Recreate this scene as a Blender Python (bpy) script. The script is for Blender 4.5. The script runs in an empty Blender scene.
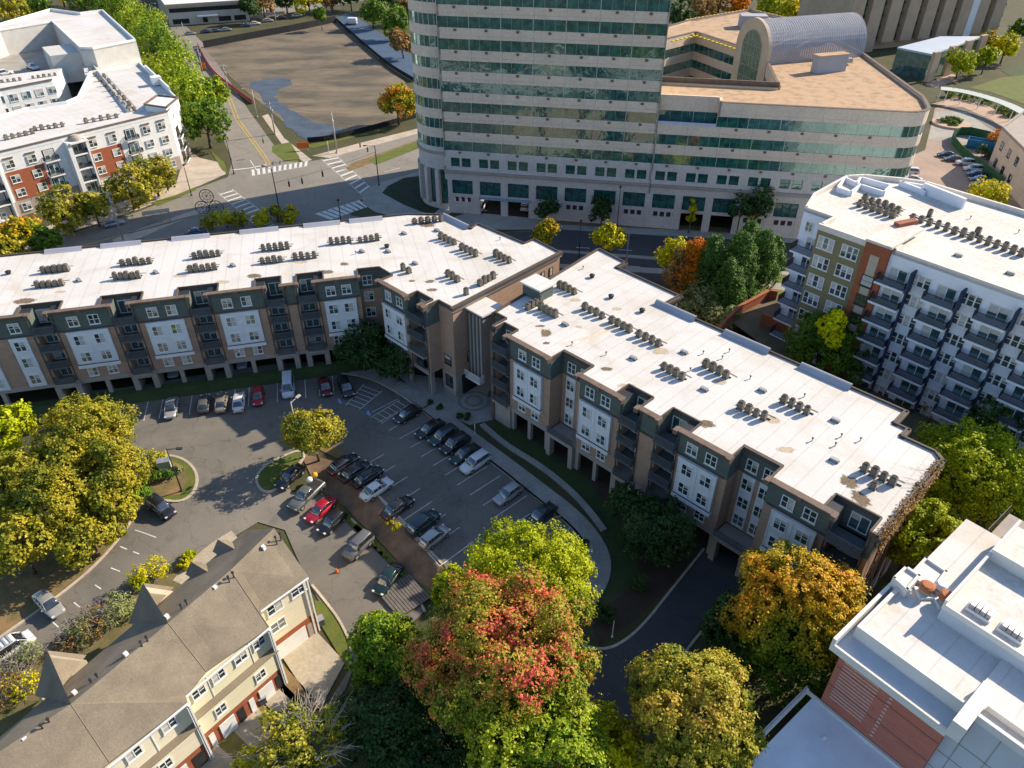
import bpy, math, random
import numpy as np
R=math.radians
random.seed(7); rng=np.random.default_rng(11)
sc=bpy.context.scene
COL=sc.collection
# ------------------------------------------------------------------ camera (survey values, metres)
CAMH=70.0; FPX=750.0; PITCH=math.atan2(554.0,750.0)   # drone height, focal length in pixels, tilt below the horizon
cd=bpy.data.cameras.new("camera"); cam=bpy.data.objects.new("camera",cd); COL.objects.link(cam)
cd.sensor_width=36.0; cd.lens=36.0*FPX/1024.0; cd.clip_start=1.0; cd.clip_end=4000
cam.location=(0,0,CAMH); cam.rotation_euler=(math.pi/2-PITCH,0,0); sc.camera=cam
CT,ST=math.cos(PITCH),math.sin(PITCH)
def flat_at(px,py,z=0.0):
    x=(px-512)/FPX; y=-(py-384)/FPX
    dx,dy,dz=x,CT+y*ST,-ST+y*CT
    t=(z-CAMH)/dz
    return (dx*t,dy*t,z)
# ground: flat, with a bank that drops two metres to the lower drive in the south
_b0=flat_at(334,458); _b1=flat_at(446,571)
_bl=math.hypot(_b1[0]-_b0[0],_b1[1]-_b0[1]); _bu=((_b1[0]-_b0[0])/_bl,(_b1[1]-_b0[1])/_bl)
def sm(x): x=min(1,max(0,x)); return x*x*(3-2*x)
def ground(x,y):
    rx,ry=x-_b0[0],y-_b0[1]
    t=rx*_bu[0]+ry*_bu[1]; s=rx*_bu[1]-ry*_bu[0]      # s>0 on the low side
    return -2.0*sm((t+4)/15.0)*sm(s/3.2)
def at(px,py,z=None):
    if z is not None: return flat_at(px,py,z)
    z=0
    for _ in range(8):
        p=flat_at(px,py,z); z=ground(p[0],p[1])
    return (p[0],p[1],z)
def zat(x,y,pypx):
    "height of the point above (x,y) that is seen on picture row pypx"
    k=(384-pypx)/FPX
    # (y*ST+v*CT)/(y*CT-v*ST)=k
    v=(k*y*CT-y*ST)/(CT+k*ST)
    return CAMH+v
def proj(x,y,z):
    v=z-CAMH; d=y*CT-v*ST
    return 512+FPX*x/d, 384-FPX*(y*ST+v*CT)/d
# ------------------------------------------------------------------ materials
def newmat(name):
    m=bpy.data.materials.new(name); m.use_nodes=True
    nt=m.node_tree; nt.nodes.clear()
    o=nt.nodes.new("ShaderNodeOutputMaterial"); b=nt.nodes.new("ShaderNodeBsdfPrincipled")
    nt.links.new(b.outputs[0],o.inputs[0])
    return m,nt,b,o
def nd(nt,t,**k):
    n=nt.nodes.new(t)
    for a,v in k.items():
        if a in n.inputs.keys(): n.inputs[a].default_value=v
        else: setattr(n,a,v)
    return n
def c4(c): return (c[0],c[1],c[2],1)
def coords(nt,kind='Object'):
    return nd(nt,"ShaderNodeTexCoord").outputs[kind]
def mixc(nt,fac,a,b,bt='MIX'):
    n=nt.nodes.new("ShaderNodeMix"); n.data_type='RGBA'; n.blend_type=bt
    for s,v in ((0,fac),(6,a),(7,b)):
        if isinstance(v,(int,float)): n.inputs[s].default_value=v
        elif isinstance(v,tuple): n.inputs[s].default_value=c4(v)
        else: nt.links.new(v,n.inputs[s])
    return n.outputs[2]
def ramp(nt,fac,stops,interp='LINEAR'):
    n=nt.nodes.new("ShaderNodeValToRGB"); cr=n.color_ramp; cr.interpolation=interp
    while len(cr.elements)<len(stops): cr.elements.new(.5)
    for e,(p,c) in zip(cr.elements,stops):
        e.position=p; e.color=c4(c) if isinstance(c,tuple) else (c,c,c,1)
    nt.links.new(fac,n.inputs[0]); return n.outputs[0]
def noise(nt,vec,scale,detail=4,rough=.55,dist=0):
    n=nd(nt,"ShaderNodeTexNoise",Scale=scale,Detail=detail,Roughness=rough,Distortion=dist)
    nt.links.new(vec,n.inputs['Vector']); return n.outputs['Fac']
def scaled(nt,vec,s,rot=(0,0,0)):
    n=nt.nodes.new("ShaderNodeMapping"); n.inputs['Scale'].default_value=s; n.inputs['Rotation'].default_value=rot
    nt.links.new(vec,n.inputs['Vector']); return n.outputs[0]
def bump(nt,b,h,dist=.02,strength=.5):
    n=nd(nt,"ShaderNodeBump",Strength=strength,Distance=dist); nt.links.new(h,n.inputs['Height']); nt.links.new(n.outputs[0],b.inputs['Normal'])
MATS={}
def mat(name,c1,c2=None,scale=1.0,rough=.8,metal=0,lo=.35,hi=.65,fine=None,stretch=None,bmp=0,spec=.3):
    "two-tone noisy surface; fine adds small-grain variation"
    if name in MATS: return MATS[name]
    m,nt,b,o=newmat(name); v=coords(nt)
    if stretch: v=scaled(nt,v,stretch)
    if c2 is None: c2=tuple(x*.88 for x in c1)
    f=noise(nt,v,scale,5,.6)
    col=ramp(nt,f,[(lo,c1),(hi,c2)])
    if fine:
        g=noise(nt,v,fine,3,.7)
        col=mixc(nt,1.0,col,ramp(nt,g,[(.3,(.8,.8,.8)),(.7,(1.1,1.1,1.1))]),'MULTIPLY')
        if bmp: bump(nt,b,g,bmp)
    nt.links.new(col,b.inputs['Base Color']); b.inputs['Roughness'].default_value=rough; b.inputs['Metallic'].default_value=metal
    b.inputs['Specular IOR Level'].default_value=spec
    MATS[name]=m; return m
LEAFK=1.75
def mat_leaf(name,stops,patch=.25,lo=.3,hi=.7,trans=.28,zb=None):
    "leaves: each leaf its own tint plus large patches of leaves that have turned"
    m,nt,b,o=newmat(name); v=coords(nt)
    g=nd(nt,"ShaderNodeNewGeometry"); rnd=g.outputs['Random Per Island']
    n=noise(nt,v,patch,3,.6,.4)
    mr=nd(nt,"ShaderNodeMapRange"); mr.inputs[1].default_value=lo; mr.inputs[2].default_value=hi; nt.links.new(n,mr.inputs[0])
    if zb:
        sx=nt.nodes.new("ShaderNodeSeparateXYZ"); nt.links.new(v,sx.inputs[0]); mz=nd(nt,"ShaderNodeMapRange"); mz.inputs[1].default_value=zb[0]; mz.inputs[2].default_value=zb[1]; nt.links.new(sx.outputs[2],mz.inputs[0])
        mm=nt.nodes.new("ShaderNodeMix"); mm.inputs[0].default_value=zb[2]; nt.links.new(mr.outputs[0],mm.inputs[2]); nt.links.new(mz.outputs[0],mm.inputs[3]); mr=mm
    mx=nt.nodes.new("ShaderNodeMix"); mx.inputs[0].default_value=.34
    nt.links.new(mr.outputs[0],mx.inputs[2]); nt.links.new(rnd,mx.inputs[3])
    stops=[tuple(min(.8,x*LEAFK) for x in s_) for s_ in stops]; k=len(stops); col=ramp(nt,mx.outputs[0],[(.12+.76*i/(k-1),s) for i,s in enumerate(stops)])
    hsv=nd(nt,"ShaderNodeHueSaturation",Saturation=1.08); nt.links.new(col,hsv.inputs['Color'])
    mr2=nd(nt,"ShaderNodeMapRange"); mr2.inputs[3].default_value=.65; mr2.inputs[4].default_value=1.3
    wn=nt.nodes.new("ShaderNodeTexWhiteNoise"); wn.noise_dimensions='1D'; nt.links.new(rnd,wn.inputs['W']); nt.links.new(wn.outputs['Value'],mr2.inputs[0]); nt.links.new(mr2.outputs[0],hsv.inputs['Value'])
    b.inputs['Roughness'].default_value=.6; b.inputs['Specular IOR Level'].default_value=.25
    nt.links.new(hsv.outputs[0],b.inputs['Base Color'])
    t=nt.nodes.new("ShaderNodeBsdfTranslucent"); nt.links.new(hsv.outputs[0],t.inputs[0])
    ms=nt.nodes.new("ShaderNodeMixShader"); ms.inputs[0].default_value=trans
    nt.links.new(b.outputs[0],ms.inputs[1]); nt.links.new(t.outputs[0],ms.inputs[2]); nt.links.new(ms.outputs[0],o.inputs[0])
    MATS[name]=m; return m
def mat_glass(name,c,refl=.35,tint=(.75,.9,.88),rough=.03,wob=.012,c2=None):
    "window glass seen from outside: dark room behind, coated reflective surface in front"
    m,nt,b,o=newmat(name); v=coords(nt)
    g=nd(nt,"ShaderNodeNewGeometry"); 
    col=ramp(nt,noise(nt,v,.7,2),[(.4,c),(.62,c2 or tuple(x*2.2+.01 for x in c))])
    nt.links.new(col,b.inputs['Base Color']); b.inputs['Roughness'].default_value=.1
    gl=nt.nodes.new("ShaderNodeBsdfGlossy"); gl.inputs['Color'].default_value=c4(tint); gl.inputs['Roughness'].default_value=rough
    bp=nd(nt,"ShaderNodeBump",Strength=1.0,Distance=wob); nt.links.new(noise(nt,v,.5,2),bp.inputs['Height']); nt.links.new(bp.outputs[0],gl.inputs['Normal'])
    fr=nd(nt,"ShaderNodeLayerWeight",Blend=.25)
    mm=nd(nt,"ShaderNodeMapRange"); mm.inputs[3].default_value=refl; mm.inputs[4].default_value=.95; nt.links.new(fr.outputs['Facing'],mm.inputs[0])
    ms=nt.nodes.new("ShaderNodeMixShader"); nt.links.new(mm.outputs[0],ms.inputs[0]); nt.links.new(b.outputs[0],ms.inputs[1]); nt.links.new(gl.outputs[0],ms.inputs[2]); nt.links.new(ms.outputs[0],o.inputs[0])
    MATS[name]=m; return m
# ------------------------------------------------------------------ mesh builder
class M:
    def __init__(s): s.v=[]; s.f=[]; s.m=[]
    def add(s,vs,fs,m=0):
        n=len(s.v); s.v+=[tuple(p) for p in vs]; s.f+=[tuple(i+n for i in f) for f in fs]; s.m+=[m]*len(fs); return s
    def box(s,x0,x1,y0,y1,z0,z1,m=0):
        return s.add([(x0,y0,z0),(x1,y0,z0),(x1,y1,z0),(x0,y1,z0),(x0,y0,z1),(x1,y0,z1),(x1,y1,z1),(x0,y1,z1)],
            [(0,3,2,1),(4,5,6,7),(0,1,5,4),(1,2,6,5),(2,3,7,6),(3,0,4,7)],m)
    def obox(s,c,d,ang=0,m=0,z0=None):
        "box centred at c (base height z0 if given) of size d turned by ang"
        ca,sa=math.cos(ang),math.sin(ang); hz=d[2]/2; cz=c[2] if z0 is None else z0+hz
        P=[]
        for z in (-hz,hz):
            for x,y in ((-1,-1),(1,-1),(1,1),(-1,1)):
                X,Y=x*d[0]/2,y*d[1]/2; P.append((c[0]+X*ca-Y*sa,c[1]+X*sa+Y*ca,cz+z))
        return s.add(P,[(0,3,2,1),(4,5,6,7),(0,1,5,4),(1,2,6,5),(2,3,7,6),(3,0,4,7)],m)
    def prism(s,poly,z0,z1,m=0,mt=None,top=True,bot=False):
        n=len(poly); zf=lambda z,i: z[i] if isinstance(z,(list,tuple)) else z
        vs=[(p[0],p[1],zf(z0,i)) for i,p in enumerate(poly)]+[(p[0],p[1],zf(z1,i)) for i,p in enumerate(poly)]
        s.add(vs,[(i,(i+1)%n,n+(i+1)%n,n+i) for i in range(n)],m)
        if top: s.add([vs[n+i] for i in range(n)],[tuple(range(n))],m if mt is None else mt)
        if bot: s.add([vs[i] for i in range(n)],[tuple(range(n))[::-1]],m)
        return s
    def poly(s,pts,m=0): return s.add(pts,[tuple(range(len(pts)))],m)
    def wall(s,a,b,z0,z1,t=.2,m=0,off=0):
        "upright slab from a to b, thickness t inwards (left of a->b)"
        L=math.hypot(b[0]-a[0],b[1]-a[1])
        if L<1e-6: return s
        ux,uy=(b[0]-a[0])/L,(b[1]-a[1])/L; nx,ny=-uy,ux
        P=[(a[0]+nx*off,a[1]+ny*off),(b[0]+nx*off,b[1]+ny*off),(b[0]+nx*(off+t),b[1]+ny*(off+t)),(a[0]+nx*(off+t),a[1]+ny*(off+t))]
        return s.prism(P,z0,z1,m,bot=True)
    def tube(s,p,q,r0,r1=None,n=8,m=0,cap=True):
        r1=r0 if r1 is None else r1
        p=np.array(p,float); q=np.array(q,float); d=q-p; L=np.linalg.norm(d)
        if L<1e-9: return s
        d/=L; a=np.array([0,0,1.]) if abs(d[2])<.9 else np.array([1.,0,0]); u=np.cross(d,a); u/=np.linalg.norm(u); w=np.cross(d,u)
        vs=[]
        for c,r in ((p,r0),(q,r1)):
            for i in range(n):
                t=2*math.pi*i/n; vs.append(tuple(c+r*(math.cos(t)*u+math.sin(t)*w)))
        fs=[(i,(i+1)%n,n+(i+1)%n,n+i) for i in range(n)]
        if cap: fs+=[tuple(range(n))[::-1],tuple(range(n,2*n))]
        return s.add(vs,fs,m)
    def lathe(s,c,prof,n=12,m=0,cap=True):
        vs=[];k=len(prof)
        for r,z in prof:
            for i in range(n):
                t=2*math.pi*(i+.5)/n; vs.append((c[0]+r*math.cos(t),c[1]+r*math.sin(t),c[2]+z))
        fs=[(j*n+i,j*n+(i+1)%n,(j+1)*n+(i+1)%n,(j+1)*n+i) for j in range(k-1) for i in range(n)]
        if cap: fs.append(tuple(range((k-1)*n,k*n)))
        return s.add(vs,fs,m)
    def mesh(s,name,mats,smooth=False):
        me=bpy.data.meshes.new(name); me.from_pydata(s.v,[],s.f)
        if not isinstance(mats,(list,tuple)): mats=[mats]
        for x in mats: me.materials.append(x)
        if any(s.m): me.polygons.foreach_set('material_index',s.m)
        if smooth: me.polygons.foreach_set('use_smooth',[True]*len(s.f))
        me.update(); return me
    def build(s,name,mats,parent=None,loc=(0,0,0),rz=0,smooth=False,label=None):
        return mobj(name,s.mesh(name,mats,smooth),parent,loc,rz,label)
def mobj(name,me,parent=None,loc=(0,0,0),rz=0,label=None):
    o=bpy.data.objects.new(name,me); COL.objects.link(o); o.location=loc; o.rotation_euler=(0,0,rz)
    if parent is not None: o.parent=parent
    if label: o['label']=label
    return o
def tag(o,label,cat,group=None):
    o['label']=label; o['category']=cat
    if group: o['group']=group
    return o
def thing(name,label,cat,loc=(0,0,0),rz=0,group=None):
    o=bpy.data.objects.new(name,None); COL.objects.link(o); o.location=loc; o.rotation_euler=(0,0,rz); o.empty_display_size=.5
    return tag(o,label,cat,group)
def struct(o,kind='structure'): o['kind']=kind; return o
KIDS={}
def dup(root,loc,rz,label,group=None):
    r=root.copy(); COL.objects.link(r); r.location=loc; r.rotation_euler=(0,0,rz); r['label']=label
    if group: r['group']=group
    if root.name not in KIDS: KIDS[root.name]=[(c,list(c.children)) for c in root.children]
    for c,gs in KIDS[root.name]:
        d=c.copy(); COL.objects.link(d); d.parent=r
        for g in gs:
            e=g.copy(); COL.objects.link(e); e.parent=d
    return r
def frame_xy(o,az):
    "local->world helper for plans"
    a=R(az); ca,sa=math.cos(a),math.sin(a)
    to_w=lambda x,y:(o[0]+x*ca-y*sa,o[1]+x*sa+y*ca)
    to_l=lambda X,Y:((X-o[0])*ca+(Y-o[1])*sa,-(X-o[0])*sa+(Y-o[1])*ca)
    return to_w,to_l
def sheet(name,poly,mats,dz,holes=False,zbase=None,cell=.8,kind='structure',parent=None):
    "thin ground sheet that follows the ground; poly in world xy"
    import bmesh
    bm=bmesh.new(); vs=[bm.verts.new((p[0],p[1],0)) for p in poly]; f=bm.faces.new(vs)
    bmesh.ops.triangulate(bm,faces=[f])
    xs=[p[0] for p in poly]; ys=[p[1] for p in poly]
    need=zbase is None and any(abs(ground(x,y))>1e-4 for x in np.arange(min(xs),max(xs)+2,2) for y in np.arange(min(ys),max(ys)+2,2)) if (max(xs)-min(xs))<200 else False
    if need:
        x=math.floor(max(min(xs),-60)/cell)*cell
        while x<min(max(xs),30):
            bmesh.ops.bisect_plane(bm,geom=bm.verts[:]+bm.edges[:]+bm.faces[:],plane_co=(x,0,0),plane_no=(1,0,0)); x+=cell
        y=math.floor(max(min(ys),5)/cell)*cell
        while y<min(max(ys),90):
            bmesh.ops.bisect_plane(bm,geom=bm.verts[:]+bm.edges[:]+bm.faces[:],plane_co=(0,y,0),plane_no=(0,1,0)); y+=cell
    for v in bm.verts: v.co.z=(ground(v.co.x,v.co.y) if zbase is None else zbase)+dz
    bmesh.ops.recalc_face_normals(bm,faces=bm.faces[:])
    for f in bm.faces:
        if f.normal.z<0: f.normal_flip()
    me=bpy.data.meshes.new(name); bm.to_mesh(me); bm.free()
    for m_ in (mats if isinstance(mats,(list,tuple)) else [mats]): me.materials.append(m_)
    o=mobj(name,me,parent)
    if kind: o['kind']=kind
    return o
def P(pts,z=None): return [at(p[0],p[1],z)[:2] for p in pts]
def smooth_poly(pts,it=2):
    for _ in range(it):
        q=[]
        for i in range(len(pts)):
            a,b=pts[i],pts[(i+1)%len(pts)]
            q+= [(a[0]*.75+b[0]*.25,a[1]*.75+b[1]*.25),(a[0]*.25+b[0]*.75,a[1]*.25+b[1]*.75)]
        pts=q
    return pts
def smooth_line(pts,it=2):
    for _ in range(it):
        q=[pts[0]]
        for a,b in zip(pts,pts[1:]):
            q+= [(a[0]*.75+b[0]*.25,a[1]*.75+b[1]*.25),(a[0]*.25+b[0]*.75,a[1]*.25+b[1]*.75)]
        q.append(pts[-1]); pts=q
    return pts
def strip_mesh(m,line,w,dz,h,mi=0,closed=False):
    "a band (kerb, path) of width w along a world-xy line, h high, top at ground+dz+h"
    n=len(line); L=[];Rr=[]
    for i in range(n):
        a=line[(i-1)%n] if (closed or i>0) else line[i]; b=line[(i+1)%n] if (closed or i<n-1) else line[i]
        dx,dy=b[0]-a[0],b[1]-a[1]; l=math.hypot(dx,dy) or 1; nx,ny=-dy/l*w/2,dx/l*w/2
        L.append((line[i][0]+nx,line[i][1]+ny)); Rr.append((line[i][0]-nx,line[i][1]-ny))
    rngi=range(n if closed else n-1)
    for i in rngi:
        j=(i+1)%n; q=[L[i],Rr[i],Rr[j],L[j]]
        zb=[ground(*p)+dz-.05 for p in q]; zt=[ground(*p)+dz+h for p in q]
        vs=[(p[0],p[1],z) for p,z in zip(q,zb)]+[(p[0],p[1],z) for p,z in zip(q,zt)]
        m.add(vs,[(4,5,6,7),(0,1,5,4),(1,2,6,5),(2,3,7,6),(3,0,4,7)],mi)
    return m
def dens(line,step=1.5):
    q=[]
    for a,b in zip(line,line[1:]):
        n=max(1,int(math.hypot(b[0]-a[0],b[1]-a[1])/step))
        for i in range(n): q.append((a[0]+(b[0]-a[0])*i/n,a[1]+(b[1]-a[1])*i/n))
    return q+[line[-1]]
# ------------------------------------------------------------------ world and sun
SUN_AZ=27.0; SUN_EL=31.0
w=bpy.data.worlds.new("World"); sc.world=w; w.use_nodes=True
nt=w.node_tree; nt.nodes.clear()
wo=nt.nodes.new("ShaderNodeOutputWorld"); bg=nt.nodes.new("ShaderNodeBackground"); sky=nt.nodes.new("ShaderNodeTexSky")
sky.sky_type='NISHITA'; sky.sun_disc=False; sky.sun_elevation=R(SUN_EL); sky.sun_rotation=R(90-SUN_AZ); sky.air_density=1.0; sky.dust_density=.6; sky.ozone_density=3.0
bg.inputs[1].default_value=.128; nt.links.new(sky.outputs[0],bg.inputs[0]); nt.links.new(bg.outputs[0],wo.inputs[0])
sl=bpy.data.lights.new("sun",'SUN'); sl.energy=5.0; sl.angle=R(.5); sl.color=(1.0,.86,.68)
so=bpy.data.objects.new("sun",sl); COL.objects.link(so); so.rotation_euler=(R(90-SUN_EL),0,R(SUN_AZ+90)); so.location=(60,60,150)
sc.view_settings.view_transform='Standard'; sc.view_settings.look='None'; sc.view_settings.gamma=1; sc.view_settings.exposure=.78
sc.view_settings.use_curve_mapping=False
sc.cycles.max_bounces=6; sc.cycles.diffuse_bounces=3; sc.cycles.glossy_bounces=3; sc.cycles.transmission_bounces=3; sc.cycles.transparent_max_bounces=4
# ------------------------------------------------------------------ materials
def mat_roof():
    m,nt,b,o=newmat('white roof membrane'); v=coords(nt)
    base=ramp(nt,noise(nt,v,.12,6,.6,.6),[(.3,(.63,.615,.59)),(.55,(.58,.56,.525)),(.75,(.50,.465,.41))])
    st=ramp(nt,noise(nt,scaled(nt,v,(.35,.6,.3)),.25,8,.62,1.6),[(.50,0.0),(.76,.85)])
    col=mixc(nt,st,base,(.50,.43,.34))
    fine=noise(nt,v,3.0,4,.7); col=mixc(nt,1,col,ramp(nt,fine,[(.3,(.92,.92,.92)),(.7,(1.05,1.05,1.05))]),'MULTIPLY')
    w_=nt.nodes.new("ShaderNodeTexWave"); w_.inputs['Scale'].default_value=.16; w_.inputs['Distortion'].default_value=.15; nt.links.new(v,w_.inputs[0])
    seam=ramp(nt,w_.outputs[1],[(0.0,(.86,.86,.86)),(.03,(1,1,1))]); col=mixc(nt,1,col,seam,'MULTIPLY')
    nt.links.new(col,b.inputs['Base Color']); b.inputs['Roughness'].default_value=.7; b.inputs['Specular IOR Level'].default_value=.2
    MATS['roof']=m; return m
ROOF=mat_roof()
def mat_stain(name,c1,c2,soft=.5):
    "stain that thins out towards an uneven edge"
    m,nt,b,o=newmat(name); g=coords(nt,'Generated'); v=coords(nt)
    vm=nt.nodes.new("ShaderNodeVectorMath"); vm.operation='SUBTRACT'; vm.inputs[1].default_value=(.5,.5,0); nt.links.new(g,vm.inputs[0])
    sx=nt.nodes.new("ShaderNodeSeparateXYZ"); nt.links.new(vm.outputs[0],sx.inputs[0]); cx=nt.nodes.new("ShaderNodeCombineXYZ"); nt.links.new(sx.outputs[0],cx.inputs[0]); nt.links.new(sx.outputs[1],cx.inputs[1])
    ln=nt.nodes.new("ShaderNodeVectorMath"); ln.operation='LENGTH'; nt.links.new(cx.outputs[0],ln.inputs[0])
    n=noise(nt,v,1.6,7,.7,.8); ma=nt.nodes.new("ShaderNodeMath"); ma.operation='MULTIPLY_ADD'; nt.links.new(ln.outputs['Value'],ma.inputs[0]); ma.inputs[1].default_value=-1.7; nt.links.new(n,ma.inputs[2])
    al=ramp(nt,ma.outputs[0],[(.0,0.0),(soft,.95)])
    nt.links.new(ramp(nt,noise(nt,v,3.5,5,.7),[(.35,c1),(.65,c2)]),b.inputs['Base Color']); b.inputs['Roughness'].default_value=.95; nt.links.new(al,b.inputs['Alpha'])
    MATS[name]=m; return m
def mat_asphalt(name,c,c2,patch=.05):
    m,nt,b,o=newmat(name); v=coords(nt)
    a=ramp(nt,noise(nt,v,patch,6,.65,.5),[(.32,c),(.68,c2)])
    g=noise(nt,v,9,3,.8); a=mixc(nt,1,a,ramp(nt,g,[(.25,(.72,.72,.72)),(.75,(1.25,1.25,1.25))]),'MULTIPLY')
    blot=ramp(nt,noise(nt,v,.5,4,.6),[(.55,(1,1,1)),(.75,(.78,.78,.78))]); a=mixc(nt,1,a,blot,'MULTIPLY')
    vo=nd(nt,"ShaderNodeTexVoronoi",Scale=.13); vo.feature='DISTANCE_TO_EDGE'; 
    nz=nt.nodes.new("ShaderNodeTexNoise"); nz.inputs['Scale'].default_value=.6; nt.links.new(v,nz.inputs['Vector'])
    vm=nt.nodes.new("ShaderNodeVectorMath"); vm.operation='MULTIPLY_ADD'; nt.links.new(nz.outputs['Color'],vm.inputs[0]); vm.inputs[1].default_value=(3,3,3); nt.links.new(v,vm.inputs[2]); nt.links.new(vm.outputs[0],vo.inputs['Vector'])
    cr=ramp(nt,vo.outputs[0],[(0,(.6,.6,.6)),(.012,(1,1,1))]); a=mixc(nt,.7,a,cr,'MULTIPLY')
    nt.links.new(a,b.inputs['Base Color']); b.inputs['Roughness'].default_value=.85; b.inputs['Specular IOR Level'].default_value=.25; bump(nt,b,g,.01,.4)
    MATS[name]=m; return m
ASPH=mat_asphalt('lot asphalt',(.115,.107,.094),(.20,.18,.15))
STREET=mat_asphalt('street asphalt',(.175,.158,.135),(.26,.235,.195),.03)
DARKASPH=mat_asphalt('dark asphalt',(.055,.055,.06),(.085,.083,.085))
CONC=mat('concrete',(.36,.34,.30),(.27,.25,.22),.25,.85,fine=3,bmp=.01)
CONC2=mat('sidewalk concrete',(.50,.42,.33),(.38,.32,.25),.3,.85,fine=2.5)
DRIVE=mat('driveway concrete',(.42,.36,.27),(.33,.28,.20),.3,.85,fine=2.5)
PAINT=mat('road paint white',(.62,.61,.57),(.38,.37,.34),1.6,.7,lo=.45,hi=.7)
YEL=mat('road paint yellow',(.55,.36,.06),(.36,.25,.06),1.2,.7)
BLUEP=mat('road paint blue',(.09,.16,.28),(.10,.12,.16),1,.7)
GRASS=mat('grass',(.075,.11,.018),(.13,.13,.025),.5,.9,fine=6,bmp=.06)
LAWN=mat('lush lawn',(.12,.14,.022),(.085,.11,.02),.4,.9,fine=6,bmp=.05)
MULCH=mat('mulch',(.23,.15,.095),(.15,.10,.065),.8,.95,fine=5,bmp=.05)
SOIL=mat('ground cover',(.085,.07,.035),(.05,.06,.02),.18,.95,fine=4,bmp=.08)
STRAW=mat('pine straw',(.25,.155,.07),(.13,.11,.045),.6,.95,fine=5,bmp=.05)
DIRT=mat('construction dirt',(.19,.15,.10),(.09,.078,.058),.045,.95,lo=.38,hi=.62,fine=.25,stretch=(1,2.4,1),bmp=.05)
SHADEDIRT=mat('dirt with painted shade',(.075,.105,.15),(.05,.07,.10),.2,.9,fine=2)  # blue-grey shade on the site, put into the ground colour
BRICK=mat('tan brick',(.42,.28,.20),(.34,.225,.16),.8,.85,fine=6,stretch=(1,1,3))
BRICKR=mat('red brick',(.36,.11,.05),(.28,.085,.042),.8,.85,fine=6,stretch=(1,1,3))
BRICKD=mat('dark red brick',(.52,.18,.12),(.46,.15,.10),.6,.85,fine=5,stretch=(1,1,4))
SIDE=mat('green grey siding',(.105,.13,.115),(.08,.10,.092),.5,.8,stretch=(1,1,4))
WSIDE=mat('white siding',(.68,.70,.72),(.60,.62,.64),.5,.7,stretch=(1,1,5))
WHITE=mat('white trim',(.74,.74,.72),(.66,.66,.64),1,.6)
STUCCO=mat('warm grey stucco',(.36,.31,.27),(.30,.26,.23),.5,.85)
CORN=mat('brown cornice',(.17,.12,.09),(.12,.085,.065),1,.7)
BROWN=mat('brown metal trim',(.10,.078,.062),(.075,.06,.05),1,.6)
OLIVE=mat('olive siding',(.24,.20,.10),(.20,.165,.085),.5,.8,stretch=(.3,.3,12))
OFFW=mat('cool white stucco',(.76,.77,.80),(.69,.70,.74),.4,.8)
DARK=mat('dark metal',(.035,.037,.042),(.025,.026,.03),2,.5)
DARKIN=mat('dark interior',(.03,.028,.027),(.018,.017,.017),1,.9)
RAILM=mat('grey railing',(.11,.12,.125),(.085,.095,.10),2,.5)
TAN=mat('precast stone',(.66,.54,.43),(.58,.475,.38),.25,.8,fine=2)
TANL=mat('pale granite base',(.56,.51,.47),(.48,.44,.40),.3,.75,fine=2)
BALL=mat('ballast roof',(.46,.31,.19),(.27,.19,.12),.55,.95,fine=3,lo=.48,hi=.72)
SHING=mat('roof shingles',(.235,.195,.14),(.175,.145,.105),.35,.9,fine=6,bmp=.03)
YSIDE=mat('cream siding',(.74,.67,.50),(.68,.61,.45),.5,.75,stretch=(1,1,6))
YSIDE2=mat('pale yellow siding',(.72,.68,.48),(.66,.62,.44),.5,.75,stretch=(1,1,6))
METAL=mat('galvanised metal',(.42,.42,.42),(.32,.32,.33),2,.45,metal=.5)
STEELV=mat('standing seam steel',(.34,.355,.40),(.30,.31,.35),.3,.85,metal=0)
ACM=mat('condenser casing',(.22,.19,.15),(.12,.105,.08),1.5,.7)
ACD=mat('condenser grille',(.05,.045,.04),(.03,.028,.026),3,.7)
ACL=mat('fan guard',(.24,.22,.19),(.17,.15,.13),3,.6)
BARK=mat('bark',(.12,.09,.065),(.07,.055,.04),3,.95,stretch=(1,1,.3))
BARE=mat('bare twigs',(.38,.33,.28),(.27,.23,.19),2,.9)
GLASS=mat_glass('apartment glass',(.02,.03,.035),.22,(.7,.85,.9))
GLASSD=mat_glass('balcony door glass',(.03,.06,.065),.25,(.6,.85,.85))
GLASST=mat_glass('teal tower glass',(.008,.055,.055),.09,(.60,.90,.82),wob=.05,c2=(.02,.12,.11))
CARGL=mat_glass('car glass',(.012,.014,.016),.10,(.8,.85,.9))
TYRE=mat('rubber',(.02,.02,.02),None,2,.9)
RED=mat('red metal',(.5,.03,.03),None,2,.5)
ORANGE=mat('safety orange',(.75,.16,.03),None,2,.6)
PINK=mat('pink mesh',(.62,.10,.13),(.5,.08,.1),2,.7)
BLUE=mat('blue steel',(.02,.20,.38),(.02,.15,.3),.7,.5)
TERRA=mat('terracotta cap',(.42,.15,.06),(.34,.12,.05),2,.8)
CANOPY=mat('pale canopy',(.55,.58,.50),(.48,.50,.44),.5,.5)
CONE_G=mat('hedge green',(.06,.11,.015),(.04,.08,.012),2,.9,fine=6,bmp=.1)
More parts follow.
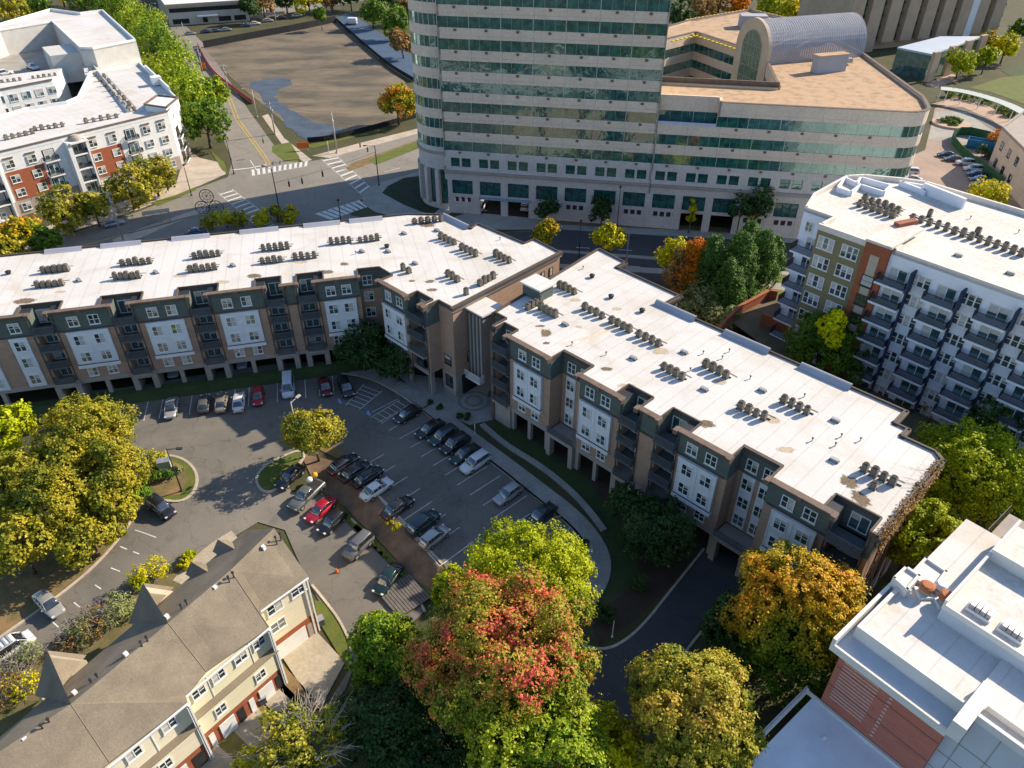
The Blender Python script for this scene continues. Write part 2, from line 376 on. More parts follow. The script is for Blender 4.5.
# ------------------------------------------------------------------ trees
def leaf_mesh(name,pts,nrm,size,m,flat=.55,bare=0):
    n=len(pts); a=rng.normal(size=(n,3)); nn=nrm*(1-flat)+a*flat*.6+np.array([0,0,.25]); nn/=np.linalg.norm(nn,axis=1,keepdims=True)
    t=np.cross(nn,rng.normal(size=(n,3))); t/=np.linalg.norm(t,axis=1,keepdims=True)+1e-9; b=np.cross(nn,t)
    s=size*rng.uniform(.6,1.35,(n,1)); r=s*rng.uniform(.45,.8,(n,1))
    v=np.empty((n,4,3)); v[:,0]=pts-t*s; v[:,1]=pts-b*r+nn*s*.15; v[:,2]=pts+t*s; v[:,3]=pts+b*r+nn*s*.15
    me=bpy.data.meshes.new(name); me.vertices.add(n*4); me.vertices.foreach_set('co',v.reshape(-1))
    me.loops.add(n*4); me.loops.foreach_set('vertex_index',np.arange(n*4)); me.polygons.add(n)
    me.polygons.foreach_set('loop_start',np.arange(n)*4); me.polygons.foreach_set('loop_total',np.full(n,4))
    me.materials.append(m); me.update(calc_edges=True); me.validate(); return me
def crown_points(rx,ry,rz,n,lobes,lr=.36,gap=.5,cone=False):
    c=[];rr=[]
    while len(c)<lobes:
        d=rng.normal(size=3); d/=np.linalg.norm(d)
        if d[2]<-.55: continue
        k=rng.uniform(.35,.80)**.6
        p=d*k*np.array([rx,ry,rz])*rng.uniform(.85,1.05)
        r=lr*(rx+ry+rz)/3*rng.uniform(.45,1.4)
        if cone:
            h=rng.uniform(-1,1); w=(1-(h+1)/2)**.6*.95+.06; ang=rng.uniform(0,2*math.pi)
            p=np.array([rx*w*.75*math.cos(ang),ry*w*.75*math.sin(ang),rz*h*.92]); r=lr*(rx+ry)/2*(.35+.8*w)*rng.uniform(.7,1.15)
        c.append(p); rr.append(r)
    c=np.array(c); rr=np.array(rr)
    w=rr**2; idx=rng.choice(lobes,size=int(n*1.6),p=w/w.sum())
    d=rng.normal(size=(len(idx),3)); d/=np.linalg.norm(d,axis=1,keepdims=True)
    # second-order clumps: leaves gather in tufts on each lobe
    tufts=rng.normal(size=(lobes,26,3)); tufts/=np.linalg.norm(tufts,axis=2,keepdims=True)
    tf=tufts[idx,rng.integers(0,26,len(idx))]; d=tf+rng.normal(size=d.shape)*.20; d/=np.linalg.norm(d,axis=1,keepdims=True)
    tr=rng.uniform(.78,1.16,(lobes,26)); k=tr[idx,np.argmax((tufts[idx]*d[:,None,:]).sum(2),axis=1)]
    ext=np.where(rng.random(len(idx))<.12,rng.uniform(1.05,1.35,len(idx)),rng.uniform(.8,1.06,len(idx)))
    p=c[idx]+d*(rr[idx]*k*ext)[:,None]
    # drop leaves buried deep inside other lobes
    deep=np.zeros(len(p),bool)
    for j in range(lobes):
        deep|=(np.linalg.norm(p-c[j],axis=1)<rr[j]*.62)
    p,d=p[~deep],d[~deep]
    keep=p[:,2]>-rz*.95; p,d=p[keep][:n],d[keep][:n]
    out=p/np.array([rx,ry,rz]); out/=np.linalg.norm(out,axis=1,keepdims=True)+1e-9
    return p,(d*.7+out*.6),c,rr
CROWNC={}
def tree(name,label,loc,crown,h,leafmat,n=4000,leaf=.3,lobes=22,group=None,trunk=None,cone=False,bare=0,lr=.36,flat=.55,cat='tree'):
    "loc: trunk foot; crown: (rx,ry,rz); h: height of crown centre"
    rx,ry,rz=crown; t=thing(name,label,cat,loc,0,group)
    p,nr,c,rr=crown_points(rx,ry,rz,n,lobes,lr,cone=cone)
    me=leaf_mesh('crown',p+np.array([0,0,h]),nr,leaf,leafmat,flat); mobj('crown',me,t)
    r0=trunk or max(.12,(rx+ry)*.028)
    m=M(); lean=rng.uniform(-.3,.3,2); top=np.array([lean[0],lean[1],h-rz*.25])
    zb=-max(0.3,0)
    m.tube((0,0,zb),(lean[0]*.4,lean[1]*.4,top[2]*.5),r0*1.25,r0*.9,8); m.tube((lean[0]*.4,lean[1]*.4,top[2]*.5),top,r0*.9,r0*.6,8)
    if cone: m.tube(top,(lean[0],lean[1],h+rz*.8),r0*.6,r0*.15,6)
    else:
        for j in rng.choice(len(c),min(9,len(c)),replace=False):
            e=c[j]+np.array([0,0,h]); s=top*rng.uniform(.62,1.0); mid=(s+e)/2+rng.normal(size=3)*.25+np.array([0,0,.3])
            m.tube(s,mid,r0*.42,r0*.26,5); m.tube(mid,e,r0*.26,r0*.08,5)
    m.build('trunk',BARK,t,smooth=True)
    if bare:
        b=M()
        for k in range(bare):
            d=rng.normal(size=3); d[2]=abs(d[2])*.9; d/=np.linalg.norm(d); e=d*np.array([rx,ry,rz])*rng.uniform(.85,1.12)+np.array([0,0,h]); s=e*.35+np.array([0,0,h*.55])
            q=(s+e)/2+rng.normal(size=3)*.3
            b.tube(s,q,.06,.045,4); b.tube(q,e,.045,.02,4)
            for _ in range(5):
                f=q+(e-q)*rng.uniform(.2,1); g=f+(d+rng.normal(size=3)*.7)*rng.uniform(.5,1.1); b.tube(f,g,.03,.012,3)
        b.build('bare_twigs',BARE,t)
    return t
def bush(name,label,loc,r,leafmat,n=900,leaf=.14,group=None,bare=0,cat='bush'):
    t=thing(name,label,cat,loc,0,group); p,nr,c,rr=crown_points(r[0],r[1],r[2],n,9,.42)
    mobj('foliage',leaf_mesh('foliage',p+np.array([0,0,r[2]*.8]),nr,leaf,leafmat),t)
    m=M()
    for k in range(5):
        e=c[k]+np.array([0,0,r[2]*.8]); m.tube((0,0,-.1),e,.05,.02,5)
    m.build('stem',BARK,t)
    if bare:
        b=M()
        for k in range(bare):
            d=rng.normal(size=3); d[2]=abs(d[2])+.3; d/=np.linalg.norm(d); e=d*np.array(r)*rng.uniform(.9,1.3)+np.array([0,0,r[2]*.6]); s=np.array([0,0,.2])+rng.normal(size=3)*.2*np.array([1,1,0])
            b.tube(s,e,.035,.014,4)
            for _ in range(4):
                f=s+(e-s)*rng.uniform(.4,1); g=f+(d+rng.normal(size=3)*.6)*rng.uniform(.3,.8); b.tube(f,g,.02,.01,3)
        b.build('bare_twigs',BARE,t)
    return t
# leaf tints (albedo)
L_OLIVE=mat_leaf('olive autumn leaves',[(.065,.09,.014),(.15,.148,.02),(.26,.22,.03),(.33,.245,.05)],.14)
L_GREEN=mat_leaf('green leaves',[(.035,.07,.012),(.07,.12,.015),(.12,.17,.02)],.2)
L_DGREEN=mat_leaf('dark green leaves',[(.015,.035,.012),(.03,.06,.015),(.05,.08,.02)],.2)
L_LIME=mat_leaf('lime leaves',[(.12,.16,.012),(.23,.25,.018),(.27,.285,.025)],.12)
L_FRESH=mat_leaf('fresh green leaves',[(.05,.10,.012),(.11,.165,.016),(.19,.225,.024),(.27,.26,.03)],.14)
L_YEL=mat_leaf('yellow leaves',[(.16,.19,.015),(.34,.30,.02),(.46,.36,.03)],.15)
L_BYEL=mat_leaf('bright yellow leaves',[(.42,.34,.01),(.55,.42,.02),(.6,.48,.03)],.3)
L_REDG=mat_leaf('crimson and green leaves',[(.06,.10,.012),(.12,.15,.018),(.20,.17,.025),(.36,.09,.06),(.44,.10,.09)],.20,.46,.70,zb=(8,18,.40))
L_ORG=mat_leaf('orange and gold leaves',[(.07,.11,.012),(.17,.18,.02),(.34,.22,.03),(.46,.19,.045)],.14,.38,.64,zb=(5,14,.4))
L_GOLD=mat_leaf('olive gold leaves',[(.05,.08,.014),(.14,.155,.02),(.25,.215,.035),(.33,.20,.05)],.16,.38,.64,zb=(6,15,.35))
L_COP=mat_leaf('copper needles',[(.20,.13,.02),(.36,.13,.02),(.42,.12,.02)],.25)
L_CON=mat_leaf('evergreen needles',[(.025,.06,.015),(.05,.10,.02),(.085,.14,.028)],.5)
L_ORTOP=mat_leaf('orange over green leaves',[(.10,.12,.01),(.26,.22,.02),(.50,.15,.05)],.22,.42,.6)
L_SAGE=mat_leaf('sage leaves',[(.09,.12,.04),(.16,.18,.07),(.22,.22,.10)],.4)
L_BROWN=mat_leaf('brown autumn leaves',[(.08,.07,.03),(.18,.11,.04),(.26,.15,.06)],.3)
def tree_px(name,label,px,py,rpx,h,leafmat,asp=1.0,vz=.9,**k):
    "crown centre seen at (px,py), half-width rpx pixels, crown centre h metres above the ground"
    x,y,_=at(px,py,h); g=ground(x,y); x,y,_=at(px,py,h+g)
    d=math.hypot(math.hypot(x,y),CAMH-h); dep=y*CT-(h-CAMH)*ST; r=rpx*dep/FPX
    return tree(name,label,(x,y,g),(r,r*asp,r*vz),h,leafmat,**k)
# ------------------------------------------------------------------ cars
def loft(stations,prof,mi=0):
    "stations: list of (x, half width, z0, z1); prof: list of (fraction of half width, fraction of height) from bottom edge round to the centre line"
    m=M(); k=len(prof); full=[(-a,b) for a,b in prof]+[(a,b) for a,b in reversed(prof) if a>1e-6]
    n=len(full); vs=[]
    for x,wd,z0,z1 in stations:
        for a,b in full: vs.append((x,a*wd,z0+(z1-z0)*b))
    fs=[]
    for j in range(len(stations)-1):
        for i in range(n-1):
            fs.append((j*n+i,j*n+i+1,(j+1)*n+i+1,(j+1)*n+i))
        fs.append((j*n+n-1,j*n,(j+1)*n,(j+1)*n+n-1))
    fs.append(tuple(range(n))[::-1]); fs.append(tuple(range((len(stations)-1)*n,len(stations)*n)))
    m.add(vs,[f[::-1] for f in fs],mi); return m
PB=[(.90,0),(.99,.18),(1,.55),(.955,.86),(.80,.97),(.40,1.0),(0,1.0)]
PC=[(1,0),(.93,.45),(.84,.86),(.74,.97),(.38,1.0),(0,1.0)]
CARS={}
def carpaint(c):
    n='car paint %.2f %.2f %.2f'%c
    if n in MATS: return MATS[n]
    m,nt,b,o=newmat(n); b.inputs['Base Color'].default_value=c4(c); b.inputs['Roughness'].default_value=.28; b.inputs['Metallic'].default_value=.25 if max(c)<.5 else 0
    b.inputs['Coat Weight'].default_value=.6; b.inputs['Coat Roughness'].default_value=.08
    v=coords(nt); g=noise(nt,v,4,3); nt.links.new(mixc(nt,1,c,ramp(nt,g,[(.3,(.9,.9,.9)),(.7,(1.05,1.05,1.05))]),'MULTIPLY'),b.inputs['Base Color'])
    MATS[n]=m; return m
LAMPW=mat('headlamp lens',(.6,.62,.62),None,1,.2); LAMPR=mat('tail lamp lens',(.35,.015,.015),None,1,.3)
def car_meshes(kind):
    if kind in CARS: return CARS[kind]
    L={'sedan':4.8,'suv':4.75,'hatch':4.3,'van':5.4,'pickup':5.7,'jeep':4.4}[kind]; W_={'sedan':.91,'suv':.94,'hatch':.88,'van':.98,'pickup':.98,'jeep':.92}[kind]; h=L/2
    d={}
    sh={'sedan':.92,'suv':1.05,'hatch':.95,'van':1.15,'pickup':1.08,'jeep':1.12}[kind]
    if kind=='sedan': body=[(-h,.78,.32,.78),(-h+.18,.87,.26,sh),(-h+.9,.97,.22,sh+.03),(0,1,.2,sh),(h-1.35,.99,.22,sh-.02),(h-.45,.92,.25,sh-.16),(h-.1,.80,.3,sh-.28),(h,.66,.34,.58)]; cab=[(-h+.62,.80,sh-.02,sh+.02),(-h+1.32,.84,sh-.06,1.40),(-.1,.86,sh-.06,1.46),(.42,.86,sh-.06,1.42),(1.28,.84,sh-.06,sh)]; roof=(-h+1.35,.40,1.44)
    elif kind=='hatch': body=[(-h,.84,.32,.86),(-h+.15,.92,.26,sh),(0,1,.2,sh),(h-1.1,.98,.22,sh-.02),(h-.35,.9,.25,sh-.18),(h,.70,.34,.58)]; cab=[(-h+.12,.84,sh-.04,sh+.06),(-h+.5,.87,sh-.06,1.46),(-.1,.88,sh-.06,1.52),(.35,.86,sh-.06,1.47),(1.15,.83,sh-.06,sh)]; roof=(-h+.55,.34,1.5)
    elif kind=='suv': body=[(-h,.88,.36,.95),(-h+.12,.95,.3,sh),(0,1,.26,sh+.02),(h-1.25,1,.26,sh),(h-.35,.93,.3,sh-.12),(h,.76,.36,.7)]; cab=[(-h+.10,.86,sh-.04,sh+.1),(-h+.42,.89,sh-.05,1.66),(0,.90,sh-.05,1.72),(.52,.88,sh-.05,1.68),(1.3,.86,sh-.05,sh)]; roof=(-h+.45,.5,1.7)
    elif kind=='jeep': body=[(-h,.90,.4,1.05),(-h+.1,.96,.34,sh),(0,1,.3,sh),(h-1.2,.98,.3,sh),(h-.1,.90,.34,sh-.05),(h,.86,.4,.9)]; cab=[(-h+.12,.90,sh-.05,sh+.3),(-h+.25,.91,sh-.05,1.76),(0,.92,sh-.05,1.80),(.62,.90,sh-.05,1.78),(.95,.88,sh-.05,sh)]; roof=(-h+.28,.62,1.79)
    elif kind=='van': body=[(-h,.90,.36,1.1),(-h+.1,.96,.3,sh),(0,1,.26,sh),(h-1.0,.99,.26,sh),(h-.3,.92,.3,sh-.18),(h,.78,.36,.72)]; cab=[(-h+.08,.92,sh-.05,sh+.4),(-h+.18,.93,sh-.05,1.92),(0,.94,sh-.05,1.98),(1.15,.92,sh-.05,1.92),(2.0,.88,sh-.05,sh)]; roof=(-h+.2,1.12,1.97)
    else: body=[(-h,.94,.45,1.08),(-h+.1,.97,.4,sh),(0,1,.36,sh),(h-1.3,1,.36,sh+.02),(h-.3,.95,.4,sh-.08),(h,.86,.45,.8)]; cab=[(-.72,.88,sh-.05,sh+.3),(-.6,.90,sh-.05,1.72),(.2,.90,sh-.05,1.80),(.75,.88,sh-.05,1.74),(1.35,.85,sh-.05,sh)]; roof=(-.6,.72,1.78)
    d['body']=loft([(x,w*W_,a,b) for x,w,a,b in body],PB)
    d['greenhouse']=loft([(x,w*W_,a,b) for x,w,a,b in cab],PC)
    x0,x1,zr=roof; rw=W_*.70
    m=M(); st=[(x0,rw*.93,zr-.10,zr-.015),(x0+.2,rw,zr-.08,zr+.015),((x0+x1)/2,rw*1.03,zr-.06,zr+.045),(x1-.15,rw,zr-.08,zr+.02),(x1,rw*.93,zr-.10,zr-.01)]
    m=loft(st,[(1,0),(1,.6),(.9,.95),(0,1)])
    # door pillars
    xa=cab[0][0]; xe=cab[-1][0]
    for s in (-1,1):
        for xx in ((x0+x1)/2+.05,x0+.05,x1-.02):
            m.tube((xx,s*W_*.88,sh-.02),(xx*.98,s*rw*.98,zr-.02),.045,.04,4)
        m.tube((xe-.05,s*W_*.84,sh-.02),(x1,s*rw*.95,zr-.03),.045,.04,4); m.tube((xa+.05,s*W_*.84,sh),(x0,s*rw*.95,zr-.03),.05,.045,4)
    d['roof']=m
    m=M()
    if kind=='pickup': m.box(-h+.25,-.85,-.72*W_,.72*W_,sh-.02,sh+.012)
    d['bed']=m if kind=='pickup' else None
    ws=[(-h+.95,-1),(-h+.95,1),(h-.95,-1),(h-.95,1)]; d['ws']=[(x,s*(W_-.10)) for x,s in ws]
    rw_={'sedan':.33,'hatch':.31,'suv':.37,'van':.36,'pickup':.40,'jeep':.40}[kind]; d['wr']=rw_
    d['lamps']=[(h-.14,s*W_*.66,sh-.30) for s in (-1,1)]; d['tails']=[(-h+.06,s*W_*.74,sh-.16) for s in (-1,1)]
    d['mir']=[(cab[-1][0]-.45,s*(W_+.08),sh+.02) for s in (-1,1)]
    d['L']=L; d['W']=W_; d['sh']=sh; d['h']=h
    CARS[kind]=d; return d
CARM={}
def car(label,kind,col,x,y,rz,group,cat='car',z=None,roofcol=None,name=None,extra=None):
    d=car_meshes(kind); key=(kind,col,roofcol)
    if key not in CARM:
        pm=carpaint(col); rm=carpaint(roofcol) if roofcol else pm; q={}
        q['body']=d['body'].mesh('body',pm,True); q['greenhouse']=d['greenhouse'].mesh('greenhouse',CARGL,True); q['roof']=d['roof'].mesh('roof',rm,True)
        if d['bed']: q['bed']=d['bed'].mesh('bed_floor',DARK)
        r=d['wr']; q['wheel']=M().tube((0,-.11,0),(0,.11,0),r,n=14).mesh('wheel',TYRE); q['rim']=M().tube((0,-.118,0),(0,.118,0),r*.62,n=10).mesh('rim',METAL)
        q['headlight']=M().obox((0,0,0),(.22,.30,.12)).mesh('headlight',LAMPW); q['taillight']=M().obox((0,0,0),(.14,.26,.16)).mesh('taillight',LAMPR)
        q['mirror']=M().obox((0,0,0),(.14,.20,.13)).mesh('mirror',pm)
        CARM[key]=q
    q=CARM[key]; z=ground(x,y)+.03 if z is None else z
    n=name or {'sedan':'parked_car','hatch':'parked_car','suv':'parked_suv','van':'parked_van','pickup':'pickup_truck','jeep':'parked_suv'}[kind]
    t=thing(n,label,cat,(x,y,z),rz,group)
    for k in ('body','greenhouse','roof'): mobj(k,q[k],t)
    if d['bed']: mobj('bed_floor',q['bed'],t)
    for (a,b) in d['ws']:
        wv=mobj('wheel',q['wheel'],t,(a,b,d['wr'])); mobj('rim',q['rim'],wv)
    for p in d['lamps']: mobj('headlight',q['headlight'],t,p)
    for p in d['tails']: mobj('taillight',q['taillight'],t,p)
    for p in d['mir']: mobj('mirror',q['mirror'],t,p)
    # tilt on the bank
    return t
def car_px(label,kind,col,px,py,ang_deg,group,flip=False,**k):
    "car centre (mid height) seen at (px,py), ang = world heading of the bonnet"
    x,y,g=at(px,py); g=ground(x,y); x,y,_=at(px,py,g+.75)
    return car(label,kind,col,x,y,R(ang_deg),group,**k)
# ------------------------------------------------------------------ poles
def pole(name,label,cat,bpx,tpy,mt,r=.12,style='plain',arm_az=0,group=None,arm=2.2,z0=None,arms=1):
    x,y,g=at(bpx[0],bpx[1],z0); top=zat(x,y,tpy)-g
    t=thing(name,label,cat,(x,y,g),0,group)
    m=M().tube((0,0,0),(0,0,top),r,r*.7,10); m.build('pole',mt,t,smooth=True)
    M().lathe((0,0,0),[(r*2,0),(r*2,.25),(r*1.2,.35)],10).build('base',mt,t)
    for k in range(arms):
        a=R(arm_az+180*k); ca,sa=math.cos(a),math.sin(a)
        if style in('lamp','cobra'):
            M().tube((0,0,top-.15),(ca*arm,sa*arm,top+(.25 if style=='cobra' else .0)),.06,.045,6).build('arm',mt,t)
            hd=M().obox((0,0,0),(.75,.36,.16)); h=hd.build('lamp_head',mt,t,(ca*(arm+.2),sa*(arm+.2),top+(.25 if style=='cobra' else 0)),a)
            M().obox((0,0,-.09),(.55,.26,.03)).build('lens',LAMPW,h)
        elif style=='wood':
            if k: break
            for j,zz in enumerate((top-.5,top-1.6)):
                M().obox((0,0,zz),(2.4,.12,.14),a).build('crossarm',mt,t)
            M().lathe((ca*.35,sa*.35,top-3.0),[(.25,0),(.28,.1),(.28,.8),(.2,.9)],10).build('transformer',METAL,t)
            ins=M()
            for q in (-1.05,-.5,.5,1.05):
                ins.lathe((ca*q,sa*q,top-.43),[(.05,0),(.07,.1),(.03,.2)],6)
            ins.build('insulator',WHITE,t)
        elif style=='globe':
            M().lathe((0,0,top),[(.12,0),(.26,.12),(.28,.35),(.12,.5)],10).build('lantern',mt,t)
    return t,(x,y,g+top)
def wires(label,p,q,sag=.8,r=.022,name='overhead_wire',group=None,n=14):
    m=M(); pr=None
    for i in range(n+1):
        t=i/n; c=tuple(p[k]+(q[k]-p[k])*t for k in range(3)); c=(c[0],c[1],c[2]-sag*4*t*(1-t))
        if pr: m.tube(pr,c,r,r,4,cap=False)
        pr=c
    o=m.build(name,DARK); tag(o,label,'wire',group); return o
# ------------------------------------------------------------------ building kit
def facept(px,py,o,az):
    "(u along the face, height) of picture point on the upright plane through o with heading az"
    a=R(az); ux,uy=math.cos(a),math.sin(a); nx,ny=-uy,ux
    g=flat_at(px,py,0.0); d=(g[0],g[1],-CAMH)
    t=((o[0])*nx+(o[1])*ny)/(d[0]*nx+d[1]*ny)
    return ((d[0]*t-o[0])*ux+(d[1]*t-o[1])*uy, CAMH+d[2]*t)
WM={}; rw=random.Random(3); BLIND=mat('window blind',(.50,.48,.44),(.40,.38,.35),2,.8)
def window(parent,loc,rz,kind='twin',w=1.45,h=1.65,name='window',fm=None,gm=None):
    "frame with sashes; the pane is its sub-part. local +x along the wall, -y outwards"
    fm=fm or WHITE; gm=gm or GLASS; key=(kind,round(w,2),round(h,2),fm.name,gm.name,rw.randrange(5) if gm is not GLASST else 0)
    if key not in WM:
        m=M(); t=.10 if kind!='triple' else .07; o=-.09
        def fr(x0,x1,z0,z1,t=.10):
            m.box(x0,x0+t,o,.0,z0,z1).box(x1-t,x1,o,.0,z0,z1).box(x0+t,x1-t,o,.0,z1-t,z1).box(x0+t,x1-t,o,.0,z0,z0+t)
        fr(-w/2,w/2,-h/2,h/2)
        n={'twin':2,'single':1,'triple':3,'door':2,'grid':4}[kind]
        for i in range(1,n): x=-w/2+w*i/n; m.box(x-(.05 if kind!='triple' else .09),x+(.05 if kind!='triple' else .09),o,0,-h/2+t,h/2-t)
        if kind in('twin','single','triple'):
            for i in range(n):
                x0=-w/2+w*i/n+.1; x1=-w/2+w*(i+1)/n-.07; m.box(x0,x1,o+.02,0,-.035,.035)
        if kind!='door': m.box(-w/2-.06,w/2+.06,-.14,0,-h/2-.08,-h/2+.0)
        g=M(); rn=random.Random(len(WM))
        for i in range(n):
            x0=-w/2+w*i/n+.04; x1=-w/2+w*(i+1)/n-.04; e=rn.uniform(-.01,.01)
            g.poly([(x0,-.045+e,-h/2+.06),(x1,-.045-e,-h/2+.06),(x1,-.045-e,h/2-.06),(x0,-.045+e,h/2-.06)])
        if gm is not GLASST:
            for i in range(n):
                if rn.random()<.5:
                    x0=-w/2+w*i/n+.09; x1=-w/2+w*(i+1)/n-.07; dz=h*rn.choice((.25,.35,.5,.85)); g.poly([(x0,-.062,h/2-.08-dz),(x1,-.062,h/2-.08-dz),(x1,-.062,h/2-.1),(x0,-.062,h/2-.1)],1)
        WM[key]=(m.mesh(name,fm),g.mesh('pane',[gm,BLIND]))
    a,b=WM[key]; o=mobj(name,a,parent,loc,rz); mobj('pane',b,o); return o
RM={}
def railing(parent,loc,rz,w,d,h=1.05,mt=None,name='railing',sides=True,bars=.16):
    key=(round(w,1),round(d,1),h,(mt or RAILM).name,sides,bars)
    if key not in RM:
        m=M(); r=[((-w/2,-d),(w/2,-d))]+([((-w/2,-d),(-w/2,0)),((w/2,-d),(w/2,0))] if sides else [])
        for a,b in r:
            L=math.hypot(b[0]-a[0],b[1]-a[1]); an=math.atan2(b[1]-a[1],b[0]-a[0]); c=((a[0]+b[0])/2,(a[1]+b[1])/2)
            m.obox((c[0],c[1],h),(L+.06,.07,.07),an); m.obox((c[0],c[1],.12),(L,.05,.05),an)
            n=max(2,int(L/bars))
            for i in range(n+1):
                x=a[0]+(b[0]-a[0])*i/n; y=a[1]+(b[1]-a[1])*i/n; m.obox((x,y,h/2+.05),(.07,.045,h-.1),an)
        RM[key]=m.mesh(name,mt or RAILM)
    return mobj(name,RM[key],parent,loc,rz)
class Face:
    def __init__(s,parent,p,ang): s.t=parent; s.p=p; s.a=ang; s.c=math.cos(ang); s.s=math.sin(ang)
    def loc(s,u,out,z): return (s.p[0]+u*s.c+out*s.s,s.p[1]+u*s.s-out*s.c,z)
    def build(s,m,name,mt,parent=None,label=None): return m.build(name,mt,s.t,(s.p[0],s.p[1],0),s.a,label=label)
    def win(s,u,out,z,**k): return window(s.t,s.loc(u,out,z),s.a,**k)
    def rail(s,u,out,z,w,d,**k): return railing(s.t,s.loc(u,out-d,z),s.a,w,d,**k)
rb=random.Random(5)
def panel_bay(F,u0,u1,v=0,full=True,lower=True,top=True):
    "white two-storey panel with four windows, two windows over and two under, eaves on top"
    w=u1-u0; m=M().box(u0,u1,-.36-v,0.05-v,6.75,12.25); mid=(u0+u1)/2
    m.box(u0-.08,u1+.08,-.44-v,-.36-v,12.1,12.28); m.box(mid-.06,mid+.06,-.41-v,-.36-v,6.9,12.1)
    m.box(u0-.02,u0+.12,-.42-v,-.36-v,6.8,12.1).box(u1-.12,u1+.02,-.42-v,-.36-v,6.8,12.1)
    F.build(m,'white_panel',WSIDE)
    F.build(M().box(u0-.12,u1+.12,-.55-v,0.03-v,6.15,6.66,0).box(u0-.05,u1+.05,-.46-v,0.02-v,6.66,6.75,1),'ledge',[WHITE,DARK])
    for f in (.25,.75):
        u=u0+w*f
        for z in (8.0,10.85): F.win(u,.36+v,z)
        if top: F.win(u,v+.01,13.85,h=1.6)
        if lower: F.win(u,v+.01,5.15,h=1.5,w=1.4)
def eaves(F,u0,u1,v=0,z=15.55):
    m=M().box(u0-.35,u1+.35,-.55-v,.1-v,z,z+.22,0).box(u0-.45,u1+.45,-.70-v,.1-v,z+.22,z+.42,1)
    mid=(u0+u1)/2
    m.box(mid-.25,mid+.25,-.78-v,-.5-v,z-.05,z+.48,1)
    F.build(m,'cornice',[BROWN,CORN])
    for u in (u0-.30,u1+.30):
        F.build(M().box(u-.28,u+.28,-.95-v,-.1-v,z-.12,z+.5),'eave_bracket',CORN)
    F.build(M().box(u0,u1,-.10-v,0-v,12.28,12.5),'drip_band',BROWN)
def balconies(F,u0,u1,dep=1.8,levels=(3.95,6.95,9.9,12.75),out=.75,doorw=2.0,seed=0,topdep=None):
    w=u1-u0; mid=(u0+u1)/2
    for k,z in enumerate(levels):
        F.build(M().box(u0-.12,u1+.12,-out,dep-.02,z-.28,z),'balcony_floor',STUCCO if k==0 else RAILM)
        F.rail(mid,out-.06,z,w+.12,out-.06)
        dw=min(doorw,w-.3); F.win(mid+rb.uniform(-.15,.15),-(topdep if topdep and z>12 else dep)+.02,z+1.12,kind='door',w=dw,h=2.15,name='balcony_door',gm=GLASSD)
        if rb.random()<.6:
            # furniture left on the balcony belongs to no wall: small table and chair
            pass
def down_pipe(F,u,v=0,z0=.2,z1=15.4):
    F.build(M().tube((u,-.1-v,z0),(u,-.1-v,z1),.07,.07,6),'drain_pipe',BROWN)
def layers(t,poly,lay,roof=True,rz=None,roofm=None,par=.22,parm=None,inset=None,edge=.2):
    for name,z0,z1,mt in lay: M().prism(poly,z0,z1,top=False).build(name,mt,t)
    z=lay[-1][2] if rz is None else rz
    if roof:
        M().poly([(p[0],p[1],z-.05) for p in poly]).build('roof',roofm or ROOF,t)
        m=M(); n=len(poly)
        for i in range(n):
            a,b=poly[i],poly[(i+1)%n]; L=math.hypot(b[0]-a[0],b[1]-a[1])
            if L<.05: continue
            ux,uy=(b[0]-a[0])/L,(b[1]-a[1])/L; e=.0
            m.wall((a[0]-ux*e,a[1]-uy*e),(b[0]+ux*e,b[1]+uy*e),z-.3,z+par,edge,0,off=-.10)
        m.build('parapet',parm or BROWN,t)
def portal(F,u0,u1,v=.35,z=4.05,dep=3):
    "concrete garage frame under a balcony"
    m=M().box(u0-.55,u0+.25,-v,dep,-1,z).box(u1-.25,u1+.55,-v,dep,-1,z).box(u0+.25,u1-.25,-v,dep,3.0,z-.3)
    F.build(m,'garage_portal',STUCCO)
# ------------------------------------------------------------------ B1: long apartment block
O1=(-70.7,88.9); A1=14.1; w1,l1=frame_xy(O1,A1)
B1=thing('apartment_building','long bent apartment block with white roof and white panels facing the car park','apartment building',(O1[0],O1[1],0),R(A1),'apartment blocks with green top storeys')
def recess(poly,cuts,x_end,d):
    for a,b in cuts: poly+= [(a,0),(a,d),(b,d),(b,0)]
    return poly
bal1=[(3.3,5.8),(14.0,16.5),(24.5,27.0),(35.2,37.6),(39.8,42.3)]
fp=[(-14,0)]; recess(fp,bal1,49,1.8); fp+=[(48.9,0),(48.9,2.2)]
fp+=[l1(*q) for q in [(-20.5,103.7),(-18.1,101.1),(-19.7,99.5)]]
aw=R(-45); wp=lambda u,d:(-19.7+u*math.cos(aw)-d*math.sin(aw),99.5+u*math.sin(aw)+d*math.cos(aw))
fp+=[l1(*wp(*q)) for q in [(6.5,0),(6.5,1.8),(10.0,1.8),(10.0,0),(10.7,0),(10.7,2.3),(13.6,2.3)]]
fp+=[l1(*q) for q in [(7.6,108.8),(3.7,113.5),(2.0,112.0),(-5.9,119.6),(-6.9,117.6),(-12.3,123.4),(-18.1,123.6)]]+[(26,20.6),(-14,20.4)]
core=[(-14,5.5),(47,5.5)]+[l1(*q) for q in [(-21.5,106.5)]]+[l1(*wp(*q)) for q in [(0,5),(12.5,5)]]+[l1(*q) for q in [(6.0,108.8),(2.0,111.0),(-18.1,122.6)]]+[(26,19.8),(-14,19.8)]
M().prism(core,-1,3.4,top=False).build('garage_core',DARKIN,B1)
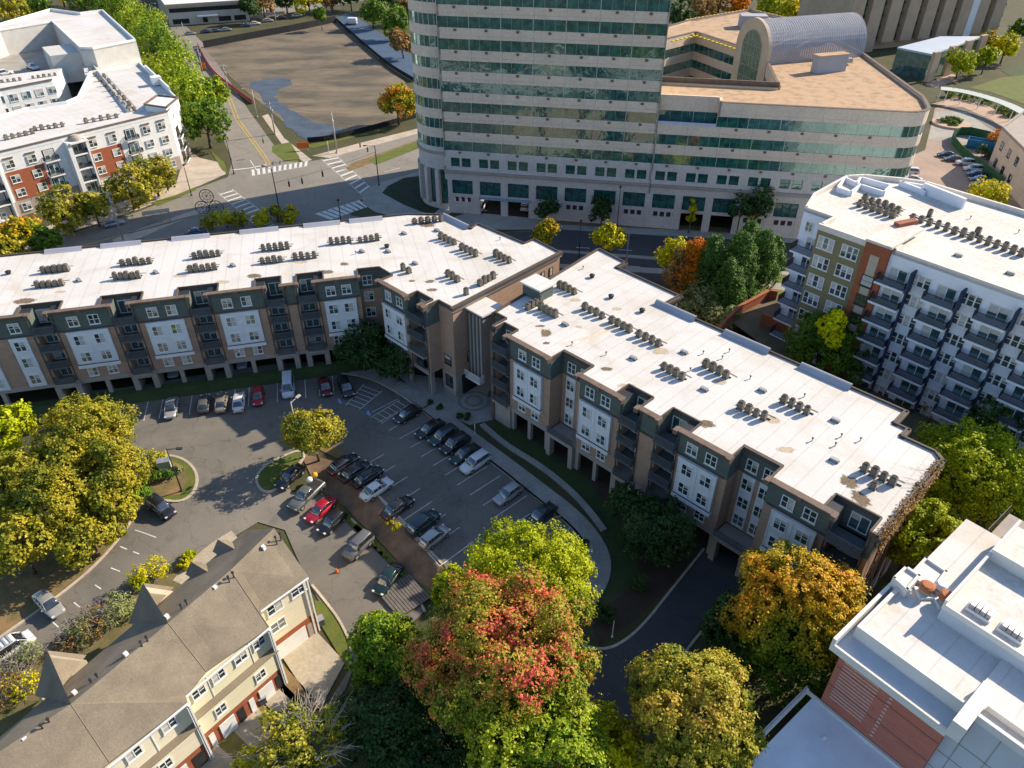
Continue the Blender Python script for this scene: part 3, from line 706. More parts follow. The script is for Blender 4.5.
def widen(poly,cuts,sh,d):
    out=[]; cs={c[0]:c for c in cuts}; skip=0
    for p in poly:
        if skip: skip-=1; continue
        c=cs.get(p[0]) if p[1]==0 else None
        if c: l,r=sh(c); out+=[(c[0]-l,0),(c[0]-l,d),(c[1]+r,d),(c[1]+r,0)]; skip=3
        else: out.append(p)
    return out
SH1={3.3:(1.5,1.5),14.0:(1.6,1.6),24.5:(1.6,1.6),35.2:(1.4,.0),39.8:(.0,1.5)}
fpu=widen(fp,bal1,lambda c:SH1[c[0]],2.7)
layers(B1,fp,[('brick_wall',4.0,12.3,BRICK)],roof=False); layers(B1,fpu,[('upper_wall',12.3,15.7,SIDE)],rz=15.72)
def shoulders(t,cuts,sh,d):
    for c in cuts:
        l,r=sh(c)
        for a,b in ((c[0]-l,c[0]),(c[1],c[1]+r)):
            if b-a>.1: M().box(a,b,0.003,d-.02,12.3,15.45).build('shoulder_wall',SIDE,t); M().box(a,b,.0,d-.3,15.45,15.5).build('shoulder_roof',DARK,t)
shoulders(B1,bal1,lambda c:SH1[c[0]],2.7)
# ceiling of the garage and side/back base walls
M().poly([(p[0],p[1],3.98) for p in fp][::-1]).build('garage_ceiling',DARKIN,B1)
bb=M()
k0=[l1(*wp(*q)) for q in [(13.6,2.3)]]+[l1(*q) for q in [(7.6,108.8),(3.7,113.5),(2.0,112.0),(-5.9,119.6),(-6.9,117.6),(-12.3,123.4),(-18.1,123.6)]]+[(26,20.6),(-14,20.4)]
for a,b in zip(k0,k0[1:]): bb.wall(a,b,-1,4.02,.3)
bb.build('base_wall',STUCCO,B1)
F1=Face(B1,(0,0),0)
bays1=[(-12.0,3.3),(5.8,14.0),(16.5,24.5),(27.0,35.2),(37.6,39.8),(42.3,48.9)]
for (a,b) in bays1: eaves(F1,a+.25,b-.25)
panel_bay(F1,7.2,12.7); panel_bay(F1,17.85,23.1); panel_bay(F1,28.2,33.6); panel_bay(F1,43.4,48.1)
# twin narrow strips on the first bay
for s0,s1 in ((-11.2,-8.9),(-5.2,-2.9),(-.3,2.0)):
    F1.build(M().box(s0,s1,-.3,.04,4.0,12.3),'white_panel',WSIDE)
    for z in (5.3,8.2,11.0): F1.win((s0+s1)/2,.31,z)
for u in (-10,-4,1.0): F1.win(u,.01,13.85,h=1.6)
for a,b in bal1: balconies(F1,a,b,topdep=2.7); portal(F1,a,b); down_pipe(F1,a-.35); down_pipe(F1,b+.35)
for a,b in bays1:
    F1.build(M().box(a+.5,b-.5,-.06,.5,3.3,4.02),'garage_beam',STUCCO)
    if b-a>4: F1.build(M().box((a+b)/2-.3,(a+b)/2+.3,0.0,.6,-1,3.3),'column',STUCCO)
F1.build(M().box(-14,-9.5,-.02,.4,-1,3.3),'base_wall',STUCCO)
# recessed corner between the main range and the wing
Fc=Face(B1,(48.9,2.2),0)
for z in (5.3,8.1,11.0,13.8): Fc.win(1.35,.01,z,w=1.5)
pw=l1(*wp(0,0)); Fw=Face(B1,pw,aw-R(A1))
panel_bay(Fw,.35,5.7); eaves(Fw,.2,6.3); balconies(Fw,6.6,9.9,levels=(6.9,9.85,12.7),doorw=1.8); eaves(Fw,10.2,10.6)
down_pipe(Fw,10.35,.05,0,15.5); down_pipe(Fw,6.4)
Fw.build(M().box(0,10.7,0,.4,3.3,4.02).box(0,.5,0,.5,-1,3.3).box(5.0,5.6,0,.5,-1,3.3).box(10.1,10.7,-.15,.55,-1,4.1).box(2.6,2.9,.05,.5,-1,3.3),'base_frame',STUCCO)
Fw.win(8.3,0.0-.0,5.2,kind='single',w=1.6,h=1.7,fm=DARK)
Fe=Face(B1,l1(*wp(10.7,2.3)),aw-R(A1))
Fe.build(M().box(0,2.9,-.12,.3,-1,1.2).box(0,.5,-.12,.3,1.2,4.05).box(2.3,3.0,-.12,.3,1.2,4.05).box(.5,2.3,-.12,.3,3.4,4.05),'base_wall',STUCCO)
Fe.build(M().box(.0,2.9,-.06,.0,4.05,15.2),'brick_facing',BRICK)
Fe.win(1.4,.08,6.2,kind='single',w=1.5,h=1.6,fm=DARK); Fe.win(1.4,.0,2.3,kind='single',w=1.6,h=2.1,fm=DARK)
pe=l1(*wp(13.6,2.3)); pe2=l1(7.6,108.8); Fn=Face(B1,pe,math.atan2(pe2[1]-pe[1],pe2[0]-pe[0]))
Fn.build(M().box(.0,23.6,-.06,.0,4.0,15.2),'brick_facing',BRICK)
Fn.win(3.2,.08,6.3,kind='single',w=1.6,h=1.7,fm=DARK); Fn.build(M().box(1.2,4.0,-.33,-.0,0,3.4),'garage_door',DARKIN)
for u in (19.5,21.5):
    for z in (13.2,9.8): Fn.win(u,.08,z,kind='single',w=.8,h=1.5,fm=BROWN)
Fn.build(M().box(-.3,23.8,-.35,.1,15.1,15.5,0).box(-.4,23.9,-.5,.1,15.5,15.95,1),'cornice',[STUCCO,BROWN])
def raised(F,u0,u1,h=.6,t=.5):
    "curved raised piece of parapet, silver inside"
    m=M(); prof=[(0,0),(0,h),(.2,h+.08),(.4,h),(.6,h*.6),(.8,h*.22),(1.0,0)]; n=len(prof)
    vs=[(u0,p[0],15.7+p[1]) for p in prof]+[(u1,p[0],15.7+p[1]) for p in prof]
    m.add(vs,[(i,i+1,n+i+1,n+i) for i in range(n-1)],0); m.add(vs[:n],[tuple(range(n))[::-1]],1); m.add(vs[n:],[tuple(range(n))],1)
    F.build(m,'raised_parapet',[STEELV,BROWN])
Fb=Face(B1,(0,20.62),math.pi)
def uspan(l,pts,z=16.2,sgn=-1): return sorted(sgn*l(*at(px,py,z)[:2])[0] for px,py in pts)
for pts in (((46,246),(82,244.5)),((100,244),(140,242)),((171,237),(209,235)),((239,232),(278,228)),((303,224.5),(340,221)),((348.5,217.5),(382,215.5))):
    a,b=uspan(l1,pts); raised(Fb,a,b,.4)
q0=l1(-12.3,123.4); q1=l1(-6.9,117.6); Fq=Face(B1,q1,math.atan2(q0[1]-q1[1],q0[0]-q1[0])); raised(Fq,.4,7.2)
# ------------------------------------------------------------------ B2: wing parallel to the car park
O2=(5.0,78.9); w2,l2=frame_xy(O2,-45)
B2=thing('apartment_building','deep apartment block with white roof running to lower right, ivy on its end wall','apartment building',(O2[0],O2[1],0),R(-45),'apartment blocks with green top storeys')
fp2=[(-13.2,2.8),(-10.9,2.8),(-10.9,0),(-10.3,0),(-10.3,1.8),(-7.7,1.8),(-7.7,0),(0,0),(0,2.4),(4.9,2.4),(4.9,0),(11.8,0),(11.8,1.8),(14.2,1.8),(14.2,0),(17,0),(17,1.8),(19.6,1.8),(19.6,0),(26.4,0),(26.4,2.4),(31,2.4),(31,0),(38.2,0),(38.2,1.8),(41.6,1.8),(41.6,0),(42.3,0),(42.5,15.4),(41.5,16.3),(37.8,16.3),(37.8,18),(36.3,18),(36.3,21.1),(2.0,21.1),(2.2,24.9),(-9.8,25.4),(-9.8,27.6),(-15.6,28.3)]
core2=[(-12,5),(42,5),(42,15),(36,20.5),(2,20.5),(-10,25),(-14.5,27)]
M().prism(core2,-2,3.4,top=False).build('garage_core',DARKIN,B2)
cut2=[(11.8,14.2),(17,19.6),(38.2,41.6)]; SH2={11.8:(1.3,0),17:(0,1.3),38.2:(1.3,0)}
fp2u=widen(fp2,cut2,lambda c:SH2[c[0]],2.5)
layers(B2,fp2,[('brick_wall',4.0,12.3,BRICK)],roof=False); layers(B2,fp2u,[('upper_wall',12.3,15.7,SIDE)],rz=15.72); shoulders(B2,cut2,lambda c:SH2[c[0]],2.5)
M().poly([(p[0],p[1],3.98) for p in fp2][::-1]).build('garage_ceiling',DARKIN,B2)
bb=M(); k0=fp2[27:]+[fp2[0]]
for a,b in zip(k0,k0[1:]): bb.wall(a,b,-2,4.02,.3)
bb.build('base_wall',STUCCO,B2)
F2=Face(B2,(0,0),0)
for a,b in ((-7.4,-.3),(5.2,11.5),(14.4,16.8),(19.9,26.1),(31.3,37.9)): eaves(F2,a,b)
for a,b in ((-6.3,-1.3),(5.4,10.4),(20.4,25.4),(32.2,37.1)): panel_bay(F2,a,b)
for a,b in ((-10.3,-7.7),(11.8,14.2),(17.0,19.6),(38.2,41.6)):
    balconies(F2,a,b,topdep=2.5 if a>0 else None); down_pipe(F2,b+.2); down_pipe(F2,a-.25)
F2.build(M().box(-10.9,-10.35,-.45,.5,-1,15.3),'corner_pier',CORN)
# blank concrete base below the first balconies, open garage bays beyond
F2.build(M().box(-10.9,-7.2,-.25,.3,-1.5,4.1),'base_wall',STUCCO)
for a,b in ((-6.9,-.4),(5.2,11.4),(20,26.2),(31.3,37.8)):
    F2.build(M().box(a-.3,b+.3,-.06,.5,3.3,4.02),'garage_beam',STUCCO)
    for u in (a,(a+b)/2,b): F2.build(M().box(u-.28,u+.28,0,.55,-1.5,3.3),'column',STUCCO)
for a,b in ((11.8,14.2),(17,19.6),(38.4,41.4)): portal(F2,a,b)
F2.build(M().box(14.9,16.4,-.1,.4,-1.5,4.0),'base_wall',STUCCO)
def deck_over(F,a,b,z=3.95,fr=.55):
    F.build(M().box(a,b,-fr,2.35,z-.5,z).box(a,a+.7,-fr,.4,-1.5,z-.5).box(b-.7,b,-fr,.4,-1.5,z-.5),'terrace_portal',STUCCO)
    F.rail((a+b)/2,fr-.08,z,b-a,.1,sides=False)
deck_over(F2,.1,4.8)
deck_over(F2,26.5,30.9)
for u0 in (0,26.4):
    L=4.9 if u0==0 else 4.6
    Fr=Face(B2,(u0,2.4),0)
    for f in (.32,.78):
        u=L*f
        Fr.build(M().box(u-.8,u+.8,-.1,.03,4.2,12.3),'white_panel',WSIDE)
        for z in (5.4,8.2,11.0): Fr.win(u,.11,z,w=1.4)
        Fr.win(u,.02,13.8,w=1.4)
    Fr.build(M().box(-.1,L+.1,-.25,.2,15.45,15.95),'cornice',BROWN)
# cornices round the back
for a,b in zip(fp2[27:],fp2[28:]+[fp2[0]]):
    L=math.hypot(b[0]-a[0],b[1]-a[1])
    if L>1.2: Face(B2,a,math.atan2(b[1]-a[1],b[0]-a[0])).build(M().box(-.3,L+.3,-.45,.05,15.3,15.72).box(0,L,-.25,.05,14.9,15.3),'cornice',BROWN)
# stair bulkhead at the north corner
bk=l2(*at(537,283,17.6)[:2])
M().box(bk[0]-1.6,bk[0]+1.8,bk[1]-1.3,bk[1]+1.5,15.7,17.5).build('stair_bulkhead',SIDE,B2); M().box(bk[0]-1.9,bk[0]+2.1,bk[1]-1.6,bk[1]+1.8,17.5,17.75).build('bulkhead_roof',ROOF,B2)
Fb2=Face(B2,(0,21.15),math.pi)
for pts in (((655.7,300.7),(691,320.7)),((722,332),(764,354.5)),((798,366),(847,390))):
    a,b=uspan(l2,pts); raised(Fb2,a,b)
# footbridge tower between the two blocks
lk=thing('stair_tower','grey panelled stair tower with small white roof filling the gap between the two apartment blocks','stair tower',(-4.3,93.4,0),R(-45),None)
M().box(-1.7,1.7,-1.5,1.9,3.0,14.0).build('panel_wall',STUCCO,lk); M().box(-2.1,2.1,-1.9,2.3,14.6,14.85).build('roof',ROOF,lk)
for i in range(5): M().box(-1.6+i*.75,-1.35+i*.75,-1.62,-1.5,3.2,14.0).build('rib',RAILM,lk)
M().box(-1.5,1.5,-1.3,1.7,14.0,14.6).build('clerestory',BROWN,lk); M().box(-1.8,1.8,-2.6,-1.5,3.0,3.3).build('landing',WHITE,lk); railing(lk,(0,-1.5,3.3),0,3.4,1.0,mt=WHITE)
# ------------------------------------------------------------------ office tower and its low wing
OT=(-14.8,160.7); AT=-10.5; wt,lt=frame_xy(OT,AT)
TW=thing('office_tower','tall office tower with curved corner and alternating stone and teal glass bands','office tower',(OT[0],OT[1],0),R(AT))
FH=4.08; GZ=14.3; GH=2.05
def arc(c,r,a0,a1,n):
    return [(c[0]+r*math.cos(R(a0+(a1-a0)*i/n)),c[1]+r*math.sin(R(a0+(a1-a0)*i/n))) for i in range(n+1)]
tall=[(0,0),(44.8,0),(44.8,30),(-8,30)]+arc((-1,8.6),7,180,270,9)+[(0,1.6)]
def edges(poly,closed=True):
    n=len(poly); return [(poly[i],poly[(i+1)%n]) for i in range(n if closed else n-1)]
def glass_band(t,eds,z0,z1,seg=2.1,big=3,inset=.12):
    g=M(); m=M(); rn=random.Random(int(z0*10)+len(eds))
    for a,b in eds:
        L=math.hypot(b[0]-a[0],b[1]-a[1])
        if L<.3: continue
        ux,uy=(b[0]-a[0])/L,(b[1]-a[1])/L; nx,ny=-uy,ux; n=max(1,round(L/seg))
        for i in range(n):
            p=(a[0]+ux*L*i/n,a[1]+uy*L*i/n); q=(a[0]+ux*L*(i+1)/n,a[1]+uy*L*(i+1)/n); e=[inset+rn.uniform(-.012,.012) for _ in range(4)]
            g.poly([(p[0]+nx*e[0],p[1]+ny*e[0],z0-.05),(q[0]+nx*e[1],q[1]+ny*e[1],z0-.05),(q[0]+nx*e[2],q[1]+ny*e[2],z1+.05),(p[0]+nx*e[3],p[1]+ny*e[3],z1+.05)])
            wd=.14 if i%big==0 else .035
            an=math.atan2(uy,ux); m.obox((p[0]+nx*(inset-.03),p[1]+ny*(inset-.03),0),(wd,.1,z1-z0),an,z0=z0)
    o=g.build('window_band',GLASST,t); m.box(*MB_,z0,z0+.02) if 0 else None; m.build('mullions',METAL,o); return o
def spandrel(t,eds,z0,z1,mt,name='spandrel',off=0,thick=.5):
    m=M()
    for a,b in eds:
        if math.hypot(b[0]-a[0],b[1]-a[1])>.05: m.wall(a,b,z0,z1,thick,off=off)
    return m.build(name,mt,t)
def joints(t,L0,L1,z0,z1,step=6.3,y=-.012,x0=.5):
    m=M(); x=x0
    while x<L1:
        if x>L0: m.box(x-.03,x+.03,y,.0,z0,z1)
        x+=step
    return m
ed=edges(tall); vis=[e for e in ed if e!=((44.8,30),(-8,30))]
TOPK=10
for k in range(TOPK):
    z=GZ+FH*k; glass_band(TW,vis,z,z+GH); spandrel(TW,ed,z+GH,z+FH,TAN)
jm=M()
for k in range(TOPK):
    z0=GZ+FH*k+GH
    x=.5+6.3
    while x<44.5: jm.box(x-.03,x+.03,-.012,.02,z0,z0+FH-GH); x+=6.3
    jm.box(0.1,44.7,-.010,.02,z0+.62,z0+.66)
jm.build('panel_joints',STUCCO,TW)
VB=M().box(-.28,.28,-.16,0,-.22,.22).mesh('wall_vent',CORN)
for k in range(9):
    for j in range(7): mobj('wall_vent',VB,TW,(3.6+6.3*j,0,GZ+FH*k-.36))
M().poly([(p[0],p[1],GZ+FH*TOPK-.1) for p in tall]).build('roof',BALL,TW)
# granite base: bays with square windows, ledge, tall windows, garage mouths
def base_bays(t,x0,x1,garages,first=.5):
    F=Face(t,(0,0),0)
    F.build(M().box(x0,x1,-.0,.5,12.75,GZ),'base_frieze',TANL)
    wl=M(); n0=int(round((x0-first)/6.3)); k=n0; gl=[]
    xs=[]
    while first+6.3*k<x1-.5: xs.append(first+6.3*k); k+=1
    wl.box(x0,x1,-.35,.5,9.3,9.6).box(x0,x1,-.55,.5,9.6,9.95)
    F.build(wl,'stone_ledge',STUCCO)
    m=M(); m.box(x0,x1,0,.5,9.95,10.8); m.box(x0,x1,0,.5,7.75,9.3)
    for xx in xs:
        e=min(xx+6.3,x1)
        m.box(xx,xx+.75,-.02,.5,-1,7.75); 
        m.box(xx+.75,xx+1.0,.02,.5,-1,7.75)
        if e-xx>6: m.box(e-.6,e,-.018,.5,-1,7.75); 
        # piers between the square windows
        m.box(xx,xx+1.0,0,.5,10.8,12.75).box(xx+2.95,xx+3.45,0,.5,10.8,12.75).box(xx+5.4,xx+6.3,0,.5,10.8,12.75)
        g=[q for q in garages if q[0]<=xx+3.1<=q[1]]
        if not g:
            m.box(xx+1.0,xx+5.7,.02,.5,3.85,4.6); m.box(xx+1.0,xx+5.7,.02,.5,-1,2.75)
            for j in range(4): m.box(xx+1.0+j*1.4-.0,xx+1.45+j*1.4,.02,.5,2.75,3.85)
        else: m.box(xx+1.0,xx+5.7,.02,.5,3.9,4.6)
    F.build(m,'granite_base',TANL)
    for xx in xs:
        if xx+5.7>x1: continue
        for u in (xx+1.97,xx+4.42):
            window(t,(u,.3,11.78),0,kind='single',w=2.0,h=2.0,fm=DARK,gm=GLASST)
        window(t,(xx+3.35,.35,6.2),0,kind='triple',w=4.75,h=3.2,fm=DARK,gm=GLASST)
        g=[q for q in garages if q[0]<=xx+3.1<=q[1]]
        if not g:
            for j in range(3): F.build(M().box(xx+1.5+j*1.4,xx+2.35+j*1.4,.25,.3,2.75,3.85),'louvre',DARK)
base_bays(TW,0,44.8,[(7.2,19)])
F=Face(TW,(0,0),0)
F.build(M().box(7.6,19.2,-.4,.1,3.75,4.25),'garage_canopy',mat('blue grey steel',(.22,.32,.42),None,1,.6))
F.build(M().box(7.6,18.9,.2,9,-.2,-.0,0).box(7.6,18.9,9,9.2,0,3.9,0),'garage_recess',DARKIN)
# curved corner base: drum with piers and tall slots
cr=arc((-1,8.6),7,180,270,9)
M().prism([(-8,30)]+arc((-1,8.6),6.2,180,270,9)+[(0,2.4),(0,30)],-1,9.6,top=False).build('drum_glass',GLASST,TW)
spandrel(TW,edges([(-8,30)]+cr+[(0,1.6),(0,0)],False),9.3,GZ,TANL,'base_frieze')
spandrel(TW,edges([(-8,30)]+cr+[(0,1.6)],False),12.7,13.3,STUCCO,'stone_ledge',off=-.3)
spandrel(TW,edges([(-8,30)]+cr+[(0,1.6)],False),-1,1.2,TANL,'base_wall')
for a in (188,212,236,260): c=(-1+6.9*math.cos(R(a)),8.6+6.9*math.sin(R(a))); M().obox((c[0],c[1],0),(1.1,.9,8.2),R(a),z0=1.1).build('pier',TANL,TW)
spandrel(TW,[((44.8,0),(44.8,30))],-1,GZ,TANL,'base_wall'); spandrel(TW,[((44.8,30),(-8,30))],-1,GZ,TANL,'base_wall')
# low wing
LW=thing('office_building','low office wing with brown gravel roof, courtyard and steel barrel vault','office building',(OT[0],OT[1],0),R(AT))
pr=arc((91,5),5,-90,0,6)
court=[(44.9,54),(52.5,64),(63.4,48.6),(68,35),(68.6,13.4),(44.9,13.6)]
low=[(44.9,0)]+pr+[(96.6,11.5),(91.7,46.6),(81.2,83.4),(68.7,98.7),(51,80),(44.9,70)]+court
out_ed=edges([(44.9,0)]+pr+[(96.6,11.5),(91.7,46.6),(81.2,83.4),(68.7,98.7),(51,80),(44.9,70)],False)
in_ed=edges(court,False)
for k in range(3):
    z=GZ+FH*k
    oe=out_ed if k<2 else [((56.3,0),(91,0))]+out_ed[1:]
    glass_band(LW,oe,z,z+GH); 
    top=z+FH if k<2 else 27.2
    spandrel(LW,oe if k==2 else out_ed,z+GH,top,TAN)
    glass_band(LW,in_ed,z,z+GH); spandrel(LW,in_ed,z+GH,top,TAN)
glass_band(LW,[((44.9,2.2),(56.3,2.2))],22.5,24.9); spandrel(LW,[((44.9,2.2),(56.3,2.2)),((56.3,2.2),(56.3,0))],24.6,27.6,TAN)
M().box(44.9,56.3,.0,.3,22.45,23.0).build('terrace_rail',mat('pale lilac rail',(.45,.45,.6),None,1,.5),LW)
M().poly([(44.9,0.3,22.44),(56.3,.3,22.44),(56.3,2.2,22.44),(44.9,2.2,22.44)]).build('terrace_floor',CONC,LW)
spandrel(LW,in_ed,0,GZ,TAN,'base_wall')
low2=[(44.9,2.2),(56.3,2.2),(56.3,0.2)]+[(91,.2)]+low[2:]
M().poly([(p[0],p[1],26.7) for p in low2]).build('roof',BALL,LW)
m=M()
for a,b in out_ed[1:]+in_ed: m.wall(a,b,27.2,27.32,.7,off=-.08)
m.wall((56.3,0),(91,0),27.2,27.3,.7,off=-.08); m.build('coping',CORN,LW)
spandrel(LW,out_ed[1:],-1,GZ,TANL,'base_wall')
base_bays(LW,44.9,90,[(51,57),(57,63)],first=.5)
VBL=M().box(-.28,.28,-.16,0,-.22,.22).mesh('wall_vent',CORN)
for k in range(3):
    for j in range(7,14):
        if k==2 and j<9: continue
        mobj('wall_vent',VBL,LW,(3.6+6.3*j,0,GZ+FH*k-.36))
jm=M()
for k in range(3):
    z0=GZ+FH*k+GH; x=.5+6.3*8
    while x<88: jm.box(x-.03,x+.03,-.012,.02,z0,z0+(FH-GH)); x+=6.3
    jm.box(57,88,-.010,.02,z0+.62,z0+.66)
jm.build('panel_joints',STUCCO,LW)
# parapet of the courtyard's street side stands above the roof
M().wall((68.8,13.5),(44.9,13.7),26.7,28.2,.35).build('screen_wall',CORN,LW)
# barrel vault
vo=lt(*at(767,63.6,27)[:2]); ve=lt(*at(863,55,27)[:2]); va=math.atan2(ve[1]-vo[1],ve[0]-vo[0]); VL=math.hypot(ve[0]-vo[0],ve[1]-vo[1])
m=M(); n=22; r=6.2; hh=2.4; rib=[]
def vp(i): 
    t=math.pi*i/n; return (r-r*math.cos(t), hh+math.sin(t)*(r*.98))
prof=[(0,0)]+[vp(i) for i in range(n+1)]+[(2*r,0)]
L=int(VL/.62)
for j in range(L):
    x0=VL*j/L; x1=VL*(j+.78)/L; x2=VL*(j+1)/L
    for (ya,za),(yb,zb) in zip(prof,prof[1:]):
        m.add([(x0,ya,za),(x1,ya,za),(x1,yb,zb),(x0,yb,zb)],[(0,1,2,3)]); 
        def up(y,z):
            cx,cz=r,hh; d=math.hypot(y-cx,max(z-cz,0)) or 1
            return (y+(y-cx)/d*.10, z+max(z-cz,0)/d*.10)
        A,B=up(ya,za),up(yb,zb); m.add([(x1,A[0],A[1]),(x2,A[0],A[1]),(x2,B[0],B[1]),(x1,B[0],B[1])],[(0,1,2,3)])
VT=m.build('barrel_vault',STEELV,LW,(vo[0],vo[1],26.6),va)
face=[(y,z) for y,z in prof]
fm_=M(); nn=len(face); big=[(y,z-(9 if i in(0,nn-1) else 0)) for i,(y,z) in enumerate([(y*1.0,z) for y,z in face])]
outer=[(r+(y-r)*1.07, z if z<hh else hh+(z-hh)*1.07) for y,z in face]; outer[0]=(outer[0][0],-7); outer[-1]=(outer[-1][0],-7)
vs=[(-.5,y,z) for y,z in outer]+[(.35,y,z) for y,z in outer]; N=len(outer)
fm_.add(vs,[tuple(range(N)),tuple(range(N,2*N))[::-1]]+[(i,N+i,N+i+1,i+1) for i in range(N-1)])
AF=fm_.build('arch_gable',mat('cream stone',(.5,.42,.32),None,.5,.8),LW,(vo[0],vo[1],26.6),va)
win=[(r+(y-r)*.62, z if z<hh else hh+(z-hh)*.66) for y,z in face]; win[0]=(win[0][0],-5.5); win[-1]=(win[-1][0],-5.5)
M().poly([(-.56,y,z) for y,z in win]).build('arched_window',GLASST,AF)
mm=M(); ww=r*.62
for i in range(-2,3): 
    y=r+i*ww/2.6; zt=hh+math.sqrt(max(0,ww*ww-(i*ww/2.6)**2)); mm.tube((-.6,y,-5.5),(-.6,y,zt),.09,.09,4)
for z in (-4,-1.5,.8,3.1): mm.tube((-.6,r-ww,z),(-.6,r+ww,z),.09,.09,4)
for i in range(12):
    t0,t1=math.pi*i/12,math.pi*(i+1)/12
    for rr in (ww*.55,ww): mm.tube((-.6,r+rr*math.cos(t0),hh+rr*math.sin(t0)),(-.6,r+rr*math.cos(t1),hh+rr*math.sin(t1)),.09,.09,4)
mm.build('glazing_bars',STUCCO,AF)
ax=lt(*at(828,70,27)[:2]); M().obox((ax[0],ax[1],0),(7.6,2.2,3.6),va,z0=26.6).build('plant_housing',STEELV,LW); M().obox((ax[0],ax[1],0),(7.9,2.5,.2),va,z0=30.2).build('housing_lid',BALL,LW)
ax=lt(*at(846,63,27)[:2]); M().obox((ax[0],ax[1],0),(2.4,1.4,.9),.1,z0=27.2).build('roof_hatch',METAL,LW)
ax=lt(*at(752,26,27)[:2]); M().obox((ax[0],ax[1],0),(7,4,3.2),.1,z0=26.6).build('plant_housing',STEELV,LW)
# yellow safety line along the back roof edges
m=M()
for a,b in (edges([(51,80),(68.7,98.7),(81.2,83.4)],False)+edges([(44.9,54),(52.5,64),(63.4,48.6)],False)):
    L=math.hypot(b[0]-a[0],b[1]-a[1]); n=int(L/1.6); an=math.atan2(b[1]-a[1],b[0]-a[0])
    for i in range(n):
        t=(i+.5)/n; p=(a[0]+(b[0]-a[0])*t,a[1]+(b[1]-a[1])*t); q=(p[0]-math.sin(an)*1.6*(1 if a[0]!=44.9 and a[0]!=52.5 else -1),p[1]+math.cos(an)*1.6*(1 if a[0]!=44.9 and a[0]!=52.5 else -1))
        m.obox((q[0],q[1],0),(1.0,.7,.25),an,z0=26.7)
m.build('safety_edge_strip',mat('yellow strip',(.6,.45,.03),None,1,.7),LW)
# ------------------------------------------------------------------ top-left white and brick apartment building
OL=(-84.6,188.0); AL=48.8; wl_,ll=frame_xy(OL,AL)
BL=thing('apartment_building','white and red brick apartment building with courtyard and parking deck, top left','apartment building',(OL[0],OL[1],0),R(AL))
LP=lambda pts,z: [ll(*at(px,py,z)[:2]) for px,py in pts]
ZR=13.9
front=LP([(-90,176),(168,113),(177.5,99),(140,64),(90,73)],ZR)
# keep the front on one line
front[0]=(front[0][0],0); front[1]=(0,0)
cy=LP([(78,98),(66,103),(28,109),(0,117),(-90,139)],ZR)
strip=front[:5]+cy
M().prism(strip,0,3.3,top=False).build('base_wall',STUCCO,BL)
M().prism(strip,3.3,ZR,top=False).build('white_wall',WHITE,BL)
M().poly([(p[0],p[1],ZR-.25) for p in strip]).build('roof',ROOF,BL)
m=M()
for a,b in edges(strip): m.wall(a,b,ZR-.3,ZR+.5,.3,off=-.05)
m.build('parapet',WHITE,BL)
m=M(); m.wall(strip[0],strip[1],ZR+.45,ZR+.7,.5,off=-.2); m.wall(strip[1],strip[2],ZR+.45,ZR+.7,.5,off=-.2); m.build('cornice',CORN,BL)
FL=Face(BL,(0,0),0)
def uL(px,py): return facept(px,py,OL,AL)[0]
cols=[(uL(11,167.5),'w'),(uL(33,162),'w'),(uL(51,160),'b'),(uL(79,152),'p'),(uL(95,150),'w'),(uL(114,144),'w'),(uL(132,140),'b'),(uL(148,136),'w'),(uL(163,132),'w')]
cols=[(uL(11,167.5)-26,'w'),(uL(11,167.5)-21,'w'),(uL(11,167.5)-9,'b'),(uL(11,167.5)-4.5,'p')]+cols
rowz=(1.9,5.1,8.2,11.5)
for a,b in ((uL(11,167)-28,uL(11,167)-17),(uL(4,170),uL(42,160)),(uL(88,150),uL(121,144))): M().box(a,b,-.12,.05,3.5,9.9).build('red_brick_panel',BRICKR,BL)
for u,k in cols:
    for r_,z in enumerate(rowz):
        if k=='w': 
            window(BL,(u,-.14,z),0,w=1.9,h=1.75); 
            if r_==3: M().box(u-1.05,u+1.05,-.2,0,z+1.1,z+1.45).build('window_hood',CORN,BL)
        elif k=='b' or k=='p':
            M().box(u-1.6,u+1.6,-(1.1 if k=='b' else 1.4),.0,z-1.55,z-1.3).build('balcony_floor',WHITE,BL)
            M().box(u-1.3,u+1.3,-.03,.02,z-1.25,z+1.15).build('balcony_recess',DARKIN,BL)
            window(BL,(u,-.04,z-.1),0,kind='door',w=2.1,h=2.2,name='balcony_door',gm=GLASSD)
            if r_>0: railing(BL,(u,0,z-1.3),0,3.1,1.0,mt=DARK,h=.95)
    if k=='p':
        M().box(u-2.5,u-1.6,-1.5,0,0,ZR-.6).box(u+1.6,u+1.95,-1.5,0,0,ZR-.6).build('balcony_pier',WHITE,BL)
        M().box(u-1.9,u+2.1,-1.9,0,ZR-1.1,ZR-.75).build('balcony_hood',WHITE,BL); M().lathe((u,-.1,ZR-.75),[(1.5,0),(1.35,.7),(.9,1.2),(.05,1.4)],16).build('dome_hood',STUCCO,BL)
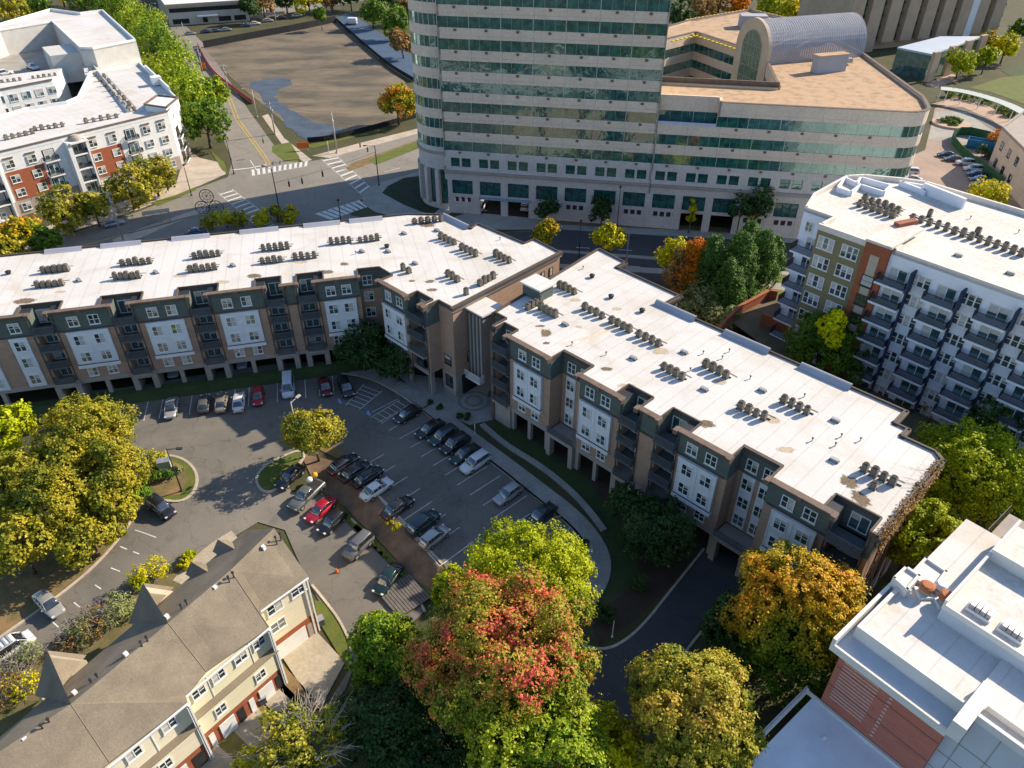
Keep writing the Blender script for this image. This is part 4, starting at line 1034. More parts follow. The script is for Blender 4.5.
# corner pavilion with brown eaves
pv=LP([(145,105),(166,108),(178,98),(158,96)],15.2); M().prism(pv,ZR-1,15.2,top=True).build('corner_pavilion',WHITE,BL)
m=M()
for a,b in edges(pv): m.wall(a,b,15.2,15.55,.5,off=-.35)
m.build('pavilion_eaves',CORN,BL)
FR=Face(BL,strip[1],math.atan2(strip[2][1]-strip[1][1],strip[2][0]-strip[1][0]))
for z in rowz[:3]:
    FR.build(M().box(2.6,6.2,-.9,0,z-1.5,z-1.25),'balcony_floor',WHITE); FR.build(M().box(2.8,6.0,-.03,.02,z-1.2,z+1.2),'balcony_recess',DARKIN); FR.rail(4.4,.85,z-1.25,3.4,.85,mt=DARK)
FR.win(4.4,.02,12.1,w=1.6,h=1.6)
Fs=Face(BL,strip[2],math.atan2(strip[3][1]-strip[2][1],strip[3][0]-strip[2][0])); Ls=math.hypot(strip[3][1]-strip[2][1],strip[3][0]-strip[2][0])
for i in range(6):
    for z in rowz: Fs.win(4+i*(Ls-8)/5,.02,z,w=1.8)
for a,b in ((.16,.38),(.44,.80)): Fs.build(M().box(Ls*a,Ls*b,-.1,.3,ZR,ZR+1.5),'raised_parapet',WHITE)
Fs.build(M().box(Ls*.38,Ls*.44,-.3,2.2,ZR,ZR+2.0),'raised_parapet',WHITE)
# courtyard far range
cr_=LP([(-90,108),(0,89),(55,78),(66,72),(0,73),(-90,92)],ZR)[::1]
far=LP([(-90,110),(0,90),(52,80),(62,68),(0,76),(-90,96)],ZR)
M().prism(far,0,ZR,top=False).build('white_wall',WHITE,BL); M().poly([(p[0],p[1],ZR) for p in far]).build('roof',ROOF,BL)
Ff=Face(BL,far[1],math.atan2(far[2][1]-far[1][1],far[2][0]-far[1][0])); Lf=math.hypot(far[2][1]-far[1][1],far[2][0]-far[1][0])
for i in range(-1,4):
    for z in (5.1,8.2,11.4): Ff.win(2.5+i*Lf/4,.02,z,kind='door' if i%2 else 'twin',w=2.2,h=2.0,gm=GLASSD)
Ff.build(M().box(-20,Lf,-.25,.1,ZR,ZR+.35),'cornice',CORN)
# higher range, parking deck in its lee
ZH=18.3
hi=LP([(-60,52),(0,31),(52,22.5),(80,49),(93,49.5),(136,41),(103,11),(80,14),(51,10),(0,25),(-60,40)],ZH)
M().prism(hi,0,ZH,top=False).build('upper_wall',mat('pale stucco',(.55,.53,.49),None,.5,.8),BL); M().poly([(p[0],p[1],ZH-.3) for p in hi]).build('roof',ROOF,BL)
m=M()
for a,b in edges(hi): m.wall(a,b,ZH-.4,ZH+.6,.35)
m.build('parapet',WHITE,BL)
gap=LP([(80,52),(93,52),(136,44),(141,62),(92,74),(85,76)],ZR)
M().prism(gap,0,ZR-.4,top=True).build('link_roof',ROOF,BL)
dk=LP([(-60,60),(0,36),(54,28),(84,58),(60,74),(-60,96)],11.0)
M().prism(dk,0,11.0).build('parking_deck',CONC,BL)
sb=LP([(42,47),(76,43),(84,52),(50,56)],ZR+3); M().prism(sb,9,ZR+3).build('stair_block',mat('stair block render',(.55,.53,.49),None,.5,.8),BL)
# ------------------------------------------------------------------ right: pale apartment building with dark balconies
ZB=25.0
pA=at(819.4,225.5,ZB); pB=at(1024,298,ZB); AB=math.degrees(math.atan2(pB[1]-pA[1],pB[0]-pA[0]))
OB=(pA[0],pA[1]); wb,lb=frame_xy(OB,AB)
BR=thing('apartment_building','pale apartment building with olive and red brick bays and stacked dark balconies','apartment building',(OB[0],OB[1],0),R(AB))
LB=lambda pts,z=ZB: [lb(*at(px,py,z)[:2]) for px,py in pts]
uB=lambda px,py: facept(px,py,OB,AB)
u_ol=LB([(868.5,242)])[0][0]; u_r0,_d=LB([(868,236)])[0]; u_r1=LB([(893,244)])[0][0]; u_w=LB([(891,252)])[0][0]
lc=LB([(804.5,209),(813,195),(846,177),(864,176),(901.5,179.5),(926,183),(1024,219)])
dpth=lc[5][1]
wl0=LB([(832,218)])[0]
# white corner section left of the olive bay
P_=[(lc[0][0],lc[0][1]),(wl0[0]-.5,lc[0][1]-0.0),(wl0[0]-.5,.4)] 
poly=[(lc[0][0],lc[0][1]),(.0,lc[0][1]),(0,0),(u_ol,0),(u_ol+.05,2.2),(u_w,2.2),(u_w,0)]
x1=LB([(1024,298)])[0][0]+22
poly+=[(x1,0),(x1,dpth-1.0),(lc[5][0],dpth),(lc[4][0],lc[4][1]),(lc[3][0],lc[3][1]),(lc[2][0],lc[2][1]),(lc[1][0],lc[1][1])]
# clean order: start at the corner
M().prism(poly,0,ZB,top=False).build('white_wall',OFFW,BR)
BRroof=mat('warm white roof',(.66,.63,.58),(.57,.52,.45),.12,.8,fine=2)
M().poly([(p[0],p[1],ZB-.35) for p in poly]).build('roof',BRroof,BR)
m=M()
for a,b in edges(poly): m.wall(a,b,ZB-.4,ZB+.35,.4)
m.build('parapet',mat('cream coping',(.68,.62,.54),None,1,.7),BR)
FB=Face(BR,(0,0),0); rows=[ZB-2.95-2.98*k for k in range(8)]
FB.build(M().box(.05,u_ol-.05,-.25,.1,2,ZB-.45),'olive_wall',OLIVE)
FB.build(M().box(.0,u_ol,-.35,.1,ZB-.45,ZB+.38),'olive_coping',mat('cream coping2',(.68,.62,.54),None,1,.7))
for z in rows:
    FB.win(u_ol*.24,.27,z+.85,kind='triple',w=2.5,h=1.9); FB.win(u_ol*.74,.27,z+.85,kind='triple',w=2.5,h=1.9)
# red stair bay
FB.build(M().box(u_ol,u_w,-.5,2.3,2,ZB+.4),'brick_bay',BRICKR)
FB.build(M().box(u_ol-.1,u_w+.1,-.6,8.5,ZB+.4,ZB+.75),'bay_roof',BRroof)
FB.build(M().box(u_ol+1.1,u_w-1.1,-.58,-.45,4,ZB-1.2),'stone_strip',mat('buff stone',(.48,.40,.30),None,1,.8))
for k in range(6): FB.win((u_ol+u_w)/2,.6,ZB-5.0-2.98*k,kind='single',w=1.7,h=1.7,fm=DARK)
# white range: balcony columns and triple windows
b0=uB(880,263)[0]; step=(uB(1000,322)[0]-uB(882,287)[0])/2.33
ubal=[]
for px,py in ((880,270),(923,298),(983,315),(1040,340)):
    pass
u1_=uB(893,262)[0]; 
sp=(uB(962,262+36)[0]-uB(895,252+22)[0])
cols_b=[facept(897.5,274,OB,AB)[0],facept(945.5,292,OB,AB)[0],facept(997,313,OB,AB)[0]]
dcol=(cols_b[2]-cols_b[0])/2
cols_b=[cols_b[0]+dcol*i for i in range(5)]
for i,u in enumerate(cols_b):
    for k,z in enumerate(rows):
        FB.build(M().box(u-2.1,u+1.9,-1.5,.1,z-1.45,z-1.18),'balcony_floor',OFFW)
        FB.rail(u-.1,1.42,z-1.18,3.9,1.4,mt=DARK,h=1.1,bars=.13)
        FB.win(u+.1,.02,z-.05,kind='door',w=2.5,h=2.1,name='balcony_door',gm=GLASSD)
        if k==0: FB.build(M().box(u+2.05,u+2.3,-1.45,.0,z-1.4,z+1.7),'privacy_fin',mat('navy panel',(.03,.045,.09),None,1,.7))
        else: FB.build(M().box(u+1.95,u+2.12,-.8,.0,z-1.2,z+1.55),'privacy_fin',MATS['navy panel'])
    for k,z in enumerate(rows):
        FB.win(u+dcol*.5-.05,.02,z+.35,kind='triple',w=2.6,h=1.7)
# stepped balconies on the white corner
Fk=Face(BR,(lc[0][0],lc[0][1]),0)
for k,z in enumerate(rows[1:]):
    w_=-lc[0][0]-.2
    Fk.build(M().box(.2,w_+.0,-1.9,.1,z-.25,z),'balcony_floor',OFFW); Fk.rail(w_/2+.1,1.85,z,w_-.2,1.8,mt=DARK,h=1.15)
    Fk.win(w_*.55,.02,z+1.1,kind='door',w=1.8,h=2.1,name='balcony_door')
Fk.win(1.4,.02,rows[0]+.6,w=1.2,h=1.6)
Fk2=Face(BR,poly[-1],math.atan2(poly[0][1]-poly[-1][1],poly[0][0]-poly[-1][0]))
# notched lighter roof pieces at the back
for pts in ([(846,177),(860,183),(851,190),(839,186)],[(862,176.5),(890,184),(884,190),(858,182)],[(900,180),(926,190),(926,184)]):
    q=LB(pts,ZB+.6)
    m=M()
    for a,b in edges(q): m.wall(a,b,ZB-.35,ZB+.5,.3)
    m.build('raised_parapet',OFFW,BR)
q=LB([(926,183),(967,199)],ZB+1.2); M().wall(q[1],q[0],ZB-.4,ZB+1.3,.5).build('raised_parapet',OFFW,BR)
# terrace wall in brick left of it and raised lawn
# ------------------------------------------------------------------ bottom right: brick and white building with stepped roofs
ZK=17.3
cK=at(843,638,ZK); dK=at(955,721,ZK); AK=math.degrees(math.atan2(dK[1]-cK[1],dK[0]-cK[0])); OK=(cK[0],cK[1]); wk,lk_=frame_xy(OK,AK)
BK=thing('brick_building','dark red brick building with white stepped roofs and terracotta vents in the bottom right corner','building',(OK[0],OK[1],0),R(AK))
LK=lambda pts,z=ZK: [lk_(*at(px,py,z)[:2]) for px,py in pts]
LKb=LK([(955,721)])[0][0]
nw=LK([(905,565)],ZK)[0]  # far corner
BWHT=mat('building white',(.70,.67,.62),(.64,.60,.54),.4,.7)
COOL=mat('cool panel white',(.52,.55,.58),(.47,.50,.53),.4,.7)
main=[(0,0),(LKb,0),(LKb,-.01+0),(LKb,nw[1]),(0,nw[1])]
main=[(0.25,.3),(LKb-.1,.3),(LKb-.1,nw[1]+10),(.25,nw[1]+10)]
M().prism(main,0,ZK-1.2,top=False).build('brick_wall',BRICKD,BK)
ZI=ZK+.4; ik=LK([(857,626)],ZI)[0]; ik2=LK([(964,703)],ZI)[0]; ik3=LK([(899,581)],ZI)[0]
M().poly([(ik[0],ik[1],ZK-.1),(LKb-.1,ik[1],ZK-.1),(LKb-.1,nw[1]+10,ZK-.1),(ik[0],nw[1]+10,ZK-.1)]).build('roof',ROOF,BK)
m=M(); m.box(-.35,LKb+.2,-.45,ik[1],ZK-1.4,ZK-.98); m.box(-.35,ik[0],ik[1],nw[1],ZK-1.4,ZK-.985); m.build('gutter_ledge',COOL,BK)
m=M(); m.box(-.5,-.2,-.6,nw[1],ZK-1.5,ZK+.0); m.box(-.2,LKb,-.6,-.42,ZK-1.5,ZK-.7); m.box(ik[0],LKb-.1,ik[1],ik[1]+.25,ZK-1.4,ZI); m.box(ik[0],ik[0]+.3,ik[1]+.25,ik3[1],ZK-1.4,ZI); m.build('roof_kerb',BWHT,BK)
# recessed pale courses in the brick
m=M()
for i in range(15): 
    z=ZK-1.9-i*.42; m.box(.8+.0*i,LKb*.42,.26,.3,z,z+.07)
m.build('pale_course',mat('pale mortar band',(.72,.60,.52),None,1,.8),BK)
m=M()
for i in range(14): m.box(LKb*.52,LKb*.55,.24,.3,ZK-1.9-i*.5,ZK-1.8-i*.5)
m.build('slot_pattern',MATS['pale mortar band'],BK)
for i in range(1,4): M().box(.3,LKb-.1,.27,.3,ZK-1.2-i*2.6,ZK-1.16-i*2.6).build('joint',BROWN,BK)
# white fin at the corner and panelled wall beyond
M().box(LKb-.1,LKb+.9,-.8,4.2,ZK-.9,ZK+.9).build('white_fin',BWHT,BK)
Zp=ZK+.6
M().box(LKb-.08,LKb+14,1.0,nw[1]+6,0,Zp-.4).build('panel_wall',COOL,BK)
m=M()
for i in range(7): m.box(LKb-.0,LKb+14,.955,1.0,2.2*i+1,2.2*i+1.05)
for i in range(7): m.box(LKb+.9+1.9*i,LKb+.95+1.9*i,.955,1.0,0,Zp-.4)
m.build('panel_joints',STUCCO,BK)
M().box(LKb+1.0,LKb+14,2.4,2.7,Zp-.4,Zp+.2).build('roof_kerb',BWHT,BK); M().box(LKb+.9,LKb+14,.9,1.2,Zp-.4,Zp+.35).build('roof_kerb',BWHT,BK)
M().poly([(LKb-.08,1,Zp-.38),(LKb+14,1,Zp-.38),(LKb+14,nw[1]+6,Zp-.38),(LKb-.08,nw[1]+6,Zp-.38)]).build('roof',ROOF,BK)
window(BK,(LKb+3.2,.98,ZK-6.2),0,kind='single',w=1.7,h=1.7,fm=STUCCO)
# low terrace in front
lt_=LK([(820,701),(906,768)],8.0); 
M().prism([(lt_[0][0]-.6,-9),(LKb+4,-9),(LKb+4,.28),(lt_[0][0]-.6,.28)],0,8.0).build('low_roof',mat('blue grey membrane',(.76,.79,.82),(.66,.69,.73),.4,.6),BK)
m=M(); m.box(-1.2,-.9,-9,.3,8.0,8.45).box(-1.2,LKb+2,.02,.28,8.0,8.3); m.build('roof_kerb',BWHT,BK)
railing(BK,(-1.0,-4.5,8.4),-math.pi/2,9.0,.1,h=.6,sides=False,mt=METAL,bars=1.2)
M().lathe((2.4,-2.4,8.0),[(.16,0),(.16,.35),(.05,.4)],8).build('roof_drain',WHITE,BK); M().lathe((4.9,-5.2,8.0),[(.16,0),(.16,.35),(.05,.4)],8).build('roof_drain',WHITE,BK)
# upper block
ZU=ZK+1.75
ub=LK([(943,608),(1030,657),(1090,560),(1012,535),(958,585)],ZU)
m=M(); u0,v0=LK([(943.5,617)],ZK-1)[0]
ua=LK([(944,604)],ZU)[0]
M().prism([(ua[0],ua[1]),(ua[0]+16,ua[1]),(ua[0]+16,ua[1]+14),(ua[0]+.0,ua[1]+14)],ZK-.3,ZU-.3,top=False).build('upper_wall',COOL,BK)
M().poly([(ua[0],ua[1],ZU-.3),(ua[0]+16,ua[1],ZU-.3),(ua[0]+16,ua[1]+14,ZU-.3),(ua[0],ua[1]+14,ZU-.3)]).build('upper_roof',BRroof,BK)
m=M().box(ua[0],ua[0]+16,ua[1]-.06,ua[1]+.12,ZU-.5,ZU+.05).box(ua[0]-.06,ua[0]+.15,ua[1],ua[1]+14,ZU-.5,ZU+.5).box(ua[0],ua[0]+7,ua[1]+8.0,ua[1]+8.2,ZU-.3,ZU+.9); m.build('roof_kerb',BWHT,BK)
for (px,py) in ((986,612),(1018,633)):
    q=LK([(px-2,py-6)],ZU+.5)[0]
    m=M()
    for i in range(4): m.obox((q[0]+i*.42-.6,q[1],0),(.34,1.15,.75+.05*(i%2)),0,z0=ZU-.3)
    m.build('ridge_vent',METAL,BK); M().obox((q[0],q[1],0),(1.9,1.35,.3),0,z0=ZU-.32).build('vent_curb',WHITE,BK)
# low platforms and upstands along the tree side
for pts,z in (([(893,577),(906,565),(921,575),(908,590)],ZK+.95),([(909,574),(926,556),(948,571),(934,590)],ZK+.45)):
    q=LK(pts,z)
    if sum(q[i][0]*q[(i+1)%4][1]-q[(i+1)%4][0]*q[i][1] for i in range(4))<0: q=q[::-1]
    M().prism(q,ZK-1.3,z-.25).build('low_platform',BWHT,BK); m=M()
    for a_,b_ in edges(q): m.wall(a_,b_,z-.25,z,.22)
    m.build('roof_kerb',BWHT,BK)
q=LK([(897,581),(911,591)],ZK+.8); M().wall(q[0],q[1],ZK-.3,ZK+.8,.18).build('roof_kerb',COOL,BK)
fv=LK([(932,577)],ZK)[0]
# balcony boxes with loungers dropping off the side
for (px,py,z) in ((966,568,14.0),(1015,535,14.0)):
    q=LK([(px,py)],z)[0]; m=M().box(q[0]-1.6,q[0]+2.2,q[1]-2.6,q[1]+2.6,z-.3,z); m.build('terrace_floor',STUCCO,BK)
    railing(BK,(q[0]-1.6,q[1],z),-math.pi/2,5.2,.2,mt=DARK,sides=False)
    o=M().box(-1.0,1.0,-.35,.35,0,.35).box(-1.0,-.2,-.35,.35,.35,.6).build('lounge_chair',DARK,None,(*wk(q[0]+.5,q[1]+(-.8)),z),R(AK)); tag(o,'dark lounge chair on the terrace '+('beside the terracotta vents' if px<1000 else 'at the right edge of the photo'),'lounge chair','terrace loungers')
# round vents
for n_,(px,py,mt_,r_,h_) in enumerate(((929,583,TERRA,.62,.9),(949,593,TERRA,.62,.9),(944,581,WHITE,.5,.6))):
    q=at(px,py,ZK+h_*.5); q=at(px,py,ZK+.9+h_*.5); t=thing('roof_vent',('round terracotta capped vent left of the silver one','round terracotta capped vent right of the silver one','round silver vent between two terracotta capped vents')[n_],'roof vent',(q[0],q[1],ZK-.1),0,'round roof vents')
    M().lathe((0,0,0),[(r_*.8,0),(r_*.8,h_)],18).build('duct',STUCCO,t); M().lathe((0,0,h_),[(r_,-.1),(r_,.25),(r_*.7,.38),(.05,.4)],18).build('cap',mt_,t,smooth=False)
    M().box(-r_,r_,-r_,r_,0,.25).build('curb',WHITE,t)
# ------------------------------------------------------------------ bottom left: townhouse row
HZ=7.3; HR=10.6
ridge=[(-30,818),(71,704),(168,623),(231,570),(274,528)]
rw_=[at(px,py,HR)[:2] for px,py in ((71,704),(274,528))]
AH=math.degrees(math.atan2(rw_[1][1]-rw_[0][1],rw_[1][0]-rw_[0][0]))
OH=rw_[1]; wh,lh=frame_xy(OH,AH)     # x runs up the row (end unit at 0, others negative), y to the street side
TH=thing('townhouse_row','row of cream townhouses with tan shingle roof, two peaked gables and white garage doors','townhouses',(OH[0],OH[1],0),R(AH))
LH=lambda px,py,z: lh(*at(px,py,z)[:2])
FY=5.2; GROUNDH=-3
RP={k:LH(*v,HR) for k,v in dict(r0=(274,528),r1=(230.6,570),r2=(168,623),r3=(71,704),r4=(-40,778)).items()}
EP={k:LH(*v,HZ) for k,v in dict(a=(307,577.5),b=(261,610),c=(268.8,627),d=(206.3,671.6),e=(185.5,695.5),f=(187.5,702),g=(109.5,762),h=(20,838)).items()}
d_=.18
def slope(pts):
    n=len(pts); m=M(); m.add([(p[0],p[1],p[2]) for p in pts]+[(p[0],p[1],p[2]-d_) for p in pts],[tuple(range(n)),tuple(range(n,2*n))[::-1]]+[(i,n+i,n+(i+1)%n,(i+1)%n) for i in range(n)]); return m
r3=lambda k:(*RP[k],HR); e3_=lambda k:(*EP[k],HZ)
def ext(p,q,t,z): return (p[0]+(q[0]-p[0])*t,p[1]+(q[1]-p[1])*t,z)
for i,pts in enumerate(([r3('r0'),r3('r1'),ext(EP['b'],EP['a'],-.06,HZ),ext(EP['b'],EP['a'],1.03,HZ)],[r3('r1'),r3('r2'),e3_('d'),e3_('c')],[r3('r2'),r3('r3'),e3_('g'),e3_('f'),e3_('e'),e3_('d')],[r3('r3'),r3('r4'),e3_('h'),e3_('g')])):
    slope(pts).build('roof',SHING,TH)
    if i: m=M().tube(pts[0],pts[-1],.05,.05,5); m.build('party_ridge',mat('ridge shingles',(.22,.18,.125),(.18,.145,.10),.8,.9),TH)
for a_,b_ in (('r1','r0'),('r2','r1'),('r3','r2'),('r4','r3')):
    A_,B_=RP[a_],RP[b_]; slope([r3(a_),r3(b_),(B_[0]+(.0),FY,HZ),(A_[0],FY,HZ)]).build('roof',SHING,TH)
M().add([(RP['r0'][0]-.3,RP['r0'][1],HR-.2),(EP['a'][0]-.2,EP['a'][1]+.3,HZ-.2),(RP['r0'][0]-.2,FY-.3,HZ-.2)],[(0,1,2)]).build('gable_wall',YSIDE,TH)
M().prism([(EP['a'][0]-.2,EP['a'][1]+.3),(RP['r0'][0]-.2,FY-.3),(RP['r4'][0],FY-.3),(RP['r4'][0],0),(RP['r1'][0],-1.5)],GROUNDH,HZ-.2,top=False).build('core_wall',YSIDE,TH)
# garage-side walls, stepped
segs=[('b','a'),('e','c'),('h','f')]
for i,(ka,kb) in enumerate(segs):
    A_,B_=EP[ka],EP[kb]; L=math.hypot(B_[0]-A_[0],B_[1]-A_[1]); an=math.atan2(B_[1]-A_[1],B_[0]-A_[0]); zb=-2.0
    F=Face(TH,(A_[0]-math.sin(an)*.35,A_[1]+math.cos(an)*.35),an)
    F.build(M().box(0,L,0,3.2,GROUNDH,HZ-.12),'wall',YSIDE if i!=1 else YSIDE2)
    F.build(M().box(-.1,L+.1,-.50,-.36,HZ-.22,HZ-.04),'gutter',WHITE)
    if i==0:
        F.build(M().box(-.02,L+.02,-.06,.1,zb-1,zb+3.1),'brick_base',BRICKR)
        F.build(M().box(L*.08,L*.74,-.12,-.02,zb,zb+2.35),'garage_door',WHITE); F.build(M().box(L*.78,L*.90,-.10,-.02,zb,zb+2.1),'side_door',STUCCO)
        F.win(L*.27,.02,HZ-1.35,w=1.8,h=1.5); F.win(L*.80,.02,HZ-1.15,w=1.8,h=1.5); F.win(L*.24,.02,HZ-4.1,w=1.8,h=1.5)
        F.build(M().box(L-.02,L+.14,-.12,.04,zb-1,HZ-.2),'corner_board',WHITE); F.build(M().box(L-.5,L-.36,-.16,-.02,zb,HZ-.2),'drain_pipe',WHITE)
    else:
        F.build(M().box(-.02,L,-.5,.1,zb-1,zb+2.9),'brick_base',BRICKR)
        F.build(M().box(-.02,L,-.55,.05,zb+2.9,zb+5.7),'lower_wall',YSIDE if i!=1 else YSIDE2); F.build(M().box(-.05,L+.05,-.8,.0,zb+5.7,zb+5.8),'skirt_roof',SHING)
        for h_ in (0,1):
            u0=L*.5*h_
            F.build(M().box(u0+L*.16,u0+L*.34,-.62,-.5,zb,zb+2.2),'garage_door',WHITE); F.build(M().box(u0+L*.38,u0+L*.46,-.56,-.48,zb,zb+2.1),'side_door',DARKIN); F.build(M().box(u0+L*.03,u0+L*.09,-.58,-.5,zb,zb+2.1),'side_door',WHITE)
            F.win(u0+L*.13,.03,HZ-1.25,w=1.4,h=1.4); F.win(u0+L*.36,.03,HZ-1.25,w=1.4,h=1.4); F.win(u0+L*.24,.56,zb+4.3,w=1.2,h=1.3)
            F.build(M().box(u0+L*.25-.04,u0+L*.25+.04,-.06,.0,zb+5.8,HZ-.3),'trim_board',WHITE)
        F.build(M().box(L-.16,L+.02,-.7,.05,zb-1,HZ-.2),'corner_board',WHITE); F.build(M().tube((L-.3,-.62,zb),(L-.3,-.62,HZ-.3),.06,.06,6),'drain_pipe',WHITE)
# street-side cross gables (peaked) and dormers
def cross(rk,ap,rc,lc_,name='gable_roof'):
    r_=RP[rk]; A_=LH(*ap,HR); Rc=LH(*rc,HZ); Lc=LH(*lc_,5.9); m=M(); e=.02
    m.add([(*r_,HR+e),(*A_,HR+e),(*Rc,HZ),(r_[0]+1.2,FY-.6,HZ+.5)],[(0,3,2,1)]); m.add([(*r_,HR+e),(*A_,HR+e),(*Lc,5.9),(Lc[0]+1.2,Lc[1]-2.6,6.6)],[(0,1,2,3)]); m.build(name,SHING,TH)
    dx,dy=r_[0]-A_[0],r_[1]-A_[1]; l=math.hypot(dx,dy); dx,dy=dx/l*.4,dy/l*.4
    M().add([(Lc[0]+dx+.2,Lc[1]+dy,GROUNDH),(Rc[0]+dx-.2,Rc[1]+dy,GROUNDH),(Rc[0]+dx-.2,Rc[1]+dy,HZ-.1),(A_[0]+dx,A_[1]+dy,HR-.2),(Lc[0]+dx+.2,Lc[1]+dy,5.8)],[(0,1,2,3,4)][::-1]).build('gable_wall',YSIDE,TH)
    M().prism([(Lc[0]+dx+.3,Lc[1]+dy-.1),(Lc[0]+dx+.6,0),(Rc[0]+dx-.3,0),(Rc[0]+dx-.3,Rc[1]+dy-.1)],GROUNDH,5.7,top=False).build('wall',YSIDE,TH)
cross('r3',(47.5,650.6),(86.5,655),(35,696)); cross('r2',(143,583),(174,587),(128.5,624))
for px,py in ((222,572),(248,548)):
    x,y_=LH(px,py,HR-.4); M().prism([(x-.8,3.2),(x+.8,3.2),(x+.8,FY+.3),(x-.8,FY+.3)],HZ-1.5,HZ+.3,top=False).build('dormer_wall',YSIDE,TH)
    M().add([(x-1.0,3.0,HZ+.25),(x,2.4,HZ+1.25),(x+1.0,3.0,HZ+.25),(x-1.0,FY+.5,HZ+.25),(x,FY+.5,HZ+1.25),(x+1.0,FY+.5,HZ+.25)],[(0,1,4,3),(1,2,5,4)]).build('dormer_roof',SHING,TH)
# roof vents (turbine + pipes)
VN=0
for px,py,lab in ((26,741,'nearest the bottom left corner'),(128,658,'between the two peaked gables'),(216,590,'second from the end gable'),(168,619,'right of the upper peaked gable'),(75,693,'right of the lower peaked gable'),(264,549,'nearest the end gable')):
    x,y,_=at(px,py,HR-.6); lx,ly=lh(x,y); zz=HR-abs(ly)*(HR-HZ)/5.8-.02
    t=thing('roof_vent','white box vent and two pipes on shingle roof, '+lab,'roof vent',(x,y,zz),R(AH),'vents on the townhouse roof')
    M().box(-.17,.17,-.17,.17,-.2,.34).build('box_vent',WHITE,t)
    for dx in (1.3,1.9): M().tube((dx,-.5,-.4),(dx,-.5,.75),.06,.06,6).lathe((dx,-.5,.65),[(.13,0),(.13,.18),(.03,.2)],8).build('pipe',DARK,t)
# ------------------------------------------------------------------ buildings at the top
# striped office block, top right
pf=at(895,70,0); qf=at(1010,100,0)
OS=at(858,52,0)[:2]; OS2=at(996,38,0)[:2]; OSA=math.atan2(OS2[1]-OS[1],OS2[0]-OS[0])
os_=thing('office_block','tall tan office block with deep vertical stone fins and dark glass slots','office building',(OS[0],OS[1],0),OSA)
SLAB=mat('brown stone fin',(.46,.34,.24),(.40,.29,.20),.3,.85)
nf=8; pitch=9.0
M().box(-8,nf*pitch,1.6,30,0,44).build('core_wall',SLAB,os_)
for i in range(-1,nf):
    M().box(i*pitch,i*pitch+5.6,-1.4,1.6,3.0 if i>0 else 0,44).build('stone_fin',SLAB,os_)
    glass_band(os_,[((i*pitch+5.6,1.35),(i*pitch+pitch,1.35))],3.0,44,seg=1.5,big=1,inset=.02)
    mm=M()
    for k in range(10): mm.box(i*pitch+5.6,i*pitch+pitch,1.1,1.5,4+k*4,4.9+k*4)
    mm.build('floor_band',DARK,os_)
M().box(5*pitch+5.4,5*pitch+8.9,-1.5,1.6,0,44).build('white_fin',WSIDE,os_)
# glass entrance pavilion
q=[at(*p,8.0)[:2] for p in ((897,49),(932,56),(982,38),(940,38))]
en=thing('glass_pavilion','low glass entrance pavilion with flat blue grey roof under the fins','pavilion',(q[0][0],q[0][1],0),0)
loc=[(p[0]-q[0][0],p[1]-q[0][1]) for p in q]
M().prism(loc,8.0,8.6,bot=True).build('flat_roof',mat('blue pavilion roof',(.38,.45,.55),(.45,.5,.55),.2,.6),en); M().prism([(p[0]*.97+.3,p[1]*.97+.4) for p in loc],0,8.0,top=False).build('glass_wall',GLASSD,en)
for j in range(4):
    t_=j/3.2; p=(loc[1][0]+(loc[2][0]-loc[1][0])*t_,loc[1][1]+(loc[2][1]-loc[1][1])*t_); M().obox((p[0]+1,p[1]-1,0),(1.2,3.5,9.6),R(-60),z0=0).build('stone_fin',SLAB,en)
# sign disc on the tower left of the fins
sq=at(850,6,20)
# curved walkway canopy
cl=[at(px,py,4.2)[:2] for px,py in ((941,88),(960,90),(985,96),(1008,104),(1024,112),(1050,128))]; cl=smooth_line(cl,2)
cn=thing('walkway_canopy','curved pale walkway canopy on white legs beside the turning circle','canopy',(cl[0][0],cl[0][1],0),0)
m=M(); L_=[(p[0]-cl[0][0],p[1]-cl[0][1]) for p in cl]
for a,b in zip(L_,L_[1:]):
    dx,dy=b[0]-a[0],b[1]-a[1]; l=math.hypot(dx,dy); nx,ny=-dy/l*1.5,dx/l*1.5
    m.add([(a[0]+nx,a[1]+ny,4.3),(a[0]-nx,a[1]-ny,4.0),(b[0]-nx,b[1]-ny,4.0),(b[0]+nx,b[1]+ny,4.3),(a[0]+nx,a[1]+ny,4.1),(a[0]-nx,a[1]-ny,3.8),(b[0]-nx,b[1]-ny,3.8),(b[0]+nx,b[1]+ny,4.1)],[(3,2,1,0),(4,5,6,7),(0,1,5,4),(2,3,7,6)])
m.build('canopy_roof',CANOPY,cn)
for i in range(0,len(L_),3): M().tube((L_[i][0],L_[i][1],0),(L_[i][0]+.5,L_[i][1]+.2,4.1),.14,.12,6).build('leg',WHITE,cn)
# tan building at the right edge
ZT=10
q=[at(*p,ZT)[:2] for p in ((1002,128),(1080,205),(1110,150),(1024,112))]; base=q[0]
tb=thing('tan_building','tan stucco building cut by the right edge of the photo beside the blue skip','building',(base[0],base[1],0),0)
loc=[(p[0]-base[0],p[1]-base[1]) for p in q]
M().prism(loc,0,ZT,top=False).build('wall',TAN,tb); M().poly([(p[0],p[1],ZT-.2) for p in loc]).build('roof',STUCCO,tb)
m=M()
for a,b in edges(loc): m.wall(a,b,ZT-.2,ZT+.5,.4,off=-.15)
m.build('parapet',STUCCO,tb); Ft=Face(tb,loc[0],math.atan2(loc[1][1]-loc[0][1],loc[1][0]-loc[0][0]))
for u in (4,9.5,15): 
    for z in (2.6,6.8): Ft.win(u,.02,z,w=1.7,h=2.0,fm=DARK)
